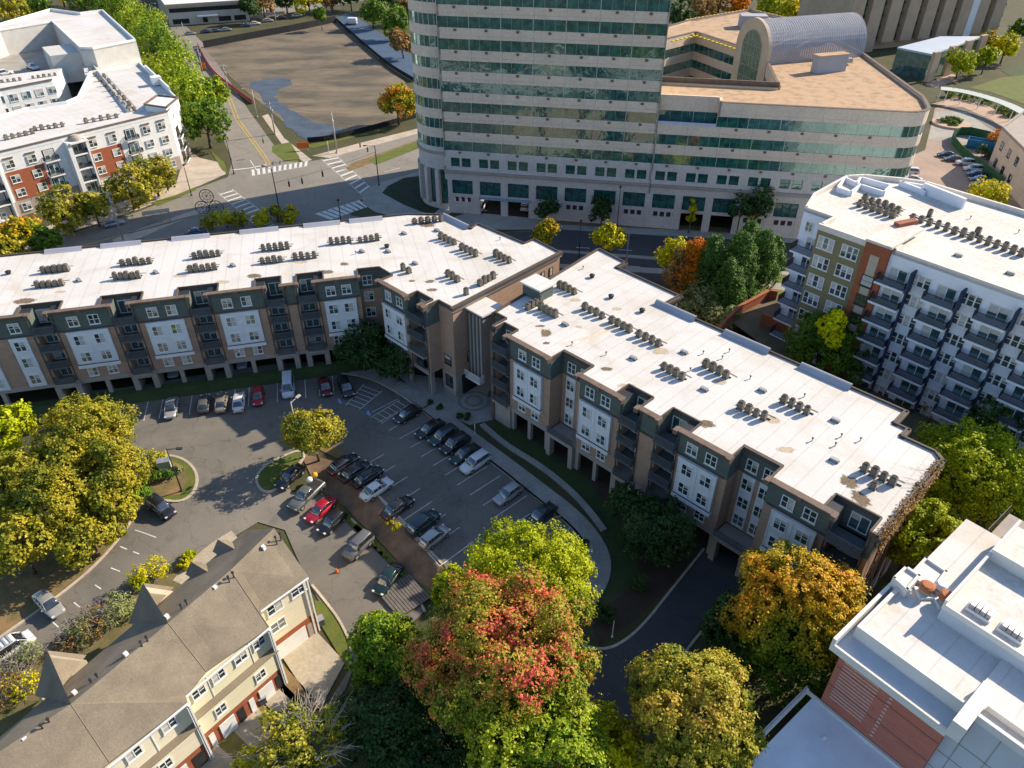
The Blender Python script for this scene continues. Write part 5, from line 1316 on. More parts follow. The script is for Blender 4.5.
# small pale two-storey office at the top left
ZS=8.5
q=[at(*p,ZS)[:2] for p in ((165,5),(245,0),(262,-22),(170,-26),(155,-8))]; base=q[0]; loc=[(p[0]-base[0],p[1]-base[1]) for p in q]
so_=thing('small_office','small pale two storey office with white roof and dark strip windows beyond the building site','office building',(base[0],base[1],0),0)
M().prism(loc,0,ZS,top=False).build('wall',mat('cream wall',(.48,.44,.38),None,.5,.8),so_); M().poly([(p[0],p[1],ZS) for p in loc]).build('roof',WHITE,so_)
F=Face(so_,loc[0],math.atan2(loc[1][1]-loc[0][1],loc[1][0]-loc[0][0])); L=math.hypot(*loc[1])
F.build(M().box(1,L-1,-.05,.1,5.2,6.9),'strip_window',DARKIN); [F.build(M().box(a_,b_,-.05,.1,.6,2.6),'strip_window',DARKIN) for a_,b_ in ((1.5,L*.25),(L*.42,L*.48),(L*.62,L*.78),(L*.82,L*.97))]
F.build(M().box(-.3,L+.3,-.9,.2,7.6,ZS+.2),'eaves',mat('tan eaves',(.42,.35,.27),None,.5,.8)); F.build(M().box(L*.36,L*.62,-2.2,0,3.2,3.7),'porch',WSIDE)
# ------------------------------------------------------------------ ground and paving
# one sheet to the horizon, denser where the bank is
import bmesh
bm=bmesh.new()
xs=[-900,-400,-200,-100]+[x*.8-60 for x in range(0,120)]+[60,120,250,500,900]; ys=[-60,0]+[8+.8*i for i in range(104)]+[110,160,250,400,700,1200,2600]
V=[[bm.verts.new((x,y,ground(x,y)-(.03 if ground(x,y)>-.01 else .10))) for x in xs] for y in ys]
for j in range(len(ys)-1):
    for i in range(len(xs)-1): bm.faces.new((V[j][i],V[j][i+1],V[j+1][i+1],V[j+1][i]))
me=bpy.data.meshes.new('ground'); bm.to_mesh(me); bm.free(); me.materials.append(SOIL); struct(mobj('ground',me))
lot=[(96,404),(130,399),(200,386),(285,374),(330,374),(368,379),(400,396),(422,413),(458,440),(500,470),(540,503),(572,528),(588,550),(560,585),(500,600),(450,575),(442,562),(375,490),(336,458),(318,449),(296,447),(277,470),(292,492),(318,492),(345,510),(380,545),(412,580),(424,612),(400,634),(372,655),(352,672),(345,690),(300,740),(250,800),(200,830),(330,700),(350,668),(346,650),(325,612),(305,575),(285,530),(258,522),(232,538),(200,562),(176,590),(120,640),(60,690),(-40,760),(-120,760),(-60,680),(0,640),(60,596),(92,565),(118,535),(132,508),(120,470),(110,440)]
sheet('parking_lot',P(lot),ASPH,0)
# sidewalks
def path(name,pts,w,mt,h=.12,dz=.0,sm_=2):
    l=dens(smooth_line(P(pts),sm_),1.4); m=M(); strip_mesh(m,l,w,dz,h); return struct(m.build(name,mt))
def kerb(pts,h=.13,w=.28,mt=None,closed=False,sm_=2,label='kerb'):
    q=P(pts); q=smooth_poly(q,sm_) if closed else smooth_line(q,sm_); q=dens(q+([q[0]] if closed else []),1.2)
    m=M(); strip_mesh(m,q,w,0,h); return struct(m.build(label,mt or CONC2))
path('sidewalk',[(60,398),(130,392),(200,379),(285,366.5),(332,366.5),(372,372),(404,389),(428,405)],2.2,CONC)
path('sidewalk',[(428,407),(460,431),(503,463),(545,495),(575,519),(594,543),(601,562),(598,580),(585,600)],2.6,CONC,dz=.01)
path('garden_path',[(482,425),(505,445),(540,466),(570,490),(590,512),(604,531)],.8,CONC,h=.25)
sheet('plaza',P([(395,372),(440,378),(470,380),(500,372),(512,395),(492,420),(470,425),(430,408)]),CONC,.02)
for k,r_ in enumerate((2.9,2.5,2.0,1.5,.9)):
    c=at(474,401)[:2]; pts=[(c[0]+r_*math.cos(t*math.pi/16),c[1]+r_*math.sin(t*math.pi/16)) for t in range(32)]
    sheet('paving_ring',pts,(CONC if k%2==0 else mat('brown pavers',(.24,.21,.18),(.18,.16,.14),1,.9)),.03+.006*k)
# lawns
sheet('lawn',P([(60,394),(130,389),(200,376),(285,363),(330,363),(360,366),(400,384),(420,395),(415,380),(380,362),(300,352),(200,360),(90,380)]),mat('lawn with painted shade',(.05,.075,.02),(.035,.055,.018),.4,.9,fine=5),.004)  # darker copy of the lawn, with the shade put into its colour
sheet('lawn',P([(488,432),(520,448),(560,480),(604,530),(612,560),(600,590),(590,605),(640,575),(640,540),(590,480),(540,440),(500,420)]),MATS['lawn with painted shade'],.004)
sheet('mulch_bed',P([(500,415),(545,430),(600,470),(650,500),(690,540),(700,560),(660,596),(630,625),(600,645),(590,620),(640,580),(632,540),(585,475),(520,432)]),mat('dark mulch',(.075,.045,.03),(.05,.035,.022),.5,.95,fine=4),.008)
m=M(); uu=[-14+i*2.1 for i in range(31)]
vs=[(*w1(u,.2),1.0) for u in uu]+[(*w1(u,-.9),.85) for u in uu]+[(*w1(u,-2.4),.03) for u in uu]; n=len(uu)
m.add(vs,[(r*n+i+n,r*n+i+n+1,r*n+i+1,r*n+i) for r in (0,1) for i in range(n-1)]); struct(m.build('lawn_bank',MATS['lawn with painted shade']))
# bank between the two lots
bank=[(300,453),(336,461),(375,492),(442,566),(452,590),(430,592),(412,578),(380,542),(345,507),(316,487)]
sheet('planted_bank',P(bank),MULCH,.012)
sheet('lawn',P([(318,489),(345,509),(380,544),(414,580),(426,600),(440,592),(428,589),(410,577),(378,542),(343,507)]),GRASS,.14)
sheet('mulch_bed',P([(296,448),(318,449),(338,459),(345,452),(330,442),(312,440)]),STRAW,.03)
kerb([(336,460),(375,491),(442,564)],label='kerb'); kerb([(318,490),(345,512),(380,548),(410,583),(425,612)])
kerb([(96,402),(130,397.5),(200,385),(285,372.5),(330,372),(368,377),(400,394),(422,411),(458,438),(500,468),(540,501),(572,526),(588,548)])
# service road on the right, down to the garage entrance of the right block
DR=[(708,545),(730,556),(762,566),(742,592),(716,612),(690,640),(655,690),(610,770),(560,800),(540,760),(575,690),(588,652),(604,650),(622,645),(640,630),(664,598),(690,566)]
sheet('service_road',P(DR),DARKASPH,.02)
kerb([(575,640),(592,649),(610,649),(628,639),(646,622),(668,594),(704,549)]); kerb([(765,566),(742,594),(716,615),(690,645),(655,695)])
# islands
isA=[(144,464),(152,457),(168,455),(184,459),(195,469),(198,481),(193,494),(182,502),(165,501),(148,498),(138,485)]
sheet('island_lawn',smooth_poly(P(isA),2),GRASS,.10); kerb(isA,closed=True,mt=CONC2,w=.35)
sheet('mulch_bed',P([(158,470),(172,461),(184,467),(188,480),(180,495),(160,497),(150,485)]),STRAW,.11)
isB=[(256,482),(258,473),(268,464),(284,456),(300,450),(306,456),(294,470),(284,483),(272,493),(261,491)]
sheet('island_lawn',smooth_poly(P(isB),2),GRASS,.10); kerb(isB,closed=True,mt=CONC2,w=.35)
isC=[(314,600),(326,603),(340,622),(351,645),(350,664),(343,662),(330,640),(318,620)]
sheet('island_lawn',P(isC),GRASS,.03); kerb([(312,585),(326,602),(341,622),(352,647),(350,668)])
sheet('mulch_bed',P([(276,655),(286,668),(316,700),(324,716),(308,716),(280,690)]),STRAW,.02)
# verge left of the street and bed in front of the townhouses
sheet('verge',P([(132,508),(124,530),(98,562),(60,592),(0,636),(-60,676),(-60,600),(0,560),(60,520),(110,500)]),STRAW,.03); kerb([(137,508),(128,528),(100,562),(62,594),(0,638),(-60,680)])
sheet('planting_bed',P([(232,538),(202,554),(165,575),(138,592),(104,616),(68,641),(20,669),(-40,702),(0,780),(100,720),(180,640),(240,590),(262,540)]),mat('mixed ground cover',(.16,.125,.06),(.09,.095,.03),.4,.95,fine=4),.035)
path('garden_path',[(236,536),(212,551),(190,572),(180,584)],2.0,DRIVE,h=.05); sheet('lawn',P([(214,562),(200,580),(212,586),(228,566)]),GRASS,.02)
# driveways of the townhouses (lower level)
sheet('driveway',P([(279,652),(317,632),(345,662),(318,712)]),DRIVE,.02); sheet('driveway',P([(252,690),(276,676),(312,712),(290,730)]),DRIVE,.02); sheet('driveway',P([(215,712),(245,692),(286,742),(262,760)]),DRIVE,.02)
sheet('driveway',P([(170,752),(200,728),(250,775),(220,800)]),DRIVE,.02); sheet('driveway',P([(196,715),(212,704),(232,724),(214,738)]),DRIVE,.02)
sheet('lawn',P([(225,700),(250,688),(285,730),(310,760),(260,790),(210,735)]),mat('dry lawn',(.22,.17,.05),(.13,.12,.03),.6,.95,fine=5),.004)
# stall lines
def stalls(a,b,n,ln,side_az,skip=(),w=.11,name='stall_line',mt=None,z=None):
    "n+1 lines between world points seen at a and b, each ln metres long towards side_az"
    p=at(*a); q=at(*b); m=M(); s=R(side_az); dx,dy=math.cos(s),math.sin(s); px_,py_=-dy*w/2,dx*w/2
    for i in range(n+1):
        if i in skip: continue
        x=p[0]+(q[0]-p[0])*i/n; y=p[1]+(q[1]-p[1])*i/n
        pts=[(x+px_,y+py_),(x-px_,y-py_),(x-px_+dx*ln,y-py_+dy*ln),(x+px_+dx*ln,y+py_+dy*ln)]
        m.poly([(u,v,ground(u,v)+.012) for u,v in pts])
    return struct(m.build(name,mt or PAINT))
stalls((134,401),(332,374.5),14,5.4,-76,skip=())
stalls((398,399),(570,528),14,5.4,-137)
stalls((352,473),(440,566),7,5.4,45)
TICKS=[((135,530),(156,537.5)),((120,546.5),(139,554)),((111,568),(120,571.5)),((95,585),(101,589)),((74,602.5),(80,607.5)),((51.5,621),(58.5,627.5)),((26,638),(35,645.5))]
m=M(); strip_mesh(m,dens(P([(352,476),(375,493),(440,566)])),.12,.004,.01); struct(m.build('stall_line',PAINT))
# hatched aisle and disabled bay marks
def quadlines(c,n,w=.12,mt=None,name='hatched_marking',rungs=True,rails=True,fill=.5):
    "ladder marking between two edges c0-c1 and c3-c2 (picture points)"
    m=M(); A,B,C,D=[at(*p)[:2] for p in c]
    L=lambda p,q,t:(p[0]+(q[0]-p[0])*t,p[1]+(q[1]-p[1])*t)
    def seg(p,q,w):
        dx,dy=q[0]-p[0],q[1]-p[1]; l=math.hypot(dx,dy) or 1; nx,ny=-dy/l*w/2,dx/l*w/2
        m.poly([(p[0]+nx,p[1]+ny,ground(*p)+.016),(p[0]-nx,p[1]-ny,ground(*p)+.016),(q[0]-nx,q[1]-ny,ground(*q)+.016),(q[0]+nx,q[1]+ny,ground(*q)+.016)])
    if rails: seg(A,B,w); seg(D,C,w)
    for i in range(n): t=(i+.5)/n; seg(L(A,B,t),L(D,C,t),w if fill is None else fill)
    return struct(m.build(name,mt or PAINT))
quadlines([(364,384),(346,405),(359,410),(382,391)],6,fill=None); quadlines([(400,400),(370,418),(381,424),(408,405)],6,fill=None,w=.1)
for px,py in ((339,401),(368,413)):
    m=M(); x,y,z=at(px,py)
    m.poly([(x+.75*math.cos(t),y+.75*math.sin(t),z+.014) for t in [i*math.pi/2 for i in range(4)]])
    o=struct(m.build('accessible_bay_mark',BLUEP)); m=M(); m.obox((x,y+.1,z+.018),(.16,.8,.002),.2).obox((x+.15,y-.2,z+.018),(.5,.14,.002),.2).obox((x+.3,y-.45,z+.018),(.14,.45,.002),-.2); struct(m.build('accessible_symbol',PAINT))
# streets
def road(name,pts,mt=STREET,dz=.006): return sheet(name,P(pts),mt,dz,zbase=0)
road('street',[(-40,285),(0,262),(60,237),(140,211),(190,191),(228,177),(232,160),(215,120),(196,80),(176,44),(160,20),(186,26),(205,45),(226,76),(250,112),(276,148),(300,163),(330,158),(380,143),(418,128),(440,120),(450,170),(420,178),(360,200),(350,215),(380,222),(440,236),(560,229),(670,236),(800,250),(880,262),(880,320),(700,285),(560,275),(420,262),(200,262),(60,262)])
road('street_painted_shade',[(352,232),(380,222),(440,236),(560,229.5),(670,236.5),(800,250),(880,262),(880,320),(700,285),(560,275),(420,262),(300,255)],DARKASPH,.018)  # darker asphalt over the street: the shade here is put into the colour
road('street',[(150,24),(186,22),(260,18),(330,6),(400,-6),(400,-14),(300,-8),(200,2),(140,10)],STREET,.012)
road('street',[(334,18),(350,13),(382,34),(418,60),(440,80),(420,84),(392,67),(378,55),(356,36)],mat_asphalt('shade tinted asphalt',(.05,.085,.14),(.07,.11,.17)),.02)  # lane lies in shadow; the blue shade is put into the asphalt colour
sheet('building_site',P([(204,48),(256,38),(300,30),(336,22),(352,36),(384,66),(403,80),(418,100),(418,116),(388,126),(350,133),(318,141),(300,136),(272,112),(240,86),(216,62)]),DIRT,.01,zbase=0)
sheet('painted_shadow',smooth_poly([(x_+random.uniform(-1.5,1.5),y_+random.uniform(-1.5,1.5)) for x_,y_ in smooth_poly(P([(248,82),(264,79),(288,77),(291,84),(277,92),(276,99),(291,111),(312,121),(334,127),(346,131),(318,141),(300,136),(272,112)]),2)],2),SHADEDIRT,.02,zbase=0)  # cast shadow laid as a coloured patch; its caster is not modelled
def fence_line(name,label,pts,h,mt,cat='fence',group=None,posts=True,th=.06):
    l=dens(smooth_line(P(pts,0),1),3.0); t=thing(name,label,cat,(l[0][0],l[0][1],0),0,group); m=M(); ps=M(); x0,y0=l[0]
    for a,b in zip(l,l[1:]):
        m.wall((a[0]-x0,a[1]-y0),(b[0]-x0,b[1]-y0),.05,h,th)
    m.build('mesh_panel',mt,t)
    if posts:
        for a in l[::2]: ps.tube((a[0]-x0,a[1]-y0,0),(a[0]-x0,a[1]-y0,h+.15),.05,.05,5)
        ps.build('posts',DARK,t)
    return t
SILT=mat('black silt cloth',(.008,.01,.014),(.014,.016,.02),.5,.8)
fence_line('silt_fence','black silt fence along the far edge of the dirt building site',[(204,48),(256,38),(300,30),(336,22)],2.6,SILT,group='fences round the building site')
fence_line('silt_fence','black silt fence between the dirt site and the blue grey lane',[(335,20),(355,38),(377,57),(392,69),(414,82)],1.5,SILT,group='fences round the building site')
fence_line('silt_fence','black silt fence along the street side of the dirt building site',[(308,143),(330,141),(370,131),(416,118)],1.5,SILT,group='fences round the building site')
fence_line('safety_fence','pink red plastic safety fence curving past the utility poles',[(198,46),(208,66),(218,78),(230,87),(243,97),(253,104)],1.3,PINK,group='fences round the building site')
# verges, medians, sidewalks beside the streets
def walk(name,pts,mt=CONC2,dz=.012): return sheet(name,P(pts),mt,dz,zbase=0)
walk('verge',[(300,146),(350,136),(378,130),(388,127),(384,131),(352,138),(314,148)],LAWN,.03)
walk('lawn',[(272,146),(290,142),(300,158),(296,162),(284,161),(272,152)],LAWN,.02)
walk('sidewalk',[(262,116),(268,114),(284,138),(312,160),(304,162),(286,150)])
walk('sidewalk',[(312,156),(360,143),(420,128),(420,133),(365,148),(330,158)],dz=.02)
walk('median',[(346,168),(352,163),(420,139),(420,147),(372,163),(350,171)],STRAW,.03); walk('median_grass',[(368,160),(420,140),(420,148),(376,165)],LAWN,.04)
walk('sidewalk',[(362,194),(376,184),(410,174),(424,170),(452,212),(440,222),(405,220),(375,212),(363,204)],CONC,.03)
walk('planting_bed',[(388,186),(404,178),(420,176),(440,208),(432,216),(404,205),(382,193)],mat('dark planting',(.03,.045,.02),(.02,.03,.015),.5,.95,fine=4),.05)
walk('sidewalk',[(440,222),(470,212),(560,221),(680,228),(800,236),(805,244),(680,236.5),(560,229.5),(450,230)],CONC,.03)
walk('planting_bed',[(545,224),(700,231),(800,238),(800,233),(700,226),(560,220)],MULCH,.035)
walk('median',[(420,244),(560,250),(700,260),(880,285),(880,288),(700,263.5),(560,252.5),(420,247)],CONC,.05)
walk('sidewalk',[(560,268),(700,276),(780,290),(880,310),(880,300),(700,270),(560,264)],CONC,.03)
walk('sidewalk',[(-40,258),(20,236),(80,215),(140,196),(176,184),(186,150),(200,158),(222,163),(226,174),(190,190),(140,209),(60,236),(0,262),(-40,282)],CONC2,.02)
walk('verge',[(150,203),(176,195),(198,186),(196,190),(176,199),(158,206)],LAWN,.04); walk('verge',[(210,150),(224,162),(228,174),(222,170)],LAWN,.04); walk('verge',[(0,248),(60,226),(110,212),(70,228),(0,256)],GRASS,.04)
walk('median',[(112,240),(150,225),(184,214),(206,206),(206,211),(180,221),(140,238),(116,245)],CONC2,.03)
m=M(); strip_mesh(m,dens(P([(20,262),(80,246),(150,228),(200,214),(230,208)])),.35,.02,.01); struct(m.build('centre_line',YEL))
for o_ in (0,3.2): 
    m=M(); strip_mesh(m,dens(P([(226+o_,94),(236+o_,120),(258+o_,150),(268+o_,165)])),.28,.01,.012); struct(m.build('centre_line',YEL))
def line(pts,w=.3,mt=None,name='road_marking',dz=.01):
    m=M(); strip_mesh(m,dens(P(pts)),w,dz,.012); return struct(m.build(name,mt or PAINT))
line([(232,170),(250,168),(270,164)],.5); line([(250,160),(258,172)],.2)
quadlines([(250,170),(309,161),(308,166),(251,176)],11,fill=.7); quadlines([(218,193),(250,220),(265,214),(232,189)],8,fill=.6)
quadlines([(321,159),(362,195),(371,188),(337,156)],9,fill=.8); quadlines([(314,214),(360,200),(370,206),(330,220)],8,fill=1.0)
quadlines([(248,219),(262,231),(275,226),(262,214)],5,fill=.6)
for a_,b_ in TICKS: line([a_,b_],.13,name='stall_tick')
for x0 in range(450,880,42): line([(x0,240.5+(x0-450)*.055),(x0+14,241.3+(x0-450)*.055)],.2); line([(x0+8,256+(x0-450)*.06),(x0+22,257+(x0-450)*.06)],.2)
line([(372,163),(395,156)],.2); line([(384,172),(400,168)],.2)
# right plaza: drive court, turning circle
road('drive_court',[(925,150),(935,108),(960,103),(1000,118),(1040,148),(1040,230),(880,230),(880,170)],mat('pinkish drive paving',(.36,.27,.21),(.29,.21,.165),.15,.85,fine=2),.02)
road('turning_circle',[(928,140),(936,112),(962,110),(985,118),(1000,132),(988,142),(950,142)],CONC,.03)
walk('sidewalk',[(932,104),(955,98),(985,104),(1024,128),(1024,138),(996,128),(965,108)],mat('pink sidewalk',(.42,.30,.22),(.36,.25,.19),.3,.85),.05)
walk('asphalt_strip',[(934,107),(962,107),(992,120),(1010,134),(998,134),(966,112)],ASPH,.06)  # lot asphalt strip between sidewalk and turning circle
walk('lawn',[(970,88),(1000,78),(1040,72),(1060,110),(1024,104),(990,92)],LAWN,.03); walk('lawn',[(1000,70),(1060,50),(1060,74),(1010,76)],MATS['lawn with painted shade'],.04)
walk('driveway',[(925,84),(952,74),(965,78),(935,88)],MATS['pink sidewalk'],.05)
walk('lawn',[(746,280),(784,268),(800,280),(782,300),(750,297)],LAWN,.02)
# raised garden terrace behind the roof on the right, with brick retaining walls
tr=P([(726,322),(748,308),(778,298),(800,316),(1040,420),(1100,470),(960,470),(880,420),(800,370),(740,340)],0)
gt=sheet('terrace_ground',[at(*p,4.0)[:2] for p in ((726,318),(752,300),(790,294),(1040,398),(1100,470),(960,480),(880,430),(800,372))],mat('terrace planting',(.10,.09,.045),(.17,.12,.08),.4,.95,fine=4),0,zbase=4.0)
def brickwall(label,pts,z0,z1,t=.4,cap=True):
    q=[at(px,py,z1)[:2] for px,py in pts]; o=thing('brick_wall',label,'wall',(q[0][0],q[0][1],0),0,'brick garden walls'); m=M(); c=M()
    for a,b in zip(q,q[1:]):
        a=(a[0]-q[0][0],a[1]-q[0][1]); b=(b[0]-q[0][0],b[1]-q[0][1]); m.wall(a,b,z0,z1,t); c.wall(a,b,z1,z1+.12,t+.16,off=-.08)
    m.build('wall',BRICKR,o); c.build('coping',BRICKR,o); return o
brickwall('sunlit brick garden wall curving behind the evergreen trees',[(778,291),(769,289.5),(740,305),(727,317),(716,330)],0,5.6)
brickwall('shaded brick retaining wall under the corner balconies',[(762,314),(792,326),(830,345)],0,6.0)
# ------------------------------------------------------------------ condensers on the roofs
def make_ac():
    t=thing('air_conditioner','x','air conditioner')
    m=M(); m.box(-.31,.31,-.31,.31,.10,.98)
    for i in range(6): m.box(-.33,.33,-.33,.33,.20+i*.13,.24+i*.13)
    m.build('casing',ACM,t); M().box(-.36,-.26,-.36,.36,0,.10).box(.26,.36,-.36,.36,0,.10).build('rail_feet',DARK,t)
    g=M(); g.lathe((0,0,1.001),[(.31,0),(.31,.05)],16,0); gr=g.build('fan_grille',ACD,t)
    r_=M()
    for rr in (.30,.19,.10):
        for i in range(16):
            a,b=2*math.pi*i/16,2*math.pi*(i+1)/16; r_.tube((rr*math.cos(a),rr*math.sin(a),1.07),(rr*math.cos(b),rr*math.sin(b),1.07),.018,.018,4,cap=False)
    for i in range(8): a=2*math.pi*i/8; r_.tube((0,0,1.07),(.31*math.cos(a),.31*math.sin(a),1.07),.014,.014,3,cap=False)
    r_.build('fan_guard',ACL,gr); return t
SURF0=1
AC0=make_ac(); ac_used=[0]
ORD=['first','second','third','fourth','fifth','sixth','seventh','eighth','ninth','tenth','eleventh','twelfth','thirteenth','fourteenth']
def ac_row(p,q,n,z,where,grp,rz):
    if n>2:
        A_=at(*p,z); B_=at(*q,z); L_=math.hypot(B_[0]-A_[0],B_[1]-A_[1])+1.4; an=math.atan2(B_[1]-A_[1],B_[0]-A_[0]); c=((A_[0]+B_[0])/2,(A_[1]+B_[1])/2)
        r_=thing('condenser_stand','dark stand under condenser row '+where,'equipment stand',(c[0]+.12,c[1]-.25,z),an,'condenser stands'); M().box(-L_/2,L_/2,-.25,-.17,.02,.14).build('rail',DARK,r_); M().box(-L_/2,L_/2+random.uniform(.0,.4),.55,.60,.03,.08).build('pipe_run',ACM,r_)
    for i in range(n):
        t=i/(n-1) if n>1 else 0; x,y,_=at(p[0]+(q[0]-p[0])*t,p[1]+(q[1]-p[1])*t+0.5,z+.5)
        lab=('%s condenser from left, row %s'%(ORD[i],where)) if n>1 else ('lone condenser '+where)
        a=rz+random.uniform(-.06,.06)
        if not ac_used[0]: AC0.location=(x,y,z); AC0.rotation_euler=(0,0,a); AC0['label']=lab; AC0['group']=grp; ac_used[0]=1
        else:
            d_=dup(AC0,(x,y,z),a,lab,grp); k_=random.uniform(.88,1.12); d_.scale=(k_,k_,random.uniform(.85,1.15))
ZR1=15.67; g1='condensers on the long left apartment roof'; a1=R(A1)
for p,q,n,w_ in [((43,269.5),(66,267.5),5,'at the far left end of the left roof, back row'),((37,284),(61,282),5,'at the far left end of the left roof, front row'),
 ((122,262),(149,260),5,'second from the left along the back of the left roof'),((115,276),(138,274.5),5,'second from the left along the front of the left roof'),
 ((194,255),(218,252.5),5,'third from the left along the back of the left roof'),((190,268.5),(214,266),5,'third from the left along the front of the left roof'),
 ((263,247.5),(287,245.5),5,'fourth from the left along the back of the left roof'),((262,260),(280,258.5),4,'fourth from the left along the front of the left roof'),
 ((295,256),(314,254.5),4,'just right of the fourth front row on the left roof'),((331,241),(349,239.5),4,'left of two close rows, middle of left roof'),
 ((360,239),(377,237),4,'right of two close rows, middle of left roof')]: ac_row(p,q,n,ZR1,w_,g1,a1)
aw_=R(-45)
for p,q,n,w_ in [((414.5,220.5),(441,218),5,'against the back parapet where the left roof bends'),((441,235.5),(454,241),4,'nearest the bend on the angled wing of the left roof'),((462,246.5),(475.5,253),4,'in the middle of the angled wing of the left roof'),
 ((496,253),(509,259.5),4,'near the far corner of the angled wing'),((448,273),(457,278),3,'nearest the stained front corner of the angled wing'),((480,282),(493,275),4,'along the end parapet of the angled wing'),
 ((466,291),(466,291),1,'by the end parapet above the brick wall'),((403,267),(408.5,269.5),2,'beside the dark stain where the left roof bends')]: ac_row(p,q,n,ZR1,w_,g1,aw_)
g2='condensers on the right apartment roof'
for p,q,n,w_ in [((560,284),(574,290.5),4,'behind the stair bulkhead'),((528,306),(540.5,299),4,'in front of the stair bulkhead'),((541,306),(555,313.5),4,'nearest the brown stains on the right roof'),
 ((585,306),(602,314.5),4,'third from the far end of the right roof'),((612,319),(629,328),4,'beside the orange rust streak'),((639,333),(658.5,342),4,'right of the rust streak row'),
 ((664,365.5),(682,375.5),4,'in front of the middle of the right roof'),((706,363),(726,374),4,'between the two silver parapet pieces'),((741,405),(764,415.5),4,'left of centre near the lower end of the right roof'),
 ((784,399),(807,410),4,'right of centre near the lower end of the right roof'),((865,467.5),(893,480.5),4,'closest to the lower end of the right roof'),((874,484.5),(874,484.5),1,'in front of the last row at the lower end of the right roof')]: ac_row(p,q,n,ZR1,w_,g2,aw_)
g3='condensers on the pale building roof'
for p,q,n,w_ in [((860,203),(893,214),6,'on the pale building, front line of the double bank'),((865,198),(898,209),6,'on the pale building, back line of the double bank'),((913,216),(1022,252),14,'running along the pale building roof to the right edge'),((930,213),(978,231),2,'standing behind the long row on the pale building')]: ac_row(p,q,n,ZB-.35,w_,g3,R(AB))
g4='condensers on the white and brick building'
for p,q,n,w_ in [((2,81),(20,79),4,'on the courtyard back range, left'),((33,77),(55,74),5,'on the courtyard back range, right'),((6,137),(32,131),5,'above the left front parapet of the white and brick building'),((35,128),(62,124),5,'in the middle of the white and brick building roof'),((86,120.5),(116,115),5,'towards the corner pavilion'),((90,69),(128,108),9,'down the left side of the roof duct'),((104,75),(134,108),7,'down the right side of the roof duct')]: ac_row(p,q,n,13.7,w_,g4,R(AL))
m=M(); q0=at(93,66,13.8); q1=at(128,112,13.8); m.tube(q0,q1,.5,.5,4); o=m.build('roof_duct',METAL); tag(o,'long grey duct between condensers on the white and brick building','duct')
# small roof fittings
def vent(px,py,z,lab,kind=0,rz=-.785,grp='small vents on the apartment roofs'):
    x,y,_=at(px,py,z); t=thing('roof_vent',lab,'roof vent',(x,y,z),rz,grp)
    if kind==0: M().tube((0,0,0),(0,0,.45),.07,.07,8).build('pipe',METAL,t); M().lathe((0,0,.4),[(.12,0),(.12,.1),(.02,.14)],8).build('cap',DARK,t)
    elif kind==1: M().box(-.45,.45,-.22,.22,.12,.38).build('duct',METAL,t); M().box(-.5,-.35,-.3,.3,0,.12).box(.35,.5,-.3,.3,0,.12).build('sleeper',DARK,t)
    else: M().lathe((0,0,0),[(.3,0),(.3,.25),(.42,.3),(.42,.5),(.15,.62)],14).build('hood',DARK,t)
V1=[(9,274,2,'at the left edge of the left roof'),(79,281,1,'between the first and second front rows'),(156,273,1,'between the second and third front rows'),(233,266,1,'right of the third front row'),(362,252,1,'with a long shadow in the middle of the left roof'),(356,254,0,'left of the long shadow vent'),(404,234,1,'near the bend in the left roof'),(387,247.5,2,'by the short tan stain'),(388,252,1,'lying below the tan stain'),(437,231,1,'close to the silver corner parapet'),(415,264,1,'right of the pair of condensers at the bend'),(500,240,0,'behind the far row on the wing')]
for px,py,k,s in V1: vent(px,py,ZR1,'small roof vent '+s,k)
V2=[(592,277.5,2,'far end of the right roof'),(611,298,2,'behind the third row of the right roof'),(642,312,2,'just in front of the silver parapet'),(565,325,1,'between the brown stain and the rows'),(583,269,0,'nearest the far corner of the right roof'),(633,359,1,'in front of the rust streak'),(684,353,1,'lying between two condenser rows'),(603,317,0,'below the third row'),(606,355,0,'tall pipe beside the dark debris patch'),(703,354,0,'left of the parapet row'),(722,359,0,'right of the parapet row'),(750,379,0,'under the second silver parapet'),(704,390,1,'in the middle of the roof, left of a row'),(762,391,1,'lying on the open middle of the right roof'),(835,421,1,'rusty, near the jogged back parapet'),(841,437,0,'upper of two pipes on the open lower roof'),(835,446,0,'lower of two pipes on the open lower roof'),(812,441,0,'left pipe on the open lower roof'),(860,441,0,'right pipe on the open lower roof'),(834,461,1,'rusty, left of the last condensers'),(804,397,0,'above the right of centre row'),(655,344,0,'in front of the row beside the rust streak'),(690,371,0,'between two front rows'),(572,345,0,'near the front recess'),(729,352,0,'under the first silver parapet')]
for px,py,k,s in V2: vent(px,py,ZR1,'small roof vent '+s,k)
V3=[(970,219,0,'behind the long row of the pale building'),(1018,233,0,'at the right edge of the pale building roof'),(958,256,1,'in front of the long row of the pale building'),(1010,274,1,'near the front parapet of the pale building')]
for px,py,k,s in V3: vent(px,py,ZB-.35,'small roof vent '+s,k)
# leaf litter and stains lying on the roofs
LIT=mat_stain('leaf litter on roof',(.10,.07,.04),(.22,.16,.10),.16); TANST=mat_stain('tan roof stain',(.42,.32,.20),(.55,.45,.33),.26); RUST=mat('rust stain',(.62,.42,.24),(.66,.56,.45),1.5,.9)
def blotch(px,py,rx,ry,z,mt,lab,rot=0,n=40,dz=.0):
    c=at(px,py,z); pts=[]; ph=[random.uniform(0,6.28) for _ in range(5)]
    for i in range(n):
        a=2*math.pi*i/n; r_=1+0*math.sin(2*a+ph[0])
        x,y=rx*1.5*r_*math.cos(a),ry*1.5*r_*math.sin(a); pts.append((c[0]+x*math.cos(rot)-y*math.sin(rot),c[1]+x*math.sin(rot)+y*math.cos(rot),z+.006+dz))
    o=M().poly(pts).build('roof_stain',mt); tag(o,lab,'roof stain','stains on the roofs'); o['kind']='stuff'; return o
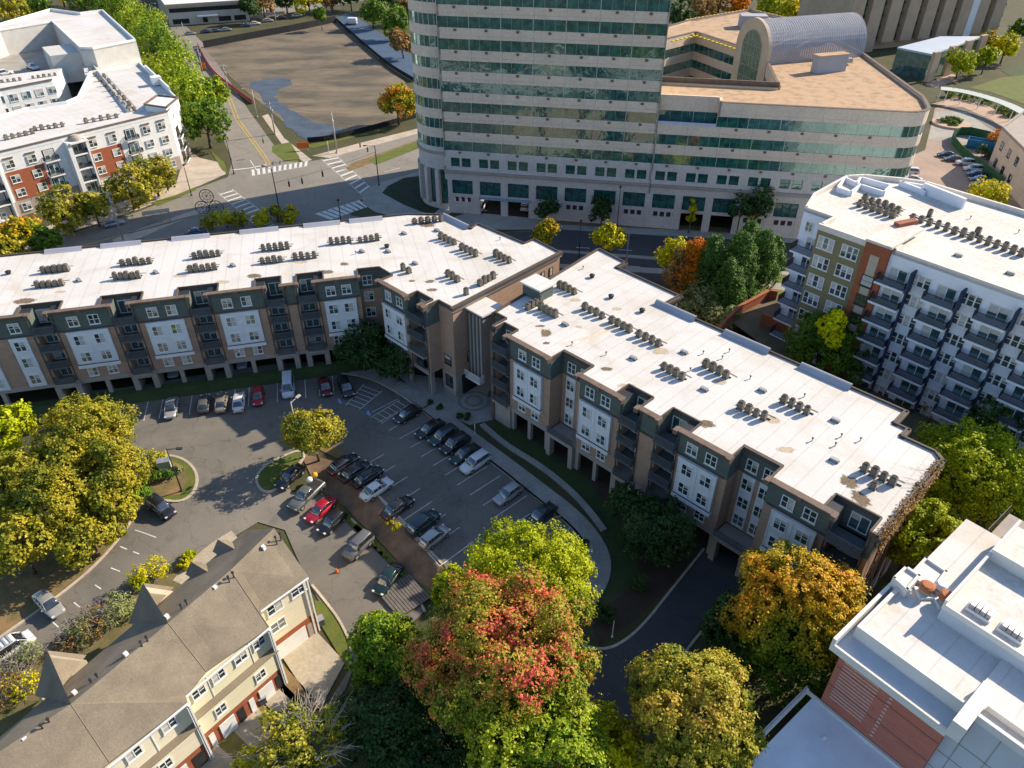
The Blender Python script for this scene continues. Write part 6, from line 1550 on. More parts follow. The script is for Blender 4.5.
SURF=[(25,301,2.0,.7,LIT,'dark litter streak at the left front edge of the left roof',.4),(254,276,1.3,.8,LIT,'round litter patch on the front edge of the left roof',0),(325,272,1.6,.7,LIT,'brown litter on the roof edge above a balcony',.2),(344,264,.8,.7,LIT,'brown heap beside a lone fan',0),(427,225,1.7,1.0,LIT,'rust brown litter under the back parapet at the bend',.3),(430,281.5,.9,.6,LIT,'upper brown spot on the wing front corner',0),(432,290,1.0,.6,LIT,'lower brown spot on the wing front corner',0),(412,281,.6,.4,LIT,'small brown spot near the wing front edge',0),(540,326,.8,.35,LIT,'long brown spot left of the dark ring',0),(546,333,.9,1.1,LIT,'dark ring stain near the far front corner',0),(546,343,.6,.4,LIT,'specks under the dark ring stain',0),(607,369,1.0,.5,LIT,'litter heap at the foot of a pipe',.1),(626,386,1.3,.5,TANST,'pale tan ring near the front edge',.2),(707,424,1.4,.6,LIT,'dark litter streak near the front jog',-.5),(786,450,1.2,.5,TANST,'tan oval stain on the open lower roof',-.3),(617,309,.8,.5,TANST,'tan spot behind the rust row',0),(850,482,1.5,.75,LIT,'large dark litter patch near the lower end, upper part',-.9),(861,499,1.7,.6,LIT,'large dark litter patch near the lower end, lower part',-1.0),(579,327,.6,.4,TANST,'small tan spot in the middle of the far roof',0),(60,292,1.0,.5,TANST,'faint tan stain below the first front row of condensers',0),(180,276,1.3,.5,TANST,'faint tan stain below the third front row',0),(300,262,1.6,.5,TANST,'faint tan streak right of the fourth front row',.2),(222,282,1.4,.6,TANST,'tan wash near the left roof edge above a balcony stack',0),(660,351,1.4,.7,TANST,'faint grime under the row beside the rust streak',-.6),(772,420,1.3,.5,TANST,'faint grime beside the lower front row',-.6),(720,382,1.2,.5,TANST,'faint grime below the parapet row',-.6),(500,262,1.2,.4,TANST,'faint streak by the far wing row',-.6),(575,300,1.0,.6,TANST,'faint grime behind the stair bulkhead',0)]
for k,(px,py,rx,ry,mt_,lab,ro) in enumerate(SURF): blotch(px,py,rx,ry,ZR1,mt_,lab,ro,dz=.002*(k%3))
ln=dens([at(px,py,ZR1)[:2] for px,py in ((564,343),(580,339),(600,334),(612,328),(618,325))],1); m=M()
for i,(a,b) in enumerate(zip(ln,ln[1:])):
    w_=.10+.28*i/len(ln); dx,dy=b[0]-a[0],b[1]-a[1]; l=math.hypot(dx,dy); nx,ny=-dy/l*w_,dx/l*w_; m.poly([(a[0]+nx,a[1]+ny,ZR1+.008),(a[0]-nx,a[1]-ny,ZR1+.008),(b[0]-nx,b[1]-ny,ZR1+.008),(b[0]+nx,b[1]+ny,ZR1+.008)])
o=m.build('rust_streak',RUST); tag(o,'orange rust streak trailing from condensers on the right roof','roof stain','stains on the roofs'); o['kind']='stuff'
# white equipment skid and membrane roll on the pale building
x,y,_=at(905,226,ZB+.5); o=M().obox((0,0,0),(3.4,1.0,.5),0).build('rusty_plank_stack',mat('rusty planks',(.32,.12,.06),(.25,.09,.05),1,.9),None,(x,y,ZB+1.0),R(AB+70)); tag(o,'rusty plank stack on the roof of the brick stair bay','planks')
# ------------------------------------------------------------------ cars
WHT=(.62,.62,.61); SIL=(.36,.36,.36); BLK=(.018,.018,.022); GRY=(.10,.105,.11); DGN=(.012,.035,.032); TEAL=(.018,.05,.055); REDC=(.36,.015,.02); DRED=(.12,.012,.02); TANC=(.25,.22,.17); NAVY=(.02,.06,.16)
gA='cars parked along the long apartment block'; up=R(104)
for lab,kind,col,px,py,ang in [('silver grey saloon, leftmost in the row by the long block','sedan',SIL,171,407,-76),('dark grey hatchback next to the tan car','hatch',(.12,.12,.11),204,402.5,-76+180),('tan saloon between dark grey and white cars','sedan',TANC,221,401.5,104),('white saloon beside the red car in the sunlit row','sedan',WHT,238.5,401,104),('bright red hatchback in the row by the long block','hatch',REDC,258,395.5,-76),('white van parked under the long block','van',(.55,.58,.62),288,386,-76),('dark red saloon in the shade by the hatched bay','sedan',DRED,325,385.5,-70),('black car beside the hatched accessible bay','suv',BLK,346,387,-66)]:
    car_px(lab,kind,col,px,py,ang,gA)
gB='cars parked along the right apartment block'
for lab,kind,col,px,py,ang in [('black hatchback alone beside the hatched aisle','hatch',BLK,407,414,-135),('black saloon at the upper end of the shaded row','sedan',BLK,430,428,-135),('dark teal SUV second in the shaded row of five','suv',TEAL,443.5,435.5,-135),('black SUV between two teal cars','suv',(.02,.022,.03),455,443.5,-135),('dark green saloon next to the white SUV','sedan',DGN,465,453,-135),('white SUV in the shaded row by the right block','suv',WHT,475.5,462,-135),('silver hatchback with space on both sides','hatch',SIL,508,493,-135),('dark teal convertible at the lower end of the shaded row','sedan',(.01,.03,.035),541,514,-135)]:
    car_px(lab,kind,col,px,py,ang,gB)
gC='cars parked along the planted bank'
for lab,kind,col,px,py,ang in [('black saloon at the top of the row above the bank','sedan',(.02,.024,.03),343,463,45),('black saloon between two dark cars above the bank','sedan',BLK,355,470.5,45),('black coupe next to the white saloon','sedan',(.012,.014,.016),367.5,476,45),('white saloon with sunroof above the bank','sedan',WHT,376.5,488,45),('black saloon with empty bays on both sides','sedan',BLK,397.5,506.5,45),('dark teal estate car next to the silver hatchback','suv',TEAL,423.5,522,45),('silver hatchback at the lower end above the bank','hatch',SIL,434.5,536,45)]:
    car_px(lab,kind,col,px,py,ang+3,gC)
gD='cars parked on the lower drive'
for lab,kind,col,px,py,ang in [('black saloon beside the teardrop island','sedan',BLK,290,475,-118),('grey pickup truck with white and yellow load in its bed','pickup',(.13,.14,.13),306,494,-118),('bright red saloon next to the grey pickup','sedan',(.42,.012,.035),320.5,508,-122),('small black hatchback next to the red saloon','hatch',BLK,332,521,-122),('grey jeep style car standing alone on the lower drive','jeep',(.14,.14,.14),358,546,-122),('dark green saloon at the lower end of the drive','sedan',DGN,388,578,-115)]:
    car_px(lab,kind,col,px,py,ang,gD)
x,y,g=at(311,487); 
for dx,dy,s,mt_,lab in ((0,0,.42,WHITE,'white sack in the bed of the grey pickup'),(.5,.9,.40,mat('yellow load',(.6,.35,.03),None,1,.7),'yellow container in the bed of the grey pickup')):
    o=M().lathe((0,0,0),[(s*.8,0),(s,.12),(s*.95,.45),(s*.4,.6),(.03,.62)],10).build('cargo',mt_,None,(x+dx,y+dy,g+1.1),0,smooth=True); tag(o,lab,'cargo')
car_px('black SUV parked by the grass island on the left','suv',BLK,160.5,507,-37,'cars on the left street'); car_px('silver saloon parked beside the leafy verge on the left','sedan',(.33,.32,.29),47.5,602,-37,'cars on the left street')
van=car_px('white work van with ladder rack cut by the left edge','van',WHT,6,650,53,'cars on the left street')
rk=M()
for i in range(7): rk.box(-2.3+i*.5,-2.2+i*.5,-.7,.7,2.08,2.13)
rk.box(-2.4,.9,-.72,-.66,2.05,2.12).box(-2.4,.9,.66,.72,2.05,2.12); rk.build('roof_rack',METAL,van)
for px,py,lab in ((170,373,'white car nose showing in the garage under the second balcony stack'),(239,364,'white car nose showing in the garage under the fourth panel bay')):
    x,y,_=at(px,py,.8); car(lab,'sedan',(.45,.5,.55),x,y+1.6,R(-76),'cars in the garage',z=.03)
for px,py,lab in ((526,204,'white van inside the left of the tower garage mouth'),(481,204,'white van at the edge of the tower garage mouth')):
    x,y,_=at(px,py,1.2); car(lab,'van' ,WHT,x,y+.5,R(80),'vans at the tower garage',z=.03)
gE='cars in the drive court beyond the pale building'
for lab,kind,col,px,py in [('black car at the far end of the drive court row','sedan',BLK,947,154),('dark grey car second from the far end of the court row','sedan',GRY,954,158),('white car third in the court row','suv',WHT,966,162),('white car fourth in the court row','suv',(.58,.58,.6),974,168),('blue car fifth in the court row','sedan',NAVY,977,173),('blue car sixth in the court row','sedan',(.02,.07,.2),980,178.5),('blue car nearest the camera in the court row','sedan',(.03,.08,.2),981,184)]:
    x,y,_=at(px,py,.75); car(lab,kind,col,x,y,R(172),gE)
x,y,_=at(909,171,.75); car('white car at the foot of the office wing','suv',WHT,x,y,R(170),gE); x,y,_=at(912,178,.75); car('white and dark car partly hidden by the pale roof','sedan',(.5,.48,.45),x,y,R(160),gE)
gF='cars parked beyond the building site'
for i,(px,py,c) in enumerate(((255,23,WHT),(268,20,SIL),(281,17,(.2,.03,.06)),(246,25,NAVY),(206,31,NAVY),(216,30,GRY),(226,29,(.3,.32,.34)),(190,33,(.3,.32,.34)),(297,15,WHT))):
    x,y,_=at(px,py,.75); car('%s car in front of the small office, %s from the left'%({0:'white',1:'silver',2:'red',3:'blue',4:'navy',5:'grey',6:'pale grey',7:'light grey',8:'white'}[i],['sixth','seventh','eighth','fifth','second','third','fourth','first','ninth'][i]),'sedan',c,x,y,R(20),gF)
x,y,_=at(351,21,1.4); tk=car('white box van on the blue grey lane behind the site','van',(.6,.62,.66),x,y,R(175),'vehicles on the site lane')
M().box(-2.6,1.3,-1.05,1.05,.9,2.7).build('cargo_box',WHITE,tk)
x,y,_=at(32.5,67,11.7); car('white pickup on the parking deck in the shadow','pickup',WHT,x,y,R(-40),'cars on the parking deck',z=11.05); x,y,_=at(4,73,11.7); car('white SUV on the parking deck at the left edge','suv',WHT,x,y,R(50),'cars on the parking deck',z=11.05)
x,y,_=at(114,222,.8); car('pale blue car on the street in front of the brick building','hatch',(.3,.36,.42),x,y,R(35),'cars on the street'); x,y,_=at(196,231,.8); car('blue car in the shade behind the long roof','sedan',NAVY,x,y,R(25),'cars on the street')
# blue skip
x,y,_=at(984,146,.8); t=thing('skip','large blue open skip inside the green fenced yard','skip',(x,y,0),R(-32))
m=M(); 
for a,b in (((-4.2,-1.4),(4.2,-1.4)),((4.2,-1.4),(4.2,1.4)),((4.2,1.4),(-4.2,1.4)),((-4.2,1.4),(-4.2,-1.4))): m.wall(a,b,.25,2.4,.12)
m.box(-4.2,4.2,-1.4,1.4,.2,.3); m.build('body',BLUE,t); m=M()
for i in range(9): m.box(-4.1+i*1.0,-3.95+i*1.0,-1.5,-1.38,.3,2.4)
m.build('ribs',BLUE,t); M().box(-.7,.7,-1.54,-1.5,1.0,1.8).build('label_plate',WHITE,t)
fence_line('yard_fence','green mesh fence round the yard with the blue skip',[(988,140),(962,134),(948,140),(962,158),(1000,186)],2.4,mat('green fence mesh',(.03,.12,.05),(.02,.08,.035),1,.8))
# planter in the turning circle
x,y,_=at(951,123,.4); t=thing('round_planter','round clipped hedge planter in the turning circle','planter',(x,y,0))
M().lathe((0,0,0),[(5.2,0),(5.2,.55),(4.8,.55)],32,cap=True).build('kerb_wall',mat('pink stone',(.45,.32,.24),None,1,.8),t)
p_,n_,_,_=crown_points(2.9,2.9,.7,2500,26,.3); p_[:,2]=np.abs(p_[:,2])
hg=(np.hypot(p_[:,0],p_[:,1])>1.0); mobj('ring_hedge',leaf_mesh('ring_hedge',p_[hg]+np.array([.6,.6,.8]),n_[hg],.22,L_CON),t)
p_,n_,_,_=crown_points(4.3,3.9,.5,1600,26,.3); p_[:,2]=np.abs(p_[:,2]); mobj('low_planting',leaf_mesh('low_planting',p_+np.array([0,-.2,.5]),n_,.2,L_GREEN),t)
# ------------------------------------------------------------------ poles, wires, signals
POLEG=mat('weathered pole',(.40,.37,.33),(.33,.30,.27),1,.8)
_,t1=pole('street_lamp','black street lamp at the crossing left of the intersection','street lamp',(191.6,195.6),166,DARK,.11,'globe')
_,t2=pole('utility_pole','leaning grey power pole behind the left roof','utility pole',(123.6,241),191,POLEG,.2,'wood',-30,arm=2)
_,t3=pole('signal_pole','black signal pole beside the left crossing','signal pole',(234,174),136,DARK,.12,'globe')
_,t4=pole('street_lamp','black street lamp rising behind the left roof','street lamp',(281,218),169,DARK,.13,'cobra',150)
_,t5=pole('street_lamp','black street lamp on the median side near the tower','street lamp',(379,185),145.5,DARK,.13,'cobra',200)
_,t6=pole('street_lamp','black pole at the bottom crossing behind the roof','street lamp',(341,221),201,DARK,.12,'globe')
_,t7=pole('utility_pole','pale concrete utility pole with guy wire at the site corner','utility pole',(275,134),102,POLEG,.22,'wood',20)
_,t8=pole('utility_pole','grey utility pole in the grass strip by the site fence','utility pole',(337,153),112,POLEG,.2,'wood',100)
_,t9=pole('utility_pole','pale utility pole with lamp arm over the pink fence','utility pole',(257,117),89,POLEG,.18,'cobra',200)
pole('sign_post','slim white post near the bottom of the site fence','post',(329,153),141,WHITE,.07)
_,t10=pole('utility_pole','pale utility pole standing inside the pink fence','utility pole',(229,94),65,POLEG,.18,'wood',0)
_,t11=pole('utility_pole','utility pole with two pale transformers','utility pole',(203,73),47,POLEG,.2,'wood',0)
pole('utility_pole','tall lamp pole at the far edge of the dirt site','utility pole',(277,28),4,POLEG,.15,'cobra',180); pole('signal_pole','pale signal pole at the far street corner','signal pole',(156,30),4,POLEG,.15,'cobra',0); pole('signal_pole','white signal pole by the small office','signal pole',(185,37),22,POLEG,.15,'plain')
pole('street_lamp','black street lamp on the road median behind the roofs','street lamp',(579,257),222,DARK,.11,'globe'); pole('street_lamp','white topped lamp post near the roof corner','street lamp',(626.5,260),233,POLEG,.12,'cobra',180); pole('street_lamp','black lamp post with yellow tag in front of the tower','street lamp',(617,227),188,DARK,.10,'globe')
_,tl=pole('parking_lamp','dark parking lot lamp on the grass island','street lamp',(182,491.5),448.5,DARK,.10,'lamp',0,arm=1.4)
pole('parking_lamp','pale parking lot lamp behind the small round tree','street lamp',(303,458),402,POLEG,.11,'lamp',60,arm=1.2)
pole('marker_post','white marker post on the dark mulch by the drive','post',(612,637),621,WHITE,.06)
pole('fence_lamp','small white post where the garden path starts','post',(475,434),424,WHITE,.07)
for i,(a,b) in enumerate(((t2,t7),(t7,t8),(t7,t9),(t9,t10),(t10,t11),(t8,t5))): wires('overhead wire strung from '+['the leaning power pole to the site corner','the site corner pole to the grass strip pole','the site corner pole to the lamp arm pole','the lamp arm pole to the pole inside the pink fence','the pink fence pole to the transformer pole','the grass strip pole to the median lamp'][i],a,b,group='overhead wires')
sw0=(t4[0],t4[1],8.2); sw1=(t5[0],t5[1],8.2); wires('span wire carrying three traffic signals over the junction',sw0,sw1,.5,.03,group='overhead wires')
def signal(px,py,lab,z=6.6,mt_=None):
    x,y,_=at(px,py,z); t=thing('traffic_signal',lab,'traffic signal',(x,y,z),R(20),'traffic signals'); M().box(-.18,.18,-.15,.15,-.6,.6).build('housing',mt_ or DARK,t)
    for k,c in enumerate(((.12,.02,.02),(.12,.08,.02),(.02,.10,.04))): M().tube((0,-.16,.38-k*.38),(0,-.20,.38-k*.38),.12,.12,10).build('lens',mat('signal lens %d'%k,c,None,1,.4),t)
    M().tube((0,0,.6),(0,0,1.5),.03,.03,5).build('hanger',DARK,t)
for px,py,lab in ((289,184,'leftmost dark signal head hanging over the junction'),(302,181,'middle dark signal head hanging over the junction'),(322.5,174,'rightmost dark signal head hanging over the junction')): signal(px,py,lab)
for px,py,lab in ((263,141,'yellow signal head beside the centre line'),(360,145,'left yellow signal head by the median'),(367.5,149.5,'right yellow signal head by the median')): signal(px,py,lab,4.0,mat('signal yellow',(.5,.35,.05),None,1,.6))
# orange work sign
x,y,_=at(303,146,1.2); t=thing('work_sign','orange road work banner sign at the corner of the grass','road sign',(x,y,0),R(10)); M().box(-1.6,1.6,-.05,.05,.6,2.2).build('banner',ORANGE,t); M().tube((-1.2,0,0),(-1.2,0,1),.05,.05,6).tube((1.2,0,0),(1.2,0,1),.05,.05,6).build('legs',WHITE,t)
x,y,_=at(203,67,1.2); t=thing('work_sign','orange road work panel below the transformer pole','road sign',(x,y,0),R(-10)); M().box(-1.0,1.0,-.05,.05,.4,2.8).build('banner',ORANGE,t); M().box(-.8,.8,-.3,.3,0,.4).build('base',DARK,t)
# rings sculpture
x,y,_=at(211,214,0); t=thing('ring_sculpture','sculpture of three dark metal wheels standing on the street median','sculpture',(x,y,0),R(5))
def ring(cx,cz,r_):
    m=M(); n=28
    for rr in (r_,r_*.62):
        for i in range(n):
            a,b=2*math.pi*i/n,2*math.pi*(i+1)/n; m.tube((cx+rr*math.cos(a),0,cz+rr*math.sin(a)),(cx+rr*math.cos(b),0,cz+rr*math.sin(b)),.09 if rr==r_ else .05,None,6,cap=False)
    for i in range(4): a=math.pi*i/4; m.tube((cx-r_*math.cos(a),0,cz-r_*math.sin(a)),(cx+r_*math.cos(a),0,cz+r_*math.sin(a)),.045,None,4)
    m.build('wheel',DARK,t)
ring(-1.55,1.6,1.5); ring(1.55,1.6,1.5); ring(0,4.3,1.5); M().box(-3,3,-.4,.4,0,.15).build('plinth',CONC,t)
# bus shelter glass frame on the median
x,y,_=at(159,223,0); t=thing('bus_shelter','small glazed shelter frame with planting on the median','shelter',(x,y,0),R(22)); m=M()
for dx in (-2.5,-.8,.8,2.5):
    for dy in (-.8,.8): m.tube((dx,dy,0),(dx,dy,2.6),.05,.05,5)
m.build('frame',METAL,t); M().box(-2.8,2.8,-1.0,1.0,2.6,2.7).build('roof',mat('shelter roof',(.3,.28,.2),None,1,.5),t)
# orange traffic cone on the lower drive
x,y,g=at(337,572); t=thing('traffic_cone','small orange cone lying on the lower drive','traffic cone',(x,y,g),0); M().lathe((0,0,.04),[(.22,0),(.05,.6)],10).build('cone',ORANGE,t); M().box(-.25,.25,-.25,.25,0,.04).build('foot',DARK,t)
# wheelie bins beside the garages
for px,py,lab in ((321,624,'grey wheelie bin at the corner of the end garage'),(263,702,'grey wheelie bin between two driveways')):
    x,y,g=at(px,py); t=thing('wheelie_bin',lab,'bin',(x,y,g),.6,'wheelie bins'); M().prism([(-.35,-.35),(.35,-.35),(.35,.35),(-.35,.35)],0,1.0).build('body',mat('bin grey',(.09,.10,.11),None,1,.6),t); M().box(-.42,.42,-.42,.42,1.0,1.1).build('lid',METAL,t)
    for s in (-.3,.3): M().tube((s-.05,.4,.12),(s+.05,.4,.12),.12,.12,10).build('wheel',TYRE,t)
# picnic furniture and timber at the dark corner under the bank
x,y,g=at(405,597); t=thing('timber_deck','weathered timber platform at the end of the lower drive','deck',(x,y,g),R(40)); m=M()
for i in range(12): m.box(-2.2+i*.37,-1.9+i*.37,-2.2,2.2,.25,.33)
m.build('boards',mat('grey timber',(.16,.14,.12),(.11,.10,.09),2,.9),t); M().box(-2.2,2.2,-2.1,-1.9,0,.25).box(-2.2,2.2,1.9,2.1,0,.25).build('joists',BROWN,t)
# utility box on the grass island and rock border
x,y,g=at(166,468); t=thing('utility_box','pale green utility box among shrubs on the grass island','utility box',(x,y,.1),.3); M().box(-.8,.8,-.5,.5,0,1.3).build('cabinet',mat('pale green box',(.35,.42,.30),None,1,.6),t); M().box(-.85,.85,-.55,.55,1.3,1.38).build('lid',METAL,t)
# ------------------------------------------------------------------ trees
T=tree_px
# big left group
G='trees at the left edge'
T('broadleaf_tree','tall olive gold tree beside the dark left end of the long block',84,432,46,8.5,L_OLIVE,n=25500,leaf=0.148,lobes=80,lr=.22,group=G)
T('broadleaf_tree','olive tree spreading towards the grass island',112,472,36,7.0,L_OLIVE,n=18700,leaf=0.148,lobes=60,lr=.23,group=G)
T('broadleaf_tree','light green tree cut by the left edge below the long block',4,430,30,8.0,L_LIME,n=4500,leaf=0.25,lobes=22,group=G)
T('broadleaf_tree','yellow green tree at the left edge, second down',12,478,36,7.0,L_OLIVE,n=5000,leaf=0.24,lobes=24,group=G)
T('broadleaf_tree','brownish green tree in the middle of the left group',50,500,44,6.5,L_OLIVE,n=22100,leaf=0.148,lobes=70,lr=.22,group=G)
T('broadleaf_tree','low olive tree at the bottom of the left group',18,545,34,5.0,L_OLIVE,n=5500,leaf=0.21,lobes=26,group=G)
T('broadleaf_tree','bright yellow green tree leaning over the street',86,532,34,4.2,L_OLIVE,n=5500,leaf=0.2,lobes=26,vz=.7,group=G)
T('broadleaf_tree','olive tree filling the middle of the left group, top hidden',62,468,34,7.5,L_OLIVE,n=9000,leaf=.19,lobes=60,lr=.23,group=G)
T('broadleaf_tree','olive tree at the street side of the left group',112,505,28,5.0,L_OLIVE,n=8000,leaf=.18,lobes=50,lr=.23,group=G)
T('broadleaf_tree','bushy green tree between the black SUV and the left group',128,492,20,4.0,L_GREEN,n=3000,leaf=0.2,lobes=16,group=G)
for i,(px,py,r,mt_,w_) in enumerate(((158,462,8,L_YEL,'yellow bush at the back of the grass island'),(170,478,7,L_CON,'green juniper in the middle of the grass island'),(160,480,8,L_GREEN,'green bush at the left of the grass island'),(178,472,5,L_SAGE,'pale small bush beside the utility box'))):
    x,y,g=at(px,py); bush('bush',w_,(x,y,.1),(r*.13,r*.13,r*.11),mt_,n=700,leaf=0.12,group='bushes on the grass island')
T('broadleaf_tree','small round yellow green tree on the tip of the parking island',313,431,27.5,5.4,L_OLIVE,n=9100,leaf=0.17,lobes=30,lr=.33,trunk=.16)
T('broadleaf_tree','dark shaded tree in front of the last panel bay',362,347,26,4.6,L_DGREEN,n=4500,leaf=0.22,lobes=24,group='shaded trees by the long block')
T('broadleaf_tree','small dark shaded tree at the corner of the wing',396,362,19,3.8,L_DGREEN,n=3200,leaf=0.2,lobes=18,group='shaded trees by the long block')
# street side behind the roofs
T('broadleaf_tree','yellow and orange small tree between the two white roofs',545,233,14,5.5,L_ORTOP,n=2600,leaf=0.28,lobes=18,vz=1.1,group='small street trees behind the roofs')
T('broadleaf_tree','pointed yellow tree behind the right roof',609,241,16,5.5,L_YEL,n=2800,leaf=0.28,lobes=18,vz=1.2,group='small street trees behind the roofs')
for px,py,r,h,mt_,lab,cone in ((546,209,12,3.6,L_DGREEN,'dark street tree left of the tower base',0),(602,211,13,3.6,L_DGREEN,'dark street tree at the middle of the tower base',0),(663,206,10,4.2,L_DGREEN,'slim dark street tree in front of the garage bays',0),(692,209,5,5.5,L_YEL,'thin yellow columnar tree by the tower base',1),(742,205,13,7,L_DGREEN,'tall dark tree at the right end of the tower base',0),(758,206,15,7.5,L_DGREEN,'broad dark tree behind the evergreen group',0),(757,203,5,7,L_YEL,'thin yellow tree in front of the dark tree',1),(440,243,4,2,L_DGREEN,'small dark shrub tree at the corner',0)):
    T('street_tree',lab,px,py,r,h,mt_,n=1800,leaf=0.26,lobes=14,vz=1.3 if not cone else 3.2,cone=bool(cone),group='street trees along the tower')
for px,py,r,h,lab,asp in ((712,262,21,8.5,'leftmost big evergreen of the group behind the roof',1),(738,262,24,8.5,'largest evergreen in the middle of the group',1),(762,256,20,8.0,'rightmost evergreen beside the pale building',1),(728,285,20,7,'front evergreen lowest in the group',1),(748,244,18,8,'back evergreen of the group',1),(775,252,12,7,'slim evergreen touching the pale building corner',1)):
    T('evergreen_tree',lab,px,py,r,h,L_CON,n=18700,leaf=0.172,lobes=150,vz=1.45,cone=True,group='evergreens behind the right roof',lr=.33)
T('evergreen_tree','copper orange conifer left of the evergreens',693,264,17,7.5,L_COP,n=9100,leaf=0.187,lobes=44,vz=1.75,cone=True,lr=.5)
T('broadleaf_tree','olive brown conifer shaped tree leaning on the copper one',680,270,15,6.5,L_BROWN,n=3500,leaf=0.22,lobes=30,vz=1.6,cone=True,lr=.5)
T('broadleaf_tree','yellow green tree left of the copper conifer',674,256,17,6.5,L_YEL,n=3600,leaf=0.25,lobes=22,vz=1.2)
T('sage_tree','greyish sage tree behind the silver parapet',703,303,24,3.2,L_SAGE,n=4200,leaf=0.2,lobes=26,vz=.8,group='sage shrubs behind the roof')
T('sage_tree','smaller sage tree by the brick garden wall',722,318,18,3.2,L_SAGE,n=2600,leaf=0.2,lobes=20,vz=.8,group='sage shrubs behind the roof')
# between right roof and pale building
T('broadleaf_tree','dark green tree with a yellow flush beside the red bay',828,342,40,9,L_GREEN,n=27200,leaf=0.172,lobes=80,vz=1.0,lr=.24)
T('broadleaf_tree','bright yellow leaved small tree within the dark green tree',831,330,11,13.0,L_BYEL,n=2200,leaf=0.24,lobes=26,vz=2.3)
T('broadleaf_tree','olive tree touching the foot of the pale building',862,362,28,6.5,L_GREEN,n=4000,leaf=0.22,lobes=26,vz=.6,group='trees in the terrace garden')
T('broadleaf_tree','dark round tree at the right edge below the balconies',1003,413,32,8,L_DGREEN,n=5500,leaf=0.24,lobes=28,group='trees in the terrace garden')
T('broadleaf_tree','dark brown leafless looking shrub below the balconies',925,398,24,5,L_BROWN,n=3000,leaf=0.18,lobes=20,vz=.5,group='trees in the terrace garden')
T('broadleaf_tree','large lime tree at the right edge beside the roof end',972,470,62,10.5,L_LIME,n=37400,leaf=0.156,lobes=110,vz=.8,lr=.2,group='lime trees at the right')
T('broadleaf_tree','lime tree between the roof end and the white stepped building',918,532,48,8.5,L_LIME,n=27200,leaf=0.156,lobes=90,vz=.8,lr=.2,group='lime trees at the right')
T('broadleaf_tree','dark tree filling the corner behind the lime trees',1015,500,30,5,L_GREEN,n=4500,leaf=0.22,lobes=26,group='lime trees at the right')
# front right
T('broadleaf_tree','orange and gold tree in front of the right block',796,603,72,9.5,L_ORG,n=57800,leaf=0.133,lobes=150,vz=.75,lr=.18,flat=.5)
T('broadleaf_tree','dark green tree below the orange tree',800,655,52,5.5,L_GREEN,n=11200,leaf=0.17,lobes=36,group='shaded trees at the bottom right')
T('broadleaf_tree','olive gold tree at the bottom right of centre',692,710,76,10.5,L_GOLD,n=61200,leaf=0.133,lobes=160,vz=.75,lr=.18,flat=.5)
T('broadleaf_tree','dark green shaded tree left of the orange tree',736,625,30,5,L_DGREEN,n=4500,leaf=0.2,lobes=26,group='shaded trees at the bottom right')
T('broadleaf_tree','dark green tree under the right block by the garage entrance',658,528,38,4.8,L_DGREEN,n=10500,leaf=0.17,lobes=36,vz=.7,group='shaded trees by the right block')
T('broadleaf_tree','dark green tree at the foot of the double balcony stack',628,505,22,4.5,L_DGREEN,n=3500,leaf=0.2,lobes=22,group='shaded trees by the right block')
# front centre
T('broadleaf_tree','large crimson and green tree in the bottom centre',506,656,99,12.5,L_REDG,n=102000,leaf=0.133,lobes=240,vz=.85,lr=.155,flat=.5)
T('broadleaf_tree','yellow green tree behind the crimson tree',528,580,72,9.0,L_LIME,n=47600,leaf=0.133,lobes=130,vz=.8,lr=.19)
T('broadleaf_tree','small lime tree left of the crimson tree top',452,592,22,6,L_LIME,n=4500,leaf=0.2,lobes=24)
T('broadleaf_tree','pale green tree at the bottom edge, centre',540,748,78,11.5,L_FRESH,n=51000,leaf=0.14,lobes=150,vz=.7,lr=.18)
T('broadleaf_tree','feathery lime green tree right of the bottom centre tree',602,762,50,8.5,L_YEL,n=12600,leaf=0.17,lobes=40,vz=.7)
T('broadleaf_tree','mid green tree at the end of the lower drive',386,652,44,7,L_FRESH,n=30600,leaf=0.14,lobes=90,vz=.9,lr=.2)
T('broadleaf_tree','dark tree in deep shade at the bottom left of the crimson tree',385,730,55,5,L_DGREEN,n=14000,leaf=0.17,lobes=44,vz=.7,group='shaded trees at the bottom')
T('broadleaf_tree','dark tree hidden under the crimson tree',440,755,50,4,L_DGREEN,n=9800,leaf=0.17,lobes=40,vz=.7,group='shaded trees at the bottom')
T('broadleaf_tree','half bare yellow tree at the bottom left in front of the garages',302,748,50,8,L_GOLD,n=12600,leaf=0.136,lobes=46,vz=.8,lr=.24,bare=60)
T('broadleaf_tree','low yellow tree cut by the bottom edge',262,768,26,5,L_YEL,n=3000,leaf=0.16,lobes=22)
# street trees by the white and brick building
SG='street trees beside the white and brick building'
for i,(px,py,r) in enumerate(((205,124,22),(192,100,24),(180,84,24),(170,66,22),(160,50,22),(150,36,20),(140,24,20),(126,12,18),(110,3,18),(212,95,14),(95,-6,16))):
    T('street_tree','lime green street tree, %s from the junction in the row beside the brick building'%ORD[i],px,py,r*1.15,6.5,L_FRESH if i%4 else L_GREEN,n=3400,leaf=0.42,lobes=22,group=SG,vz=1.0)
for i,(px,py,r,mt_,w_) in enumerate(((153,176,21,L_OLIVE,'nearest the corner of the brick building'),(128,188,24,L_OLIVE,'second from the corner of the brick building'),(66,210,24,L_OLIVE,'in the middle of the brick facade'),(92,205,15,L_OLIVE,'between two larger trees on the facade'),(18,238,22,L_ORTOP,'orange and green at the left edge'),(45,240,14,L_GREEN,'low and green behind the left roof'),(0,250,16,L_OLIVE,'cut by the left edge'))):
    T('street_tree','bushy tree '+w_,px,py,r,5.0,mt_,n=3200,leaf=0.34,lobes=22,group='trees in front of the brick facade',vz=.9)
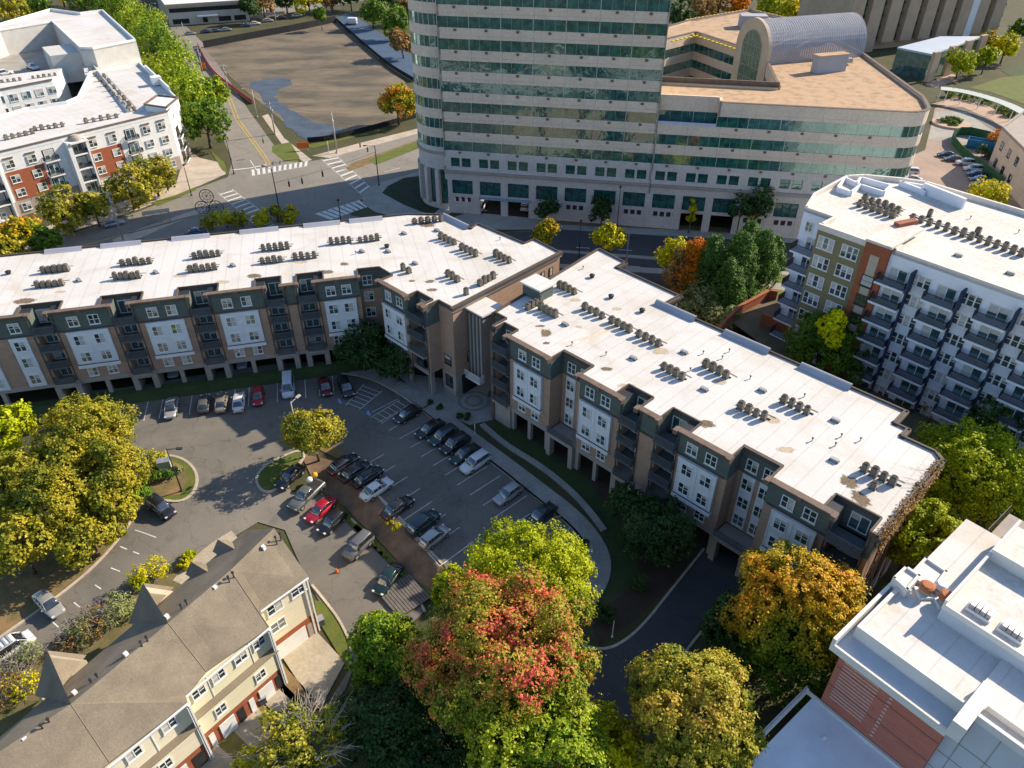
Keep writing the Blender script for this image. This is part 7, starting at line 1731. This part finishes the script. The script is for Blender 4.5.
for i,px in enumerate((212,228,244,262,278,292)):
    x,y,g=at(px,230-(px-212)*.12); bush('bush','yellow green bush, %s from the left behind the long roof'%ORD[i],(x,y,0),(2.2,2.0,2.2),L_YEL if i%2 else L_OLIVE,n=900,leaf=0.26,group='bushes behind the long roof')
T('broadleaf_tree','round tree with orange top beside the tower',397,102,18.5,6.5,L_ORTOP,n=6000,leaf=0.36,lobes=34,lr=.3)
# beyond the site
BG='trees beyond the building site'
for i,(px,py,r,mt_) in enumerate(((372,12,14,L_GREEN),(392,22,15,L_GREEN),(402,40,13,L_BROWN),(384,-4,15,L_DGREEN),(408,8,12,L_BROWN),(262,2,14,L_BROWN),(285,-2,14,L_DGREEN),(308,0,14,L_YEL),(330,-4,14,L_BROWN),(248,8,10,L_DGREEN),(350,-4,12,L_DGREEN),(320,14,6,L_GREEN))):
    T('background_tree','%s tree beyond the building site, %s in the belt'%({'green leaves':'green','dark green leaves':'dark green','brown autumn leaves':'brown','yellow leaves':'yellow'}[mt_.name],ORD[i]),px,py,r,6.5,mt_,n=2200,leaf=0.55,lobes=18,group=BG)
for i,(px,py,r,mt_) in enumerate(((8,10,18,L_OLIVE),(34,4,14,L_GREEN),(82,0,18,L_GREEN),(20,-6,18,L_DGREEN),(60,-8,14,L_YEL))):
    T('background_tree','%s tree above the high roof at the top left, %s from the left'%({'green leaves':'green','dark green leaves':'dark green','olive autumn leaves':'olive','yellow leaves':'yellow'}[mt_.name],ORD[i]),px,py,r,6.5,mt_,n=2200,leaf=0.5,lobes=18,group='trees at the top left')
for i,(px,py,r,mt_) in enumerate(((676,14,16,L_DGREEN),(705,8,14,L_BROWN),(720,2,16,L_BROWN),(740,6,10,L_COP),(775,5,16,L_LIME),(790,10,12,L_YEL),(810,-2,14,L_DGREEN),(760,-6,16,L_GREEN),(690,-4,16,L_DGREEN))):
    T('background_tree','%s tree behind the office wing, %s from the left'%({'green leaves':'green','dark green leaves':'dark green','brown autumn leaves':'brown','yellow leaves':'yellow','copper needles':'copper','lime leaves':'lime'}[mt_.name],ORD[i]),px,py,r,7,mt_,n=1800,leaf=0.55,lobes=16,group='trees behind the office wing')
for i,(px,py,r,mt_,w_) in enumerate(((961,62,14,L_LIME,'bright lime, nearest the glass pavilion'),(986,42,11,L_ORTOP,'reddish topped, behind the lime one'),(987,58,11,L_LIME,'small and orange edged, in the middle'),(1006,48,13,L_YEL,'yellow green, right of the reddish one'),(1020,30,12,L_GREEN,'green, cut by the right edge'))):
    T('plaza_tree','plaza tree: '+w_,px,py,r,5.5,mt_,n=2600,leaf=0.4,lobes=18,group='plaza trees by the pavilion')
T('broadleaf_tree','yellow tree behind the pale building parapet',990,199,22,4.0,L_YEL,n=3500,leaf=0.3,lobes=24,vz=.8); T('broadleaf_tree','orange shrub tree beside the blue skip',1000,137,10,3,L_COP,n=1500,leaf=0.25,lobes=12)
for i,(px,py) in enumerate(((950,97),(962,99),(974,101),(986,104),(998,112),(1008,116))):
    x,y,g=at(px,py); bush('bush','clipped green shrub under the canopy, %s from the left'%ORD[i],(x,y,0),(2.0,1.7,1.4),L_GREEN,n=500,leaf=0.25,group='shrubs under the canopy')
for i,(px,py) in enumerate(((968,158),(985,163),(998,176),(1010,190),(1018,205))):
    x,y,g=at(px+14,py); bush('bush','dark shrub behind the court cars, %s from the left'%ORD[i],(x,y,0),(2.6,2.2,1.6),L_DGREEN,n=600,leaf=0.25,group='shrubs behind the court cars')
# townhouse planting
for i,(px,py,r,mt_,br,w_) in enumerate(((118,620,13,L_SAGE,14,'grey green shrub between the two peaked gables'),(100,628,13,L_BROWN,22,'brown shrub left of the upper gable'),(84,636,11,L_SAGE,10,'grey shrub in the middle of the bed'),(72,646,8,L_BROWN,24,'thin twiggy shrub above the lower gable'),(30,668,12,L_SAGE,40,'bare grey shrub left of the lower gable'),(12,684,14,L_SAGE,46,'bare grey shrub at the left edge'),(28,694,12,L_YEL,30,'yellowing bare shrub beside the dark gable side'),(150,578,14,L_YEL,0,'bright yellow shrub above the upper gable'),(140,590,8,L_LIME,0,'lime shrub at the gable tip'),(190,558,5,L_LIME,0,'small lime shrub by the curved path'),(184,566,5,L_YEL,0,'small yellow shrub by the curved path'),(4,700,13,L_BROWN,36,'twiggy brown shrub cut by the left edge'))):
    x,y,g=at(px,py); bush('bush',w_,(x,y,g),(r*.16,r*.16,r*.13),mt_,n=1600 if br<20 else 800,leaf=.11,bare=br,group='shrubs in front of the townhouses')
for i,(px,py,r,w_) in enumerate(((494,399,9,'round dark bush at the first balcony base'),(468,420,5,'dark bush at the start of the garden path'),(584,547,6,'round dark bush at the lot corner'),(576,553,6,'second round bush at the lot corner'),(591,601,6,'dark bush at the end of the sidewalk'),(607,620,8,'dark bush beside the marker post'),(600,612,6,'low dark bush left of the marker post'),(430,404,4,'low plant in the shaded bed'),(440,409,4,'low plant beside the plaza'),(460,418,4,'low plant near the bend of the path'),(640,590,10,'dark low bush on the slope'))):
    x,y,g=at(px,py); bush('bush',w_,(x,y,g),(r*.12,r*.12,r*.12),L_DGREEN,n=700,leaf=0.11,group='shaded bushes round the plaza')
for i,(px,py) in enumerate(((386,517),(390,523),(396,529))):
    x,y,g=at(px,py); bush('grass_clump','golden grass clump on the bank, %s from the top'%ORD[i],(x,y,g),(.7,.5,.35),L_YEL,n=300,leaf=0.1,group='grass clumps on the bank',cat='grass clump')
# climbing vine on the lower end wall of the right block
vt=thing('climbing_vine','dry brown and green vine climbing over the lower end of the right block','vine',(*w2(42.6,7.5),0),R(-45))
n=2600; yy=rng.uniform(-7.4,8.0,n); zz=16.0-np.abs(rng.normal(0,1,n))*.9; zz=np.maximum(zz,1); pts=np.stack([rng.uniform(-.15,.45,n)+np.where(zz>15.6,-.5*rng.random(n),0),yy,zz],1)
mobj('leaves',leaf_mesh('leaves',pts,np.tile(np.array([1,0,.3]),(n,1)),.13,L_BROWN),vt)
m=M()
for k in range(26):
    y0=rng.uniform(-7,7.5); p0=np.array([.12,y0,0]); 
    for s in range(8):
        q_=p0+np.array([0,rng.uniform(-.6,.6),2.0]); m.tube(tuple(p0),tuple(q_),.04,.03,4,cap=False); p0=q_
for k in range(9):
    y0=rng.uniform(2,7); s=np.array([-.2,y0,16.05]); e=s+np.array([-rng.uniform(.6,1.6),rng.uniform(-1.2,.4),.0]); m.tube(tuple(s),tuple(e),.018,.008,4); g=e+np.array([-.5,rng.uniform(-.6,.6),0]); m.tube(tuple(e),tuple(g),.01,.006,3)
m.build('stem',BROWN,vt)
